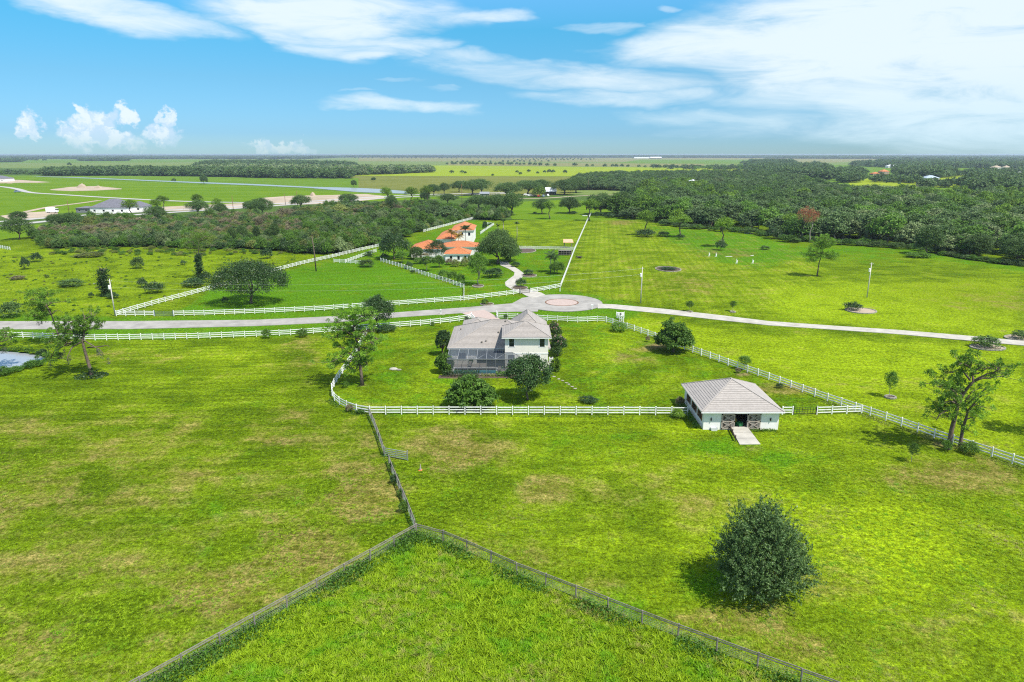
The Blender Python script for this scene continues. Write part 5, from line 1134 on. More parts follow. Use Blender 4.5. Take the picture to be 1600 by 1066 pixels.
# planting beds: mulch, edging stones
def bed(px, py, wpx, hpx, label, nst=14, mt='mulch', edge='stone', rot=0):
    x, y = G(px, py); d = depth(x, y); rx = wpx / 2 * d / FPX; ya = G(px, py - hpx / 2)[1]; yb_ = G(px, py + hpx / 2)[1]; ry = (ya - yb_) / 2
    r = empty('planting_bed', (x, y, 0), rot); tag(r, label, 'flower bed'); n = 28; MB().prism([(rx * cos(2 * pi * k / n), ry * sin(2 * pi * k / n)) for k in range(n)], 0, .14).build('mulch', M[mt], r)
    if edge:
        st_ = MB().box(-.5, .5, -.5, .5, 0, 1).mesh('edging_stone', M[edge])
        for k in range(nst):
            a = 2 * pi * (k + .5) / nst; L = 2 * pi * math.hypot(rx * sin(a), ry * cos(a)) / nst * .96; o = link('edging_stone', st_, r, (rx * cos(a), ry * sin(a), 0), math.atan2(ry * cos(a), -rx * sin(a)), (L, .3, .22 + .06 * random.random()))
    return x, y
bed(1044, 421, 38, 8, 'oval planting bed with raised stone edge in the open field', 22)
bed(1345, 486, 44, 9, 'planting bed of pale gravel with one clump of shrubs in the right field', 20, 'sand')
bed(1543, 543.5, 50, 9, 'planting bed beside the concrete path with a wide low shrub clump', 24, 'sand')
bed(1600, 529, 56, 9, 'planting bed at the right edge behind the concrete path', 24, 'sand')
bed(1391, 621.5, 15, 4.5, 'tiny ring bed round a thin young tree in the right pasture', 12)
bed(747, 447.5, 17, 4, 'ring of mulch round the pale stemmed tree in the villa garden', 12)
bed(827, 431, 22, 4.5, 'curved bed with dark shrubs right of the driveway bend', 14)
bed(812, 450.5, 24, 6, 'bed of low shrubs left of the entrance gate', 14)
bed(817, 392, 40, 7, 'long shrub bed at the foot of the big villa oak', 18)
bed(1078, 488, 7, 2, 'small mulch ring round the left young tree in the right field', 8)
bed(1145, 488, 7, 2, 'small mulch ring round the right young tree in the right field', 8)
bed(761, 476, 20, 4, 'mulched bed with ornamental grasses round the yellow hydrant', 12)
# stepping stones right of the house, rocks in the yard
st_ = MB().prism([(cos(k * pi / 3) * (.32 + .06 * (k % 2)), sin(k * pi / 3) * .24) for k in range(6)], 0, .05).mesh('stepping_stone', M['stone'])
SL = ['nearest the house corner', 'second out from the house corner', 'third from the house corner', 'fourth, before the gap in the line', 'fifth, after the gap in the line', 'sixth, close to the last one', 'last, farthest out on the lawn']
for k, (px, py) in enumerate(((866, 589), (873, 592.5), (879, 595), (885, 598.5), (889, 601), (894, 604.5), (899, 607.5))):
    o = link('stepping_stone', st_, None, (*G(px, py), .01), k * 1.1); tag(o, 'pale stepping stone in the yard, ' + SL[k], 'stepping stone', 'stepping stones on the yard lawn')
for k, (px, py, s_, lab) in enumerate(((615, 577.5, .9, 'larger pale rock of the pair on the yard lawn by the tall pine'), (623, 578.5, .6, 'smaller darker rock beside the pale one on the yard lawn'))):
    m_ = MB(); rd = random.Random(k); m_.lathe([(.55 * rd.uniform(.8, 1.1), 0), (.6, .15), (.45, .4), (.15, .52)], 7); o = m_.build('rock', M['concrete' if k == 0 else 'wood'], None, (*G(px, py), 0)); o.scale = (s_ * 1.6, s_, s_ * .8); tag(o, lab, 'rock')
# dirt heaps on the far sand lot
for (px, py, w, h, lab) in ((129, 293, 16, 4.5, 'tall heap of earth on the sand lot, left of two'), (154, 294, 12, 3, 'lower heap of earth on the sand lot, right of two'), (489, 306, 9, 3.5, 'pale heap of sand on the pink sand lot by the canal'), (16, 286.5, 8, 1.5, 'small heap of sand by the far left new road')):
    x, y = G(px, py); d = depth(x, y); rx = w * d / FPX / 2; mb = MB(); rd = random.Random(int(px)); n = 16
    prof = [(1, 0), (.8, .35), (.55, .7), (.3, .88), (.1, 1)]; 
    for (r_, z_) in prof:
        for k in range(n): q = 1 + .18 * sin(3 * k * 2 * pi / n + px) + rd.uniform(-.08, .08); mb.v.append((rx * r_ * q * cos(2 * pi * k / n), rx * .6 * r_ * q * sin(2 * pi * k / n), h * z_ * (1 + rd.uniform(-.12, .12)) * 1.0))
    for i in range(4):
        for k in range(n): mb.f.append((i * n + k, i * n + (k + 1) % n, (i + 1) * n + (k + 1) % n, (i + 1) * n + k))
    mb.f.append(tuple(4 * n + k for k in range(n))); o = mb.build('earth_heap', M['sand'], None, (x, y, -.2), smooth=True); tag(o, lab, 'earth heap', 'heaps on the building lots')
# ------------------------------------------------------------------ special trees
def sprigs(name, C, out, ln, per, L, Wd, mat, seed, spread=.12, rnd=.8, up=.2):
    """leafy twigs: leaves strung along short twigs that grow outward"""
    rs = np.random.RandomState(seed); n = len(C); d = unit(out + rs.normal(size=(n, 3)) * .38 + np.array([0, 0, up])); l = ln * (.5 + rs.rand(n, 1))
    t = rs.rand(n, per); P = C[:, None, :] + d[:, None, :] * (l[:, None, :] * t[:, :, None]) + rs.normal(size=(n, per, 3)) * spread
    P = P.reshape(-1, 3); o = np.repeat(out, per, 0); Nn = unit(o * .5 + rs.normal(size=P.shape) * rnd + np.array([0, 0, .35])); ct = np.repeat(rs.rand(n), per)
    tint = np.clip(ct * .5 + t.ravel() * .25 + rs.rand(len(P)) * .3, 0, 1); V, Q, tint = leaves(P, Nn, L, Wd, rs, tint); return npmesh(name, V, Q, [mat], tint)
def hero():
    x, y = G(1183, 928); r = empty('round_tree', (x, y, 0)); tag(r, 'big dense round tree standing alone in the near pasture, lower right', 'tree'); rs = np.random.RandomState(5)
    lobes = []
    for (z, R_, n) in ((1.7, 2.6, 9), (3.2, 3.0, 10), (4.8, 2.5, 8), (6.4, 1.45, 6)):
        for k in range(n): a = 2 * pi * k / n + rs.rand() * .6; q = R_ * (.78 + .42 * rs.rand()); s_ = .85 + .45 * rs.rand(); lobes.append((q * cos(a), q * sin(a), z + rs.uniform(-.3, .3), s_, s_, s_ * .9))
    lobes += [(0, 0, 7.6, .8, .8, .9), (.3, 0, 4, 2.4, 2.4, 3.2), (3.4, -.3, 2.2, 1.3, 1.2, 1.0), (-.9, .4, 8.0, .5, .5, .7)]
    P, out, _ = crown_pts(lobes, 2600, 1, .55, rs, .86, -.6); P[:, 2] = np.maximum(P[:, 2], .5)
    C2, o2, _ = crown_pts([(a, b, c, d * .75, e * .75, f * .75) for a, b, c, d, e, f in lobes], 500, 1, .3, rs, .5, -.8)
    link('crown', sprigs('round_tree_crown', np.concatenate([P, C2]), np.concatenate([out, o2]), .85, 24, .19, .085, M['hero'], 6, .06), r)
    rd = random.Random(2); tips = [(l[0] * .9, l[1] * .9, l[2]) for l in lobes[::2]]; link('trunk', trunk_mesh('round_tree_trunk', 8, .22, tips, M['bark'], 3, fork=.18), r)
hero()
bpy.data.objects['round_tree'].scale = (.89, .89, 1)
def tufts(C, rs, n=60, rad=.26, ln=.30, w=.045):
    m = len(C); d = unit(rs.normal(size=(m * n, 3)) + np.array([0, 0, .6])); P = np.repeat(C, n, 0) + d * (rad * rs.rand(m * n, 1) ** .6)
    t = unit(d + rs.normal(size=d.shape) * .4); b = unit(np.cross(t, rs.normal(size=d.shape))); l = ln * (.6 + .7 * rs.rand(m * n, 1)); ct = np.repeat(rs.rand(m), n)
    V = np.stack([P, P + t * l * .5 + b * w, P + t * l, P + t * l * .5 - b * w], 1).reshape(-1, 3); return V, np.arange(4 * len(P)).reshape(-1, 4), np.clip(ct * .6 + rs.rand(len(P)) * .4, 0, 1)
def hero_pine(label, base, trunk, limbs, r0=.26, mat='pine', bark='bark', seed=1, tn=58, trad=.27, vine=None, moss=(), sub=5, group=None):
    """a crooked pine; trunk and limb outlines are read in photograph points and set back into depth"""
    x0, y0 = G(*base); rs = np.random.RandomState(seed); rd = random.Random(seed); r = empty('pine_tree', (x0, y0, 0)); tag(r, label, 'tree', group)
    def at(p, dy=0): X, Z = XZ(p[0], p[1], y0 + dy); return mathutils.Vector((X - x0, dy, Z))
    tp = [mathutils.Vector((0, 0, -.1))] + [at(p, .35 * sin(i * 1.9)) for i, p in enumerate(trunk)]; n = len(tp)
    m_ = MB(); m_.tube(tp, [r0 * 1.25] + [r0 * (1 - .68 * i / (n - 1)) for i in range(1, n)], 8); C = []
    for li, L_ in enumerate(limbs):
        L_, flag = (L_[:-1], L_[-1]) if isinstance(L_[-1], str) else (L_, '')
        dyt = rd.uniform(-2.2, 2.2); m = len(L_); pts = []
        for i, p in enumerate(L_):
            q = at(p, dyt * i / (m - 1))
            if i: q += mathutils.Vector((rd.uniform(-.12, .12), 0, rd.uniform(-.1, .1)))
            pts.append(q)
        # start on the trunk
        pts[0] = min(tp, key=lambda v: (v - pts[0]).length).lerp(pts[0], .3)
        fine_ = []
        for a, b in zip(pts[:-1], pts[1:]): fine_ += [a, a.lerp(b, .5) + mathutils.Vector((rd.uniform(-.15, .15), rd.uniform(-.15, .15), rd.uniform(-.05, .2)))]
        fine_.append(pts[-1]); k = len(fine_); m_.tube(fine_, [r0 * .42 * (1 - .8 * i / (k - 1)) + .012 for i in range(k)], 5)
        if flag == 'bare': continue
        for i in range(1, k):
            for _ in range(max(2, sub - 2)):
                q = fine_[i - 1].lerp(fine_[i], rd.random()); reach = .55 + 1.15 * (i / k); e = q + mathutils.Vector((rd.gauss(0, .8), rd.gauss(0, .9), rd.uniform(-.15, .75))) * reach
                if rd.random() < (i / k) + .15: m_.tube([q, q.lerp(e, .6) + mathutils.Vector((0, 0, -.05)), e], [.045, .03, .012], 4); C.append(tuple(e)); (rd.random() < .45 and C.append(tuple(q.lerp(e, .75) + mathutils.Vector((rd.gauss(0, .35), rd.gauss(0, .35), .1)))))
    link('trunk', m_.mesh('pine_trunk', M[bark], True), r)
    V, Q, ti = tufts(np.array(C), rs, tn, trad); link('crown', npmesh('pine_crown', V, Q, [M[mat]], ti), r)
    if vine:
        zc, rr = vine; rs2 = np.random.RandomState(seed + 9); n = 900; a = rs2.rand(n) * 6.283; q = rr * np.sqrt(rs2.rand(n)); z = np.where(rs2.rand(n) < .4, rs2.rand(n) * zc, rs2.rand(n) * .5 * (1.2 - q / rr)); q = np.where(z > .6, .25 + .15 * rs2.rand(n), q)
        P = np.stack([q * np.cos(a), q * np.sin(a) * .8, z + .05], -1); Nn = unit(rs2.normal(size=P.shape) * .8 + np.array([0, 0, .8])); V, Q, ti = leaves(P, Nn, .3, .2, rs2, rs2.rand(n)); link('vine', npmesh('vine', V, Q, [M['dark']], ti), r)
    if moss:
        rs2 = np.random.RandomState(seed + 19); Ps = []
        for p in moss: q = at(p, rd.uniform(-.6, .6)); k = 60; Ps.append(np.array(q) + np.stack([rs2.normal(size=k) * .16, rs2.normal(size=k) * .16, -rs2.rand(k) * 1.1 + .2], -1))
        P = np.concatenate(Ps); Nn = unit(rs2.normal(size=P.shape) * np.array([1, 1, .1])); V, Q, ti = leaves(P, Nn, .32, .06, rs2, rs2.rand(len(P))); link('hanging_moss', npmesh('hanging_moss', V, Q, [M['moss']], ti), r)
    return r
hero_pine('leaning pine with vine-wrapped foot and hanging moss, left of the near pasture', (143, 588), [(142, 580), (136, 561), (131, 543), (129, 532.5), (131.6, 524.5), (131, 516)],
    [[(129, 533), (112, 534), (96, 543), (82, 553), (78, 566)], [(131, 530), (115, 530), (92, 532), (70, 537)], [(131, 522), (110, 516), (90, 512)], [(131, 520), (115, 507), (101, 499)], [(131, 516), (130, 503), (132, 493)], [(131, 518), (142, 505), (143, 491)], [(131, 519), (148, 513), (159, 509)], [(131, 521), (121, 508), (113, 503)],
     [(130, 528), (104, 522), (84, 522)], [(129, 534), (104, 540), (88, 541)], [(129, 534), (112, 542), (108, 552), (106, 566), 'bare'], [(129, 533), (139, 537), (151, 544), (160, 552), 'bare'], [(151, 544), (160, 541), (170, 541), 'bare']], r0=.34, seed=3, vine=(1.6, 2.9), moss=[(100, 548), (92, 552), (78, 568), (108, 556), (152, 549), (158, 552), (154, 547), (169, 561), (96, 553), (106, 562)], sub=8)
hero_pine('thin crooked pine with tufted crown beside the pond, behind the leaning one', (96, 540), [(93, 530), (86, 508.5), (80, 491), (73, 478), (69, 465)],
    [[(73, 478), (60, 470), (49, 467)], [(69, 466), (74, 461), (80, 460)], [(70, 468), (62, 461), (56, 459)], [(75, 480), (82, 474), (87, 473)], [(76, 484), (62, 479), (51, 477)], [(78, 487), (60, 484), (43, 486)], [(78, 488), (62, 492), (52, 494)], [(82, 492), (90, 484), (99, 489), 'bare'], [(78, 488), (60, 498), (50, 502)], [(80, 493), (66, 492), (60, 488)]], r0=.20, seed=8, trad=.36, sub=7, moss=[(64, 500), (60, 503), (72, 497)])
hero_pine('pine at the left edge overhanging the pond', (-14, 572), [(-12, 560), (-8, 545), (-6, 532), (-5, 520)], [[(-6, 532), (4, 528), (14, 526)], [(-5, 524), (4, 519), (9, 519)], [(-6, 536), (4, 534), (18, 531)], [(-7, 541), (3, 540), (12, 541)], [(-6, 534), (6, 524), (20, 524)], [(-6, 530), (-16, 524), (-26, 522)]], r0=.26, seed=12, sub=5, moss=[(8, 544), (3, 546)])
hero_pine('tall green pine beside the white curving fence, left of the house', (566, 602), [(565, 590), (562, 564), (560, 540), (555, 527), (552, 512), (555, 497), (555, 488)],
    [[(555, 527), (540, 527), (524, 527), (514, 531)], [(554, 520), (540, 517), (526, 515)], [(552, 512), (536, 506), (522, 504)], [(553, 505), (542, 497), (532, 494)], [(555, 495), (552, 487), (555, 483)], [(554, 500), (566, 492), (577, 492)], [(553, 510), (566, 503), (580, 499)], [(556, 527), (572, 524), (588, 528), (597, 536)], [(557, 530), (572, 533), (586, 540)], [(560, 542), (574, 545), (586, 548)],
     [(560, 553), (545, 553), (530, 560), (515, 566)], [(560, 545), (546, 544), (534, 548)], [(562, 560), (552, 566), (548, 578)], [(562, 562), (572, 566), (574, 573)], [(562, 566), (556, 578), (552, 584)], [(558, 535), (545, 536), (536, 541)], [(556, 527), (568, 517), (583, 518)], [(555, 522), (546, 522), (540, 520)], [(562, 556), (570, 552), (573, 556)], [(532, 560), (526, 570), (521, 578)]], r0=.30, seed=21, sub=7)
hero_pine('twisted pine on the left of the pair by the diagonal fence at the right', (1482, 702), [(1482, 699), (1487, 671), (1492, 652), (1497, 632), (1505, 615), (1512, 606), (1521, 596), (1519, 583), (1516, 573)],
    [[(1505, 590), (1502, 578), (1488, 583), (1471, 585)], [(1517, 577), (1508, 568), (1497, 571)], [(1516, 572), (1517, 565), (1514, 559)], [(1519, 585), (1530, 574), (1535, 570)], [(1521, 596), (1535, 588), (1550, 582), (1563, 577)], [(1522, 596), (1545, 590), (1562, 588), (1578, 586)], [(1519, 588), (1535, 580), (1548, 574)], [(1500, 625), (1490, 612), (1478, 606), (1460, 604)], [(1497, 630), (1480, 618), (1466, 616)], [(1500, 622), (1490, 604), (1482, 596)], [(1494, 640), (1484, 636), (1470, 636), (1458, 646)],
     [(1472, 636), (1468, 648), (1463, 657)], [(1497, 630), (1486, 628), (1474, 630)], [(1506, 614), (1498, 603), (1492, 598)], [(1492, 650), (1484, 646), (1480, 652)], [(1470, 604), (1462, 598), (1460, 600)]], r0=.33, seed=33, sub=5)
hero_pine('second pine of the pair by the diagonal fence, on the right', (1500, 699), [(1501, 692), (1504, 671), (1509, 655), (1512, 643), (1506, 633), (1502, 627)],
    [[(1510, 645), (1522, 633), (1534, 628)], [(1512, 640), (1528, 622), (1542, 616)], [(1506, 633), (1512, 621), (1524, 609)], [(1512, 641), (1526, 642), (1534, 634)], [(1509, 655), (1518, 652), (1523, 657)], [(1505, 668), (1500, 664), (1503, 660)], [(1510, 648), (1520, 644), (1524, 648)], [(1530, 622), (1540, 608), (1546, 604)], [(1504, 672), (1512, 672), (1514, 668)], [(1507, 632), (1498, 622), (1490, 624)]], r0=.26, seed=41, sub=4)
hero_pine('leaning pine with a drooping crown alone in the right-hand field', (1276.5, 432), [(1278, 423), (1280, 410), (1284, 399), (1286, 389)], [[(1284, 398), (1272, 393), (1262, 393)], [(1283, 401), (1268, 399), (1258, 401)], [(1285, 394), (1278, 386), (1272, 381)], [(1286, 390), (1290, 381), (1291, 373)], [(1286, 390), (1296, 384), (1302, 377)], [(1284, 398), (1296, 397), (1304, 402)], [(1283, 402), (1290, 403), (1298, 406)], [(1286, 389), (1284, 379), (1284, 372)], [(1283, 402), (1272, 405), (1268, 410)]], r0=.24, seed=51, trad=.50, tn=70, sub=11)
hero_pine('pine with spreading light green crown on an ivy-clad trunk above the scrub edge', (312, 436), [(313, 424), (311, 405), (310, 390), (311, 378)], [[(311, 384), (300, 378), (288, 381)], [(311, 380), (306, 371), (300, 369)], [(311, 379), (313, 370), (315, 367)], [(311, 381), (322, 374), (332, 377)], [(311, 386), (324, 383), (338, 384)], [(311, 388), (298, 388), (285, 388)], [(311, 380), (320, 370), (326, 370)]], r0=.3, seed=61, trad=.75, tn=50, sub=6, mat='lime')
# columns of ivy on the dead trunks
def ivy_column(label, base, top, wpx, lean, crownbits=True, seed=1):
    x, y = G(*base); h = XZ(top[0], top[1], y)[1]; dx = XZ(top[0], top[1], y)[0] - x; w = wpx * depth(x, y) / FPX; rs = np.random.RandomState(seed); r = empty('ivy_clad_tree', (x, y, 0)); tag(r, label, 'tree')
    n = 240; t = rs.rand(n); C = np.stack([dx * t + rs.normal(size=n) * w * .22 * (1.1 - .2 * t), rs.normal(size=n) * w * .22, h * .97 * t], -1); per = 16; P = np.repeat(C, per, 0) + rs.normal(size=(n * per, 3)) * .28; P[:, 2] = np.maximum(P[:, 2], .05)
    Nn = unit(rs.normal(size=P.shape) + np.array([0, 0, .3])); V, Q, ti = leaves(P, Nn, .38, .26, rs, np.clip(np.repeat(rs.rand(n), per) * .6 + rs.rand(n * per) * .4, 0, 1)); link('ivy', npmesh('ivy', V, Q, [M['dark']], ti), r)
    m_ = MB(); m_.tube([(0, 0, 0), (dx * .5, 0, h * .5), (dx, 0, h * 1.02)], [.3, .22, .1], 7)
    for k in range(7): a = rs.rand() * 6.28; z = h * rs.uniform(.75, 1.02); m_.tube([(dx * z / h, 0, z), (dx * z / h + cos(a) * 1.2, sin(a), z + .5), (dx * z / h + cos(a) * 2.3, sin(a) * 1.8, z + rs.uniform(.2, 1.2))], [.08, .05, .015], 5)
    link('trunk', m_.mesh('dead_trunk', M['bark'], True), r)
ivy_column('leaning dead tree smothered in dark ivy behind the roadside pole', (168, 463), (158, 420), 17, 0, seed=2)
ivy_column('upright ivy column under the light green pine crown', (311, 437.5), (309, 396), 11, 0, seed=4)
# layered broad-leaved trees
def layered(label, base, top, wpx, mat='mid', seed=1, leaf=.34, name='broadleaf_tree', tiers=4):
    x, y = G(*base); h = XZ(base[0], top, y)[1]; w = wpx * depth(x, y) / FPX / 2; rs = np.random.RandomState(seed); L = []
    for i in range(tiers):
        f = i / (tiers - 1); z = h * (.34 + .52 * f); R_ = w * (1 - .62 * f ** 1.4); n = max(3, int(9 - 5 * f))
        for k in range(n): a = 2 * pi * k / n + rs.rand(); q = R_ * rs.uniform(.55, .82); L.append((q * cos(a), q * sin(a), z + rs.uniform(-.2, .2), w * .28, w * .28, h * .085))
    r = empty(name, (x, y, 0)); tag(r, label, 'tree'); link('crown', crown_mesh('layered_crown', L, 520, 18, .26, leaf, M[mat], seed, W=leaf * .62, inner=.7, up=.7, rnd=.6, core=40), r)
    tips = [(l[0] * .9, l[1] * .9, l[2]) for l in L[::2]]; link('trunk', trunk_mesh('layered_trunk', h, .22, tips, M['bark'], seed, fork=.22), r); return r
layered('low spreading tree with layered glossy leaves in front of the pool', (735, 634), 591, 82, 'mid', 3, .42)
layered('broad layered tree against the diagonal fence right of the house', (1052, 550), 503, 60, 'mid', 7, .42)
def dense(label, base, top, wpx, mat, seed, leaf=.30, ncl=420, per=20, z0=.25, name='tree', trunk='bark', n=9, cat='tree', r=.2):
    x, y = G(*base); h = XZ(base[0], top, y)[1]; w = wpx * depth(x, y) / FPX / 2; L = oak_lobes(w * .96, h, h * z0, seed, n) + [(0, 0, h * .55, w * .62, w * .62, h * .3)]
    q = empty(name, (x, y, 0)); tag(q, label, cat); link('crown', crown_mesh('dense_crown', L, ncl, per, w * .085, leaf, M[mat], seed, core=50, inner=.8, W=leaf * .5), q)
    link('trunk', trunk_mesh('dense_trunk', h, r, tips_of(L, 8, seed), M[trunk], seed, fork=.25), q); return q
dense('magnolia-like dark glossy tree in front of the two-storey house', (824, 624), 553, 72, 'dark', 14, .30, 620, 20, .22)
dense('dark rounded tree growing through the roadside fence left of the driveway', (591, 516), 462, 52, 'dark', 24, .30, 560, 20, .16, r=.22)
dense('wide spreading oak on the mown lawn inside the white fence', (393, 474.5), 411, 106, 'dark', 34, .40, 1500, 20, .26, n=14, r=.4)
dense('dark spreading tree at the left end of the villa', (616, 405), 364, 55, 'dark', 44, .42, 520, 18, .24, r=.3)
dense('largest oak of the villa garden, right of the front pavilion', (778, 412), 361, 66, 'oak', 54, .46, 1000, 20, .18, n=12, r=.45)
dense('smaller oak behind the right end of the largest villa oak', (797, 408), 380, 36, 'oak', 56, .42, 300, 18, .2, r=.3)
dense('round crowned tree on a pale bare stem in the villa garden', (747, 446), 394, 33, 'mid', 64, .30, 330, 18, .42, trunk='palebark', r=.16)
dense('bushy dark green tree between the villa roofs', (682, 401), 376, 36, 'dark', 74, .36, 300, 18, .1)
dense('round dark tree left end of the scrub by the highway', (31, 374), 338, 46, 'oak', 84, .5, 380, 16, .2, r=.3)
dense('oak over the left wall of the two-storey house', (692, 555), 513, 26, 'dark', 94, .26, 330, 18, .1, name='shrub_tree')
dense('small broad leaved tree at the left front corner of the pool cage', (694, 583), 552, 30, 'mid', 95, .34, 240, 16, .05, name='shrub_tree', r=.1)
dense('tall flowering shrub right of the house rear wing', (866, 528), 502, 22, 'dark', 96, .22, 220, 16, .02, name='flowering_shrub', cat='shrub', r=.1)
dense('pink flowering tree touching the right wall of the house', (871, 556), 523, 30, 'dark', 97, .22, 420, 18, .05, name='flowering_shrub', cat='shrub', r=.12)
dense('bright green shrub below the pink flowering tree by the air conditioners', (868, 580), 558, 16, 'lime', 98, .26, 120, 16, .02, cat='shrub', name='shrub', r=.06)
for ob, sd_ in (('flowering_shrub', 5), ('flowering_shrub.001', 6)):
    r = bpy.data.objects.get(ob)
    if r:
        cr_ = [c for c in r.children if c.name.startswith('crown')][0]; co = np.empty(len(cr_.data.vertices) * 3, np.float32); cr_.data.vertices.foreach_get('co', co); co = co.reshape(-1, 3); top_ = co[co[:, 2] > np.percentile(co[:, 2], 62)]; rs = np.random.RandomState(sd_); c_ = top_[rs.randint(0, len(top_), 34)]; P = np.repeat(c_, 9, 0) + rs.normal(size=(306, 3)) * .13; V, Q, ti = leaves(P, unit(rs.normal(size=P.shape) + np.array([0, -.3, .8])), .16, .12, rs, rs.rand(len(P))); link('blossom', npmesh('blossom', V, Q, [M['pink']], ti), r)
# palms
def palm_parts(fl, nf, mat, seed, trunk_r=.14, drop=.5):
    """one frond mesh: arching rib with leaflets"""
    rs = np.random.RandomState(seed); V = []; Q = []; n = 14
    for i in range(n):
        t = (i + .5) / n; p = np.array([fl * t, 0, fl * (.45 * t - drop * 1.3 * t * t)]); wl = fl * .30 * math.sin(pi * min(.98, t * .85 + .12))
        for s_ in (-1, 1):
            q = np.array([fl * .10, s_ * wl, -wl * .45]); k = len(V); V += [p + [-fl * .03, 0, 0], p + [fl * .03, 0, 0], p + q + [.02, 0, 0], p + q - [fl * .02, 0, 0]]; Q.append([k, k + 1, k + 2, k + 3])
    return npmesh('palm_frond', np.array(V), np.array(Q), [M[mat]], rs.rand(len(Q)) * .6 + .2)
FROND = {m: palm_parts(2.3, 14, m, 3) for m in ('palm', 'gpalm')}; FAN = palm_parts(1.5, 14, 'palm', 5, drop=.35)
def palm(label, base, top, spread=1.0, mat='palm', n=16, fan=False, trunk=True, r=.15, name='palm_tree', group=None, bark='palebark'):
    x, y = G(*base); h = max(.3, XZ(base[0], top, y)[1] - .6 * spread); o = empty(name, (x, y, 0)); tag(o, label, 'palm', group); rd = random.Random(int(base[0] * 7))
    if trunk: m_ = MB(); m_.tube([(0, 0, 0), (.12, 0, h * .4), (.05, .1, h)], [r * 1.3, r, r * .8], 8); m_.build('trunk', M[bark], o, smooth=True)
    for k in range(n):
        f = link('frond', FAN if fan else FROND[mat], o, (.05, .1, h), 2 * pi * k / n * 1.0 + rd.uniform(-.25, .25)); f.rotation_euler.y = rd.uniform(-.9, .45); s_ = spread * rd.uniform(.8, 1.1); f.scale = (s_, s_, s_)
palm('palm with long fronds in front of the upper villa wall', (727.5, 386), 355, 1.35); palm('golden fronded palm clump in the villa courtyard, left one', (706, 388), 361, 1.3, 'gpalm', n=18); palm('golden fronded palm clump in the villa courtyard, right one', (716, 389), 366, 1.2, 'gpalm', n=18)
palm('slender fan palm left of the pair behind the villa oak', (778, 372), 351, 1.0, fan=True); palm('taller fan palm right of the pair behind the villa oak', (786.5, 374), 343, 1.15, fan=True); palm('fan palm with thin stem alone in the field behind the villa oak', (807.5, 376), 347, 1.1, fan=True)
palm('tall palm beside the round shrub right of the driveway', (860, 426), 397, 1.15); palm('shorter palm just right of the tall one by the round shrub', (866, 425), 401, .95)
palm('cycad with stiff dark fronds on the lawn fence corner', (576, 409), 396, 1.1, trunk=False, n=22, name='cycad')
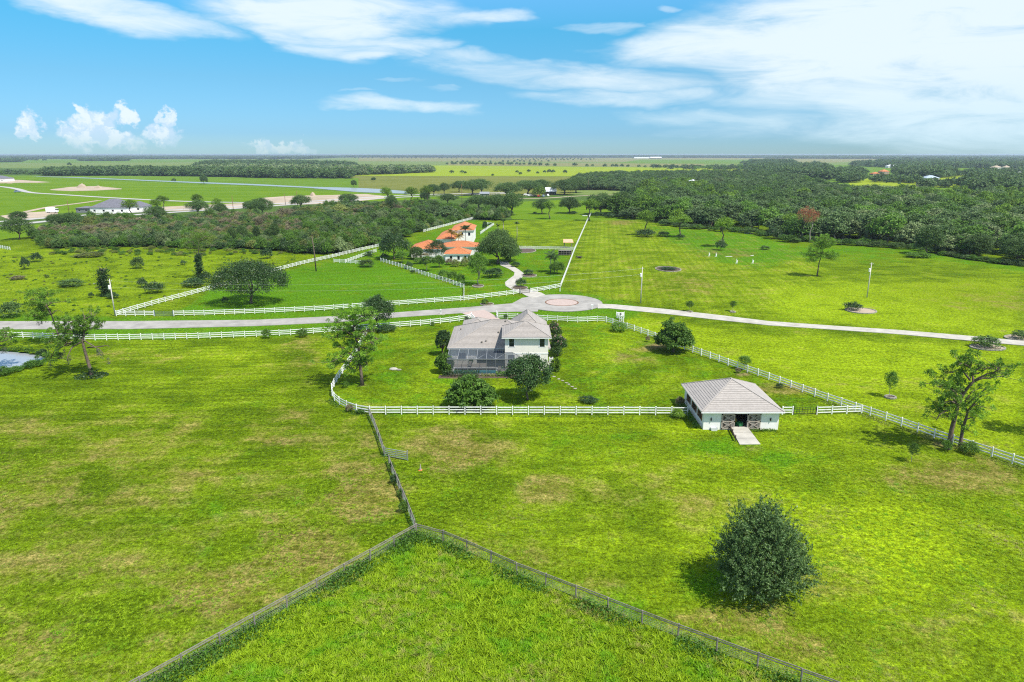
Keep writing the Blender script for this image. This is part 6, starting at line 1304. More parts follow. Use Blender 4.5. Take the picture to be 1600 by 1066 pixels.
# ------------------------------------------------------------------ catalogue of trees and bushes read from the photograph
T = [ # kind, base x, base y, top y, width, label, group, category
 ('slash', 1008, 368, 328, 30, 'pine with dark ivy on its trunk, leftmost of the three before the wood'), ('slash', 1063, 371, 335, 34, 'pine with rounded light crown, middle of the three before the wood'), ('slash', 1128, 386, 338, 34, 'pine standing in a dome shaped bush, rightmost of the three before the wood'),
 ('slash', 859, 342, 314, 24, 'bright pine on a bare stem behind the villa meadow'), ('slash', 921, 345, 310, 30, 'pine at the far end of the long straight white fence'), ('slash', 1231, 367, 333, 34, 'lime green pine beside the rust coloured dead ones'), ('slash', 206, 343, 312, 26, 'pine in front of the right end of the grey roofed house'), ('slash', 256, 331, 305, 18, 'tall slim pine right of the grey roofed house'), ('slash', 246, 338, 311, 20, 'leafy pine just left of the tall slim one by the highway'),
 ('slash', 310, 330, 303, 20, 'pine rising over a dark oak beside the highway'), ('slash', 341, 336, 309, 16, 'small topped pine right of the dark highway oak'), ('slash', 605, 323, 292, 22, 'pine in the row before the canal, left one'), ('slash', 643, 322, 292, 24, 'dark tall pine in the row before the canal, middle one'), ('slash', 668, 320, 290, 22, 'pine in the row before the canal, right one'), 
 ('oak', 847, 334, 311, 30, 'spreading oak left of the bare stemmed bright pine'), ('oak', 890, 333, 308, 36, 'broad oak with pale trunk in the middle of the back meadow'), ('oak', 938, 336, 302, 40, 'oak right beside the far end of the long white fence'), ('oak', 972, 337, 300, 44, 'second oak right of the far fence end'), ('oak', 799, 336, 300, 34, 'dark oak at the left corner of the back meadow'),
 ('oak', 738, 305, 281, 42, 'large dark oak left of the farm sheds'), ('oak', 752, 303, 280, 34, 'dark oak behind the white shed'), ('oak', 793, 308, 285, 46, 'dark wide oak between the white shed and the farmhouse'), ('oak', 825, 304, 282, 44, 'dark oak over the parked cars'), ('oak', 846, 302, 281, 36, 'dark oak just left of the white farmhouse roof'), ('oak', 882, 304, 281, 44, 'dark oak right of the white farmhouse roof'), ('oak', 900, 301, 277, 36, 'oak where the wood edge begins right of the farmhouse'), ('forest_lime', 843, 307, 292, 20, 'light green tree beside the white farmhouse'),
 ('oak', 717, 300, 283, 26, 'oak behind the tall thin pole by the sheds'), ('oak', 694, 303, 286, 20, 'dark oak left of the tall thin pole by the sheds'), ('oak', 678, 306, 288, 22, 'green oak beside the highway bend near the canal end'), ('round_dark', 664, 316, 300, 16, 'small dark tree at the highway verge near the canal end'), ('oak', 700, 318, 303, 30, 'grey green oak in front of the sheds'), ('oak', 748, 325, 305, 44, 'oak mass corner behind the scrub right end'), ('oak', 775, 332, 304, 46, 'oak at the right end of the scrub beside the meadow'),
 ('oak', 310, 335, 313, 34, 'round dark oak on the highway verge under a tall pine'), ('oak', 345, 338, 318, 26, 'dark oak right of the round one on the highway verge'), ('oak', 392, 334, 314, 26, 'dark tree in front of the left end of the pink sand lot'), ('oak', 410, 336, 310, 40, 'wide dark oak below the left end of the pink sand lot'), ('oak', 470, 325, 305, 32, 'dark oak in front of the pink sand lot'), ('oak', 545, 320, 303, 30, 'dark tree at the right end of the pink sand lot'), ('oak', 612, 330, 305, 20, 'slim dark tree at the scrub top near the highway'), ('oak', 245, 344, 322, 34, 'dark leafy clump by the highway, below the slim pine'), 
 ('oak', 88, 358, 334, 26, 'left of two dark oaks at the scrub top, far left'), ('oak', 110, 357, 333, 34, 'right of two dark oaks at the scrub top, far left'), ('round_oak', 30, 345, 330, 28, 'airy topped tree rising over the round dark one at far left'), ('round_oak', 319, 287.5, 273, 13, 'single round tree on the near bank of the canal, left'), ('round_oak', 553, 292, 281, 10, 'single round tree on the near bank of the canal, right'), ('round_olive' if 'round_olive' in PROTO else 'round_oak', 584, 283, 277, 8, 'small feathery tree alone in the olive field beyond the canal'),
 ('stem', 1077, 487, 470, 12, 'young tree with a round head, left of two in the right field'), ('stem', 1145, 487, 470, 10, 'young tree with a round head, right of two in the right field'), ('stem', 1389, 621, 580, 19, 'thin young tree in a small ring bed in the right pasture'), ('stem', 1163, 578, 556, 20, 'sparse pale sapling against the diagonal white fence'), ('stem', 1424, 722, 692, 17, 'dark sapling near the shade of the twin pines'), ('round_mid', 870, 428, 408, 24, 'round soft shrub between the palms and the long white fence'), ('stem', 667, 424, 400, 26, 'feathery garden tree with thin pale stem by the lawn fence'), ('stem', 628, 411, 392, 22, 'small pale stemmed tree left of the feathery one'),
 ('round_mid', 686, 418, 398, 18, 'bluish round tree left of the front pavilion'), ('round_oak', 651, 405, 385, 26, 'pale leaved garden tree under the left villa roof'), ('stem', 1001, 0, 0, 0, ''), 
 ('round_dark', 758, 361, 346, 8, 'small dark conifer shaped tree inside the angled far fence'), ('round_oak', 1447, 398, 352, 46, 'spreading oak with visible trunk at the wood edge, left of two'), ('round_oak', 1528, 404, 364, 44, 'gnarled oak with pale trunk at the wood edge, right of two'), ('oak', 1590, 412, 372, 60, 'wide low oak at the right end of the wood edge'),
 ('forest_oakg', 700, 345, 322, 34, 'grey green tree behind the far villa fence')]
for q in T:
    if q[3] == 0: continue
    place(q[0], q[1], q[2], q[3], q[4], q[5], None, 'tree' if q[0] != 'slash' else 'pine_tree', 'tree')
# two rust coloured dead pines
place('slash', 1642, 684, 566, 66, 'pine just beyond the right edge of the picture, its shade falling on the pasture', None, 'pine_tree', 'tree')
for (px, py, top, w, lab) in ((1253, 376, 322, 24, 'rust coloured dying pine, left of the two at the wood edge'), (1265, 379, 326, 18, 'rust coloured dying pine, right of the two at the wood edge')):
    x, y = G(px, py); h = XZ(px, top, y)[1]; L = oak_lobes(w * depth(x, y) / FPX * .5, h, h * .5, px, 7); q = empty('pine_tree', (x, y, 0)); tag(q, lab, 'tree'); link('crown', crown_mesh('dead_crown', L, 90, 12, .5, .5, M['dead'], px, W=.18), q); link('trunk', trunk_mesh('dead_trunk', h, .25, tips_of(L, 7, px), M['palebark'], px, fork=.6), q)
Bs = [ # kind, x, y, top, width, label
 ('bush_dark', 1008, 370, 358, 30, 'low dark bushes round the foot of the leftmost pine'), ('bush_dark', 1063, 374, 366, 14, 'small dark bush round the foot of the middle pine'), ('bush_dark', 1126, 391, 375, 19, 'dome shaped dark bush round the foot of the rightmost pine'), ('bush_oak', 1036, 369.5, 362, 22, 'low dark thicket between the left and middle pines'), ('bush_oak', 1195, 390, 384, 16, 'low bush on the grass in front of the wood'), 
 ('bush_dark', 1207, 373, 355, 28, 'dark rounded bush at the wood edge left of the lime pine'), ('bush_mid', 1232, 378, 367, 30, 'leafy bush right of the dark rounded one at the wood edge'), ('bush_oak', 1263, 373, 364, 18, 'small bush under the rust coloured pines'), ('bush_mid', 1352, 381, 372, 26, 'low green bush on the grass near the middle of the wood edge'), ('bush_mid', 1560, 412, 405, 20, 'low bush in front of the gnarled oak'), ('bush_mid', 1435, 402, 394, 40, 'shaded undergrowth below the spreading oak'),
 ('bush_dark', 1331, 485, 472, 27, 'clump of dark shrubs in the pale gravel bed, right field'), ('bush_oak', 1541, 543, 526, 42, 'wide low shrub clump beside the concrete path'), ('bush_oak', 1592, 530, 517, 26, 'shrub clump at the right edge behind the path'), ('bush_mid', 1479, 705, 688, 16, 'bright leafy bush at the foot of the left twin pine'), ('bush_mid', 1514, 709, 692, 30, 'bright leafy bush at the foot of the right twin pine'),
 ('bush_mid', 417, 529, 514, 16, 'round green bush growing on the roadside fence, left of two'), ('bush_mid', 473, 527, 514, 20, 'round green bush growing on the roadside fence, right of two'), ('bush_oak', 676, 509, 503, 8, 'tiny dark bush by the roadside fence near the driveway'), ('bush_dark', 729, 502, 494, 7, 'small dark cone shrub at the left driveway fence'), ('bush_dark', 790, 499, 491, 7, 'small dark cone shrub at the right driveway fence'), ('bush_dark', 602, 518, 508, 34, 'dark undergrowth under the rounded roadside tree'),
 ('bush_dark', 40, 421, 402, 16, 'dark upright bush on the far left pasture'), ('bush_dark', 58, 409, 395, 20, 'dark bush just right and behind the upright one'), ('bush_oak', 112, 447, 437, 40, 'long low dark bush in the left pasture'), ('bush_oak', 216, 420, 402, 23, 'round grey green bush in the middle of the left pasture'), ('bush_dark', 223, 449, 434, 16, 'small dark bush at the left of the pair in the pasture'), ('bush_dark', 240, 458, 441, 30, 'larger dark bush at the right of the pair in the pasture'), ('bush_oak', 18, 496, 472, 36, 'large rounded bush beside the road at the far left'), ('bush_dark', 143, 465, 457, 9, 'small dark bush left of the ivy clad tree'), ('bush_dark', 176, 466, 457, 22, 'dark growth at the foot of the ivy clad tree'),
 ('bush_dark', 303, 448, 435, 40, 'low dark bushes at the foot of the ivy column'), ('bush_dark', 322, 442, 424, 14, 'narrow dark bush between ivy column and oak'), ('bush_dark', 286, 414, 407, 10, 'small dark bush in the pasture below the scrub'), ('bush_dark', 352, 473, 464, 12, 'small round bush in the shade of the lawn oak'), ('bush_dark', 418, 404, 388, 20, 'round dark bush beside the scrub, left of the dead trunk'), ('bush_oak', 573, 417, 406, 26, 'low bushy mound under the cycad'), ('bush_dark', 601, 406, 396, 16, 'dark bush at the lawn fence corner'), ('bush_dark', 639, 420, 409, 14, 'dark bush behind the middle of the lawn fence'), ('bush_dark', 645, 427, 422, 8, 'small dark bush poking through the lawn fence'),
 ('bush_mid', 693, 435, 422, 22, 'leafy shrub behind the lawn fence, left of three'), ('bush_mid', 707, 439, 424, 18, 'leafy shrub behind the lawn fence, middle of three'), ('bush_mid', 720, 445, 428, 16, 'leafy shrub behind the lawn fence, right of three'), ('bush_dark', 772, 433, 419, 34, 'oval clipped dark hedge inside the driveway bend'), ('bush_dark', 826, 430, 421, 16, 'dark shrub on the stone edged bed beside the driveway'), ('bush_dark', 813, 448, 435, 18, 'dark shrubs left of the black entrance gate'), ('bush_dark', 805, 417, 409, 16, 'low shrub at the top of the driveway'), ('bush_lime', 794, 409, 400, 12, 'bright green shrub at the foot of the largest villa oak'),
 ('bush_scrub', 702, 414, 404, 14, 'reddish low shrub before the front pavilion, left one'), ('bush_olive', 712, 417, 405, 14, 'olive shrub before the front pavilion, middle one'), ('bush_olive', 726, 416, 402, 14, 'yellow green shrub before the front pavilion, right one'), ('bush_scrub', 664, 405, 396, 20, 'reddish shrub by the white garden wall'), ('bush_mid', 735, 414, 400, 12, 'green shrub at the right corner of the front pavilion'), ('bush_mid', 655, 412, 403, 20, 'green shrub row behind the garden trees'), ('bush_dark', 766, 353.5, 349, 8, 'small dark bush at the end of the angled far fence'),
 ('bush_mid', 967, 518, 504, 28, 'loose dark green shrub against the diagonal fence top'), ('bush_scrub', 1012, 534, 525, 8, 'small brown bush at the diagonal fence'), ('bush_mid', 1050, 502, 495, 10, 'small green tuft beside the concrete path'), ('bush_lime', 1060, 653, 640, 24, 'bright vine spilling over the fence beside the barn'), ('bush_scrub', 1062, 634, 620, 16, 'reddish brown heap of growth behind the barn left corner'), ('bush_dark', 1218, 607, 599, 12, 'low weedy bush at the diagonal fence behind the barn'), ('bush_scrub', 1153, 583, 575, 10, 'low rust coloured shrub under the pale sapling'),
 ('bush_dark', 919, 628, 620, 30, 'low flower clump on the yard lawn left of the barn'), ('bush_mid', 612, 736, 722, 12, 'small leafy bush on the wooden fence below the gate'), ('bush_dark', 617, 756, 741, 15, 'dark bush leaning on the wooden fence, upper one'), ('bush_mid', 632, 800, 783, 18, 'dark leafy bush on the wooden fence, lower one'), ('bush_mid', 627, 775, 764, 14, 'small weedy bush between the upper and lower dark ones'), ('bush_scrub', 546, 643, 632, 14, 'brown dead shrub on the curving white fence'), ('bush_weed', 566, 645, 637, 20, 'green weeds on the curving white fence next to the brown shrub'),
 ('bush_weed', 6, 587, 572, 22, 'dark bush at the near left bank of the pond'), ('bush_weed', 52, 573, 563, 30, 'leafy bush on the right bank of the pond'), ('bush_dark', 68, 560, 545, 18, 'small dark tree at the pond tip under the leaning pine'), ('bush_weed', 25, 580, 573, 26, 'low reeds along the near bank of the pond'), ('bush_mid', 600, 594, 584, 0, ''), ('bush_mid', 540, 606, 596, 12, 'low green bush against the curving fence beside the pine'), ('bush_mid', 758, 476, 467, 14, 'ornamental grasses round the yellow hydrant'), ('bush_dark', 681, 348, 340, 20, 'dark shrub on the scrub edge above the villa'), ('bush_lime', 768, 338, 333, 26, 'light green low bushes at the corner of the back meadow'),
 ('bush_dark', 857, 389.5, 0, 0, ''), ('bush_dark', 1044, 422, 417.5, 26, 'low dark plants inside the raised oval bed'), ('bush_dark', 836, 334, 331, 6, 'tiny dark bush left of the spreading meadow oak'), ('bush_dark', 895, 334, 330, 18, 'dark growth at the foot of the broad meadow oak'), ('bush_dark', 935, 339, 331, 18, 'dark undergrowth right of the far fence end'), ('bush_dark', 953, 340, 333, 20, 'dark undergrowth below the second far oak'), ('bush_scrub', 28, 437, 431, 24, 'low brown scrub patch in the far left pasture'), ('bush_dark', 74, 434, 430, 7, 'small dark tuft beside the brown scrub patch'), ('bush_olive', 140, 401, 394, 44, 'long brownish grass mound below the scrub')]
for q in Bs:
    if q[4] == 0: continue
    place(q[0], q[1], q[2], q[3], q[4], q[5], None, 'bush', 'bush')
# hedges round the pool
def hedge(label, x0, x1, y0, y1, h, seed, mat='dark', name='hedge'):
    rs = np.random.RandomState(seed); n = int((x1 - x0) * (y1 - y0) * h * 120) + 200; P = np.stack([x0 + (x1 - x0) * rs.rand(n), y0 + (y1 - y0) * rs.rand(n), h * rs.rand(n) ** .6], -1)
    P += rs.normal(size=P.shape) * .08; P[:, 2] = np.maximum(P[:, 2], .03); Nn = unit(rs.normal(size=P.shape) + np.array([0, -.3, .6])); V, Q, ti = leaves(P, Nn, .2, .12, rs, rs.rand(n)); r = empty(name, (0, 0, 0)); tag(r, label, 'hedge')
    link('leaves', npmesh('hedge_leaves', V, Q, [M[mat]], ti), r)
hedge('clipped dark hedge in front of the pool cage, left stretch', -12.6, -5.9, 116.6, 117.8, 1.15, 3); hedge('lower hedge in front of the pool cage, right stretch', -2.9, -.7, 116.7, 117.7, .9, 4, 'weed'); hedge('low flowering edge plants in front of the middle of the pool', -5.6, -3.1, 116.9, 117.6, .45, 5, 'olive')
hedge('creeping hedge along the left wall of the barn', 26.6, 27.4, 92.6, 103, .6, 6, 'weed'); hedge('low weeds along the barn front wall right of the ramp', 34.4, 38.2, 91.6, 92.2, .3, 8, 'weed')
m_ = MB(); m_.prism([(-13.2, 116.0), (.9, 116.2), (.9, 117.9), (-13.2, 117.9)], 0, .06); m_.build('mulch_strip', M['mulch'])['kind'] = 'structure'
# ------------------------------------------------------------------ weeds along the wooden fences, tall grass
def weeds(name, line, wid, dens, L, mat, seed, off=0., hmax=.7, kind='stuff', patchy=.45):
    rs = np.random.RandomState(seed); Ps = []
    P_ = [G(*p) for p in line]
    for a, b in zip(P_[:-1], P_[1:]):
        ln = math.hypot(b[0] - a[0], b[1] - a[1]); n = int(ln * wid * dens); t = rs.rand(n); d = ((b[0] - a[0]) / ln, (b[1] - a[1]) / ln); nx_, ny_ = d[1], -d[0]
        if ny_ > 0: nx_, ny_ = -nx_, -ny_
        s = off + wid * rs.rand(n) ** 1.3; k = .5 + .5 * np.sin(t * ln * .55 + 3 * np.sin(t * ln * .13)) ; keep = rs.rand(n) < (1 - patchy) + patchy * k * 1.2
        Ps.append(np.stack([a[0] + (b[0] - a[0]) * t + nx_ * s, a[1] + (b[1] - a[1]) * t + ny_ * s, hmax * (rs.rand(n) ** 1.5) * (.4 + .8 * k) * np.clip(1.25 - (s - off) / wid, .2, 1)], -1)[keep])
    P = np.concatenate(Ps); Nn = unit(rs.normal(size=P.shape) * .8 + np.array([0, 0, .5])); V, Q, ti = leaves(P, Nn, L, L * .45, rs, rs.rand(len(P))); o = link(name, npmesh(name, V, Q, [M[mat]], ti)); o['kind'] = kind
weeds('fence_weeds', FL, 1.7, 190, .26, 'weed', 1, -.1, .9, patchy=.8); weeds('fence_weeds', FR, 1.3, 150, .24, 'weed', 2, .15, .75, patchy=1.0)
weeds('fence_weeds', [(649, 830), (636, 796), (622, 762), (606, 722), (594, 692), (577, 652)], .9, 60, .22, 'weed', 3, -.45, .5, patchy=.9)
weeds('fence_weeds', [(1289, 627), (1350, 648), (1466, 689), (1600, 733)], .9, 70, .22, 'olive', 4, .1, .5, patchy=.6)
weeds('fence_weeds', [(578, 650), (850, 650.5), (1070, 651)], .5, 40, .2, 'weed', 5, .05, .3, patchy=.9); weeds('fence_weeds', [(517, 625), (540, 641), (576, 650)], 1.0, 70, .22, 'weed', 6, .0, .5, patchy=.8)
weeds('pond_reeds', [(-30, 543.5), (35, 547.3), (70, 553)], 1.2, 60, .3, 'weed', 7, -.6, .8); weeds('pond_reeds', [(-10, 584), (38, 574), (78, 563)], 1.6, 60, .3, 'weed', 8, -.8, .7)
# grass blades in clumps over the near pastures (finer than any one can count)
def tuft_mesh(seed, n=16, h=.16, r=.16):
    rs = np.random.RandomState(seed); a = rs.rand(n) * 6.283; q = r * np.sqrt(rs.rand(n)); p = np.stack([q * np.cos(a), q * np.sin(a), np.zeros(n)], -1); ln = h * (.5 + rs.rand(n))[:, None]; lean = np.stack([np.cos(a + rs.normal(size=n)), np.sin(a + rs.normal(size=n)), np.zeros(n)], -1) * ln * .75
    tip = p + lean + np.array([0, 0, 1]) * ln; sd_ = np.stack([-np.sin(a), np.cos(a), np.zeros(n)], -1) * .022; V = np.stack([p - sd_, p + sd_, tip + sd_ * .3, tip - sd_ * .3], 1).reshape(-1, 3); return npmesh('grass_tuft', V, np.arange(4 * n).reshape(-1, 4), [M['blade']], rs.rand(n))
TM = [tuft_mesh(i) for i in range(4)]
def field_grass():
    rs = np.random.RandomState(77); n = 165000; X = (rs.rand(n) - .5) * 150; Y = 40 + 60 * rs.rand(n) ** 1.25; D = Y * cp + CAM_H * sp; px = 800 + FPX * X / D; py = 533 - FPX * (-CAM_H * cp + Y * sp) / D
    k = (px > -40) & (px < 1640) & (py < 1160) & (py > 655)
    k &= ~inpoly(px, py, [(1090, 672), (1222, 672), (1222, 600), (1060, 600)]) & ~inpoly(px, py, [(1138, 669), (1170, 669), (1192, 698), (1152, 698)])
    X, Y, px, py = X[k], Y[k], px[k], py[k]; pad = inpoly(px, py, [(651, 838), (1296, 1086), (1500, 1160), (80, 1160), (217, 1085)])
    dn = .5 + .5 * np.sin(X * .23 + 2 * np.sin(Y * .19)) * np.sin(Y * .31 + 1.7 * np.sin(X * .11)); keep = (rs.rand(len(X)) < np.where(pad, .5, (.14 + .35 * dn) * np.clip((py - 650) / 130, 0, 1))); X, Y, pad = X[keep], Y[keep], pad[keep]
    s = np.where(pad, .9 + 1.0 * rs.rand(len(X)), .45 + .6 * rs.rand(len(X))); scatter('pasture_grass', np.stack([X, Y], -1), np.stack([s * 1.2, s * 1.2, s * np.where(pad, .75, .55)], -1), rs.randint(0, 4, len(X)), TM, 5)
field_grass()
# small weeds and darker tufts dotted over the pastures
def dots(name, poly, n, kinds, s0, s1, seed, flat=.6):
    rs = np.random.RandomState(seed); P = [G(*p) for p in poly]; xs = [p[0] for p in P]; ys = [p[1] for p in P]; X = rs.uniform(min(xs), max(xs), n * 3); Y = rs.uniform(min(ys), max(ys), n * 3); k = inpoly(X, Y, P); X, Y = X[k][:n], Y[k][:n]
    s = s0 + (s1 - s0) * rs.rand(len(X)) ** 2; scatter(name, np.stack([X, Y], -1), np.stack([s, s, s * flat], -1), rs.randint(0, len(kinds), len(X)), [PROTO[q][0][0] for q in kinds], seed)
dots('pasture_weeds', [(0, 395), (330, 402), (500, 396), (420, 424), (190, 484), (0, 496)], 420, ['bush_olive', 'bush_weed', 'bush_mid'], .10, .42, 31, .5)
dots('pasture_weeds', [(80, 386), (320, 384), (500, 388), (470, 396), (330, 400), (80, 398)], 260, ['bush_mid', 'bush_weed', 'bush_olive'], .4, 1.0, 32, .55)
0 and dots('pasture_weeds', [(20, 600), (560, 655), (640, 830), (300, 1000), (0, 1066)], 170, ['bush_olive', 'bush_weed'], .06, .16, 33, .4)
0 and dots('pasture_weeds', [(660, 660), (1080, 680), (1560, 740), (1600, 1000), (1300, 1060), (700, 840)], 200, ['bush_olive', 'bush_weed'], .06, .18, 34, .4)
# ------------------------------------------------------------------ scrub mass left of the villa
rsS = np.random.RandomState(9)
SCR = [(44, 372), (84, 356), (150, 347), (260, 344), (330, 343), (420, 338), (480, 328), (560, 322), (660, 322), (700, 326), (760, 332), (800, 336), (780, 345), (738, 342), (664, 360), (592, 383), (520, 399), (480, 396), (420, 391), (330, 389), (200, 386), (70, 388), (60, 380)]
Pp = fill(SCR, 2.8, rsS); D = Pp[:, 1] * cp + CAM_H * sp; spx = 800 + FPX * Pp[:, 0] / D; spy = 533 - FPX * (-CAM_H * cp + Pp[:, 1] * sp) / D
BROWN = [(60, 366), (130, 352), (330, 344), (480, 334), (600, 325), (680, 330), (660, 336), (560, 342), (430, 352), (520, 362), (420, 374), (330, 378), (180, 374), (100, 372)]
clear = inpoly(spx, spy, [(320, 334), (380, 333), (400, 341), (330, 341)]) | inpoly(spx, spy, [(540, 332), (690, 332), (660, 344), (560, 341)])
nz = np.sin(Pp[:, 0] * .07 + 2 * np.sin(Pp[:, 1] * .031)) + np.sin(Pp[:, 1] * .05 + 1.3 * np.sin(Pp[:, 0] * .043)); thin = rsS.rand(len(Pp)) < .88; k = ~clear & thin; Pp, spx, spy, nz = Pp[k], spx[k], spy[k], nz[k]
br = inpoly(spx, spy, BROWN) & (rsS.rand(len(Pp)) < np.where(nz < -.9, .35, .95)); kinds = ['bush_scrub', 'bush_olive', 'bush_mid', 'bush_oak', 'bush_pale', 'bush_oakg', 'bush_dark']
u = rsS.rand(len(Pp)); ix = np.where(br, np.where(u < .30, 0, np.where(u < .60, 1, np.where(u < .82, 5, 2))), np.where(u < .38, 2, np.where(u < .60, 4, np.where(u < .74, 5, np.where(u < .86, 3, np.where(u < .93, 1, 6))))))
s = .95 + .75 * rsS.rand(len(Pp)) + .3 * (nz > .6); sz = s * (.66 + .5 * rsS.rand(len(Pp))) * np.where(br, .85, 1.0) * (1 + .35 * (nz > 1.1))
scatter('scrubland', Pp, np.stack([s, s, sz], -1), ix, [PROTO[q][0][0] for q in kinds], 3)
# the shrubs of its near rim and its young trees can be told apart
def rim(name, label, group, line, n, kinds, hpx, wpx, seed, cat='bush', dy=3, parts=True, zs=1.0):
    rd = random.Random(seed); L = [mathutils.Vector(p) for p in line]; tot = sum((b - a).length for a, b in zip(L[:-1], L[1:]))
    for i in range(n):
        s_ = tot * (i + .5 + rd.uniform(-.35, .35)) / n; k = 0
        while k < len(L) - 2 and s_ > (L[k + 1] - L[k]).length: s_ -= (L[k + 1] - L[k]).length; k += 1
        p = L[k].lerp(L[k + 1], min(1, s_ / (L[k + 1] - L[k]).length)); y = p[1] + rd.uniform(-dy, dy); f = rd.uniform(.75, 1.25); place(rd.choice(kinds), p[0], y, y - hpx * f * zs, wpx * rd.uniform(.8, 1.25), label, group, name, cat, parts=parts)
rim('scrub_bush', 'rounded green shrub in the dense scrub between pasture and highway', 'shrubs along the near rim of the scrub', [(75, 386), (200, 385), (330, 387), (430, 390), (500, 396), (592, 381), (660, 359)], 54, ['bush_mid', 'bush_oak', 'bush_weed', 'bush_dark', 'bush_olive'], 14, 24, 5, dy=3)
rim('young_tree', 'slim young tree standing in the green scrub left of the villa', 'young trees in the scrub', [(350, 380), (450, 384), (560, 372), (640, 356), (720, 338)], 34, ['round_mid', 'forest_mid', 'round_oak'], 22, 15, 6, 'tree', dy=9)
rim('young_tree', 'young tree standing in the middle of the green scrub', 'young trees in the middle of the scrub', [(480, 368), (560, 356), (640, 344), (740, 332)], 34, ['round_mid', 'forest_mid', 'forest_oakg'], 17, 14, 7, 'tree', dy=7)
rim('scrub_bush', 'grey brown leafless shrub in the scrub below the highway', 'brown shrubs of the scrub', [(80, 368), (200, 358), (330, 350), (430, 342), (520, 332), (620, 328)], 44, ['bush_scrub', 'bush_scrub', 'bush_olive', 'bush_oakg'], 12, 26, 8, dy=6)
# ------------------------------------------------------------------ the wood on the right
rsF = np.random.RandomState(11)
FOR = [(890, 297), (905, 282), (960, 277), (1100, 276), (1200, 276), (1272, 292), (1330, 307), (1460, 312), (1640, 314), (1760, 330), (1760, 420), (1640, 416), (1560, 408), (1500, 401), (1450, 391), (1400, 384), (1300, 378), (1240, 374), (1180, 362), (1100, 357), (1030, 350), (1000, 344), (960, 338), (930, 334), (1000, 318), (990, 312), (930, 300)]
FP = fill(FOR, 9.6, rsF, .42); D = FP[:, 1] * cp + CAM_H * sp; fx = 800 + FPX * FP[:, 0] / D; fy = 533 - FPX * (-CAM_H * cp + FP[:, 1] * sp) / D
hole = inpoly(fx, fy, [(900, 297), (1000, 298), (1045, 303), (1000, 310), (930, 306), (880, 306)]) | inpoly(fx, fy, [(1325, 286), (1500, 288), (1500, 296), (1330, 296)]); hole |= (rsF.rand(len(FP)) < .07) & (fx > 1100); FP, fx, fy = FP[~hole], fx[~hole], fy[~hole]
zone = np.sin(FP[:, 0] * .021 + 1.8 * np.sin(FP[:, 1] * .013)) + np.sin(FP[:, 1] * .017 + 1.4 * np.sin(FP[:, 0] * .011)) + rsF.normal(size=len(FP)) * .5
kn = ['forest_oak', 'forest_oakg', 'forest_mid', 'forest_lime', 'forest_pale']; pr = []
LIMES = [(1020, 300, 26, 12), (1075, 295, 30, 8), (1115, 313, 22, 9), (1240, 318, 20, 8), (1060, 345, 14, 7), (1370, 292, 40, 6), (1570, 305, 40, 6), (1480, 305, 60, 8), (1010, 320, 24, 8), (1570, 330, 40, 16)]
lm = np.zeros(len(FP)); 
for (a, b, rx, ry) in LIMES: lm = np.maximum(lm, np.exp(-(((fx - a) / rx) ** 2 + ((fy - b - 8) / ry) ** 2)))
u = rsF.rand(len(FP)); olive_side = np.clip((fx - 1250) / 250, 0.06, .6)
fi = np.where(u < lm * .8, 3, np.where(rsF.rand(len(FP)) < olive_side, np.where(u < .5, 4, 2), np.where(zone > .9, np.where(u < .75, 1, 2), np.where(zone < -.9, np.where(u < .8, 0, 2), np.where(u < .45, 0, np.where(u < .90, 1, 2))))))
hgt = 7.0 + 6.2 * rsF.rand(len(FP)) + 1.2 * (zone > 1.2); wdt = 11.0 + 4.5 * rsF.rand(len(FP)) - 3 * (fi == 3)
order = np.argsort(FP[:, 1] / (1 + 0 * fx)); vis = order[(fx[order] > -20) & (fx[order] < 1625)]; near = vis[:285]; isn = np.zeros(len(FP), bool); isn[near] = True
for i in near:
    kd = kn[fi[i]]; c, t, h0, w0 = PROTO[kd][0]; s_ = wdt[i] / w0; r = empty('oak_tree' if fi[i] != 3 else 'pine_tree', (FP[i, 0], FP[i, 1], -.2), rsF.rand() * 6.28); r.scale = (s_, s_, hgt[i] / h0)
    tone = ('dark green', 'grey green', 'fresh green', 'bright lime green', 'pale green')[fi[i]]; seg = 'behind the three leafy pines' if fx[i] < 1190 else 'near the rust coloured pines' if fx[i] < 1330 else 'beyond the leaning field pine' if fx[i] < 1430 else 'behind the two gnarled oaks'
    lb = tone + ' tree in the front of the wood, ' + seg; tag(r, lb, 'tree', tone + ' wood trees ' + seg); link('crown', c, r); link('trunk', t, r)
k = ~isn; s = wdt[k] / 9; scatter('woodland', np.concatenate([FP[k], np.full((k.sum(), 1), -.3)], 1), np.stack([s, s, hgt[k] / 10], -1), fi[k], [PROTO[q][0][0] for q in kn], 7)
# undergrowth closing the foot of the wood
rim('undergrowth_bush', 'low green bush in the undergrowth at the foot of the wood', 'bushes at the foot of the wood', [(1030, 353), (1180, 365), (1240, 377), (1300, 381), (1400, 387), (1450, 394), (1500, 404), (1600, 417)], 60, ['bush_mid', 'bush_oak', 'bush_oakg', 'bush_weed'], 8, 18, 15, dy=1.5)
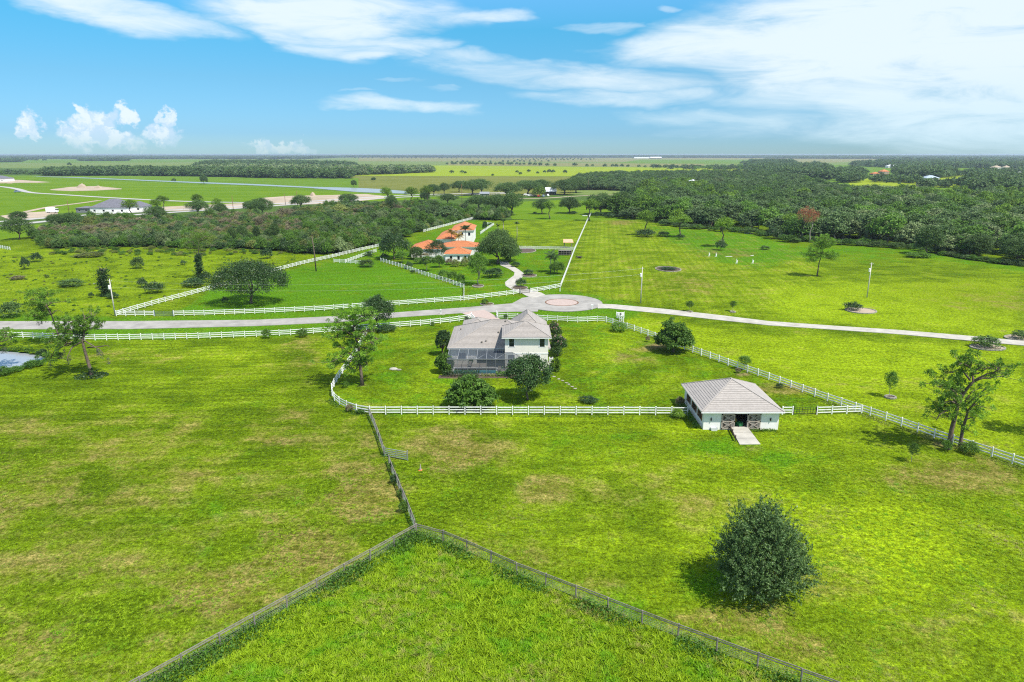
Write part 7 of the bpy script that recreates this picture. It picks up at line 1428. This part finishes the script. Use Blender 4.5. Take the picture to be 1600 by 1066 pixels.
# ------------------------------------------------------------------ far belts of trees
def belt(name, poly, spacing, hs, kinds, seed, dens=1.0, hj=.8, lab=None, z=-.5):
    rs = np.random.RandomState(seed); P = fill(poly, spacing, rs, .48); P = P[rs.rand(len(P)) < dens]; n = len(P); h = hs * (1 - hj / 2 + hj * rs.rand(n)); w = np.maximum(h, spacing * 1.05) * (.85 + .7 * rs.rand(n))
    scatter(name, np.concatenate([P, np.full((n, 1), z)], 1), np.stack([w / 9.4, w / 9.4, h / 9], -1), rs.randint(0, len(kinds), n), kinds, seed); return n
A4 = LP[:4] + [LP[1]]; DK = [LP[0], LP[2]]; GR = [LP[1], LP[1], LP[3], LP[1]]
belt('tree_belt', [(70, 275), (70, 271), (180, 268.5), (300, 270), (420, 272), (552, 276), (548, 279), (430, 278.5), (300, 275.5), (180, 274.5)], 9, 11, DK + [LP[1]], 41)
belt('tree_belt', [(280, 270), (360, 262), (560, 266), (675, 267), (678, 269.5), (560, 274), (400, 272)], 11, 12, [LP[4], LP[1], LP[4], LP[3]], 42)
belt('tree_belt', [(300, 264), (330, 256), (430, 255), (520, 258), (560, 262), (420, 262)], 15, 13, DK + [LP[1]], 43)
belt('tree_belt', [(-100, 254.5), (30, 253.5), (40, 251), (-100, 250)], 22, 13, DK, 44); belt('tree_belt', [(125, 251.8), (200, 251.5), (200, 250), (125, 250)], 24, 12, DK, 45)
belt('tree_belt', [(-200, 269.5), (70, 271), (70, 272.5), (-200, 272)], 10, 6, A4, 46, .6)
belt('tree_belt', [(1165, 259), (1285, 262), (1298, 268), (1300, 282), (1180, 276)], 12, 12, DK + [LP[1]], 47, .95); belt('tree_belt', [(1309, 270), (1345, 268), (1350, 279), (1310, 279)], 12, 11, DK, 71, .9); belt('tree_belt', [(1398, 267), (1480, 269), (1497, 275), (1470, 278.5), (1400, 276)], 12, 12, DK + [LP[1]], 72, .9)
belt('tree_belt', [(1170, 257.5), (1240, 258.5), (1240, 255), (1170, 254.5)], 18, 14, DK, 48); belt('tree_belt', [(1340, 260), (1420, 264), (1540, 263), (1700, 270), (1700, 257), (1480, 252.5), (1400, 252.5), (1330, 258)], 20, 13, A4, 49, .62)
belt('tree_belt', [(1500, 294), (1520, 284), (1560, 280), (1760, 283), (1760, 306), (1560, 303), (1510, 300)], 10, 11, DK + [LP[1]], 50, .95); belt('tree_belt', [(1310, 282), (1345, 281), (1345, 285), (1310, 286)], 10, 10, DK, 51)
belt('tree_belt', [(1360, 282), (1440, 284), (1430, 287), (1365, 285.5)], 12, 9, DK, 52, .6); belt('tree_belt', [(1440, 289), (1490, 289), (1492, 293), (1440, 294)], 8, 8, DK, 53, .55)
belt('tree_belt', [(1480, 275), (1560, 276), (1620, 277), (1760, 279), (1760, 273), (1540, 270)], 13, 10, A4, 59, .6)
belt('tree_belt', [(1000, 263), (1060, 265), (1130, 267), (1200, 268), (1180, 262), (1080, 260.5)], 14, 9, [LP[1], LP[3]], 54, .12)
# horizon woods
belt('horizon_wood', [(-300, 248.8), (260, 248.8), (480, 248.5), (540, 246), (540, 243.6), (-300, 243.8)], 95, 14, DK + [LP[1]], 55, .75); belt('horizon_wood', [(540, 246.2), (1200, 247.0), (1400, 247.5), (1400, 242.9), (540, 242.9)], 85, 17, DK, 56, .9)
belt('horizon_wood', [(1200, 248), (1370, 248.5), (1400, 251.5), (1500, 251.5), (1900, 257), (1900, 243.5), (1180, 243.5)], 70, 15, DK + [LP[1]], 57, .8); belt('horizon_wood', [(-500, 244.0), (2100, 244.0), (2100, 242.9), (-500, 242.9)], 210, 19, DK, 58, 1.0)
# ------------------------------------------------------------------ rows of grove trees and scattered far trees
rdG = random.Random(4); gm = [LP[0], LP[2]]
def grove(line, n, hm, wm, lab, grp, drop=.1):
    (xa, ya), (xb, yb_) = line
    for i in range(n):
        if rdG.random() < drop: continue
        t = (i + .5 + rdG.uniform(-.2, .2)) / n; x, y = G(xa + (xb - xa) * t, ya + (yb_ - ya) * t); o = link('grove_tree', gm[i % 2], None, (x, y, -.4), rdG.uniform(0, 6.28)); f = rdG.uniform(.8, 1.15); o.scale = (wm * f / 9.4, wm * f / 9.4, hm * f / 9); tag(o, lab, 'tree', grp)
grove([(536, 247.6), (800, 248.2)], 38, 11, 14, 'small round tree of the farthest grove row below the horizon', 'farthest grove row'); grove([(800, 248.4), (930, 249.4)], 22, 11, 13, 'small round tree in the right part of the farthest grove row', 'right part of the farthest grove row')
grove([(700, 254.2), (860, 253.0)], 18, 10, 12, 'round tree of the middle grove row on the tan field', 'middle grove row'); grove([(696, 257.5), (830, 258.4)], 20, 11, 13, 'round dark tree of the nearest grove row', 'nearest grove row', .05); grove([(805, 251.0), (925, 250.2)], 18, 9, 11, 'round tree in the row above the nearest grove row', 'second grove row')
FARS = [(836, 259.2), (844, 259.2), (855, 260), (867, 260), (898, 260.3), (917, 260.6), (926, 260.4), (945, 261), (957, 261), (963, 261), (972, 261.3), (981, 261.3), (998, 261.6), (1008, 262), (1029, 262.5), (1039, 262.8), (1050, 263.2), (1158, 256.2), (1162, 255.5), (1167, 256.5), (1243, 255.8), (1251, 256.5), (1272, 256.2), (1279, 257), (722, 271), (727, 271.2), (706, 271.2), (770, 275), (826, 269.5), (840, 271.5), (851, 270.5), (858, 270), (864, 270.5), (883, 270.8), (808, 270.5), (813, 273), (50, 251), (34, 251), (57, 251.6), (134, 251.4), (109, 259.5), (70, 251.4), (12, 268.5), (62, 271), (272, 284), (1335, 284.5), (1320, 283), (1405, 288), (1412, 292.5)]
for i, (px, py) in enumerate(FARS):
    x, y = G(px, py); d = depth(x, y); o = link('field_tree', gm[i % 2], None, (x, y, -.4), i * 1.3); w = 6.5 * d / FPX * rdG.uniform(.75, 1.2); w = min(w, 26); o.scale = (w / 9.4, w / 9.4, min(w * .75, 13) / 9); tag(o, 'solitary round tree dotted on the distant fields', 'tree', 'solitary trees on the distant fields')
# ------------------------------------------------------------------ air
mb = MB(); mb.box(-23000, 23000, -400, 24300, -2.0, 39.6); hz = bpy.data.materials.new('thin_air'); hz.use_nodes = True; t = hz.node_tree; t.nodes.clear()
pv = t.nodes.new('ShaderNodeVolumePrincipled'); pv.inputs['Color'].default_value = (.72, .86, 1, 1); pv.inputs['Density'].default_value = HAZE; pv.inputs['Anisotropy'].default_value = .2; ot = t.nodes.new('ShaderNodeOutputMaterial'); t.links.new(pv.outputs[0], ot.inputs['Volume'])
if HAZE > 0: o = mb.build('haze', hz); o['kind'] = 'stuff'; o.display_type = 'WIRE'
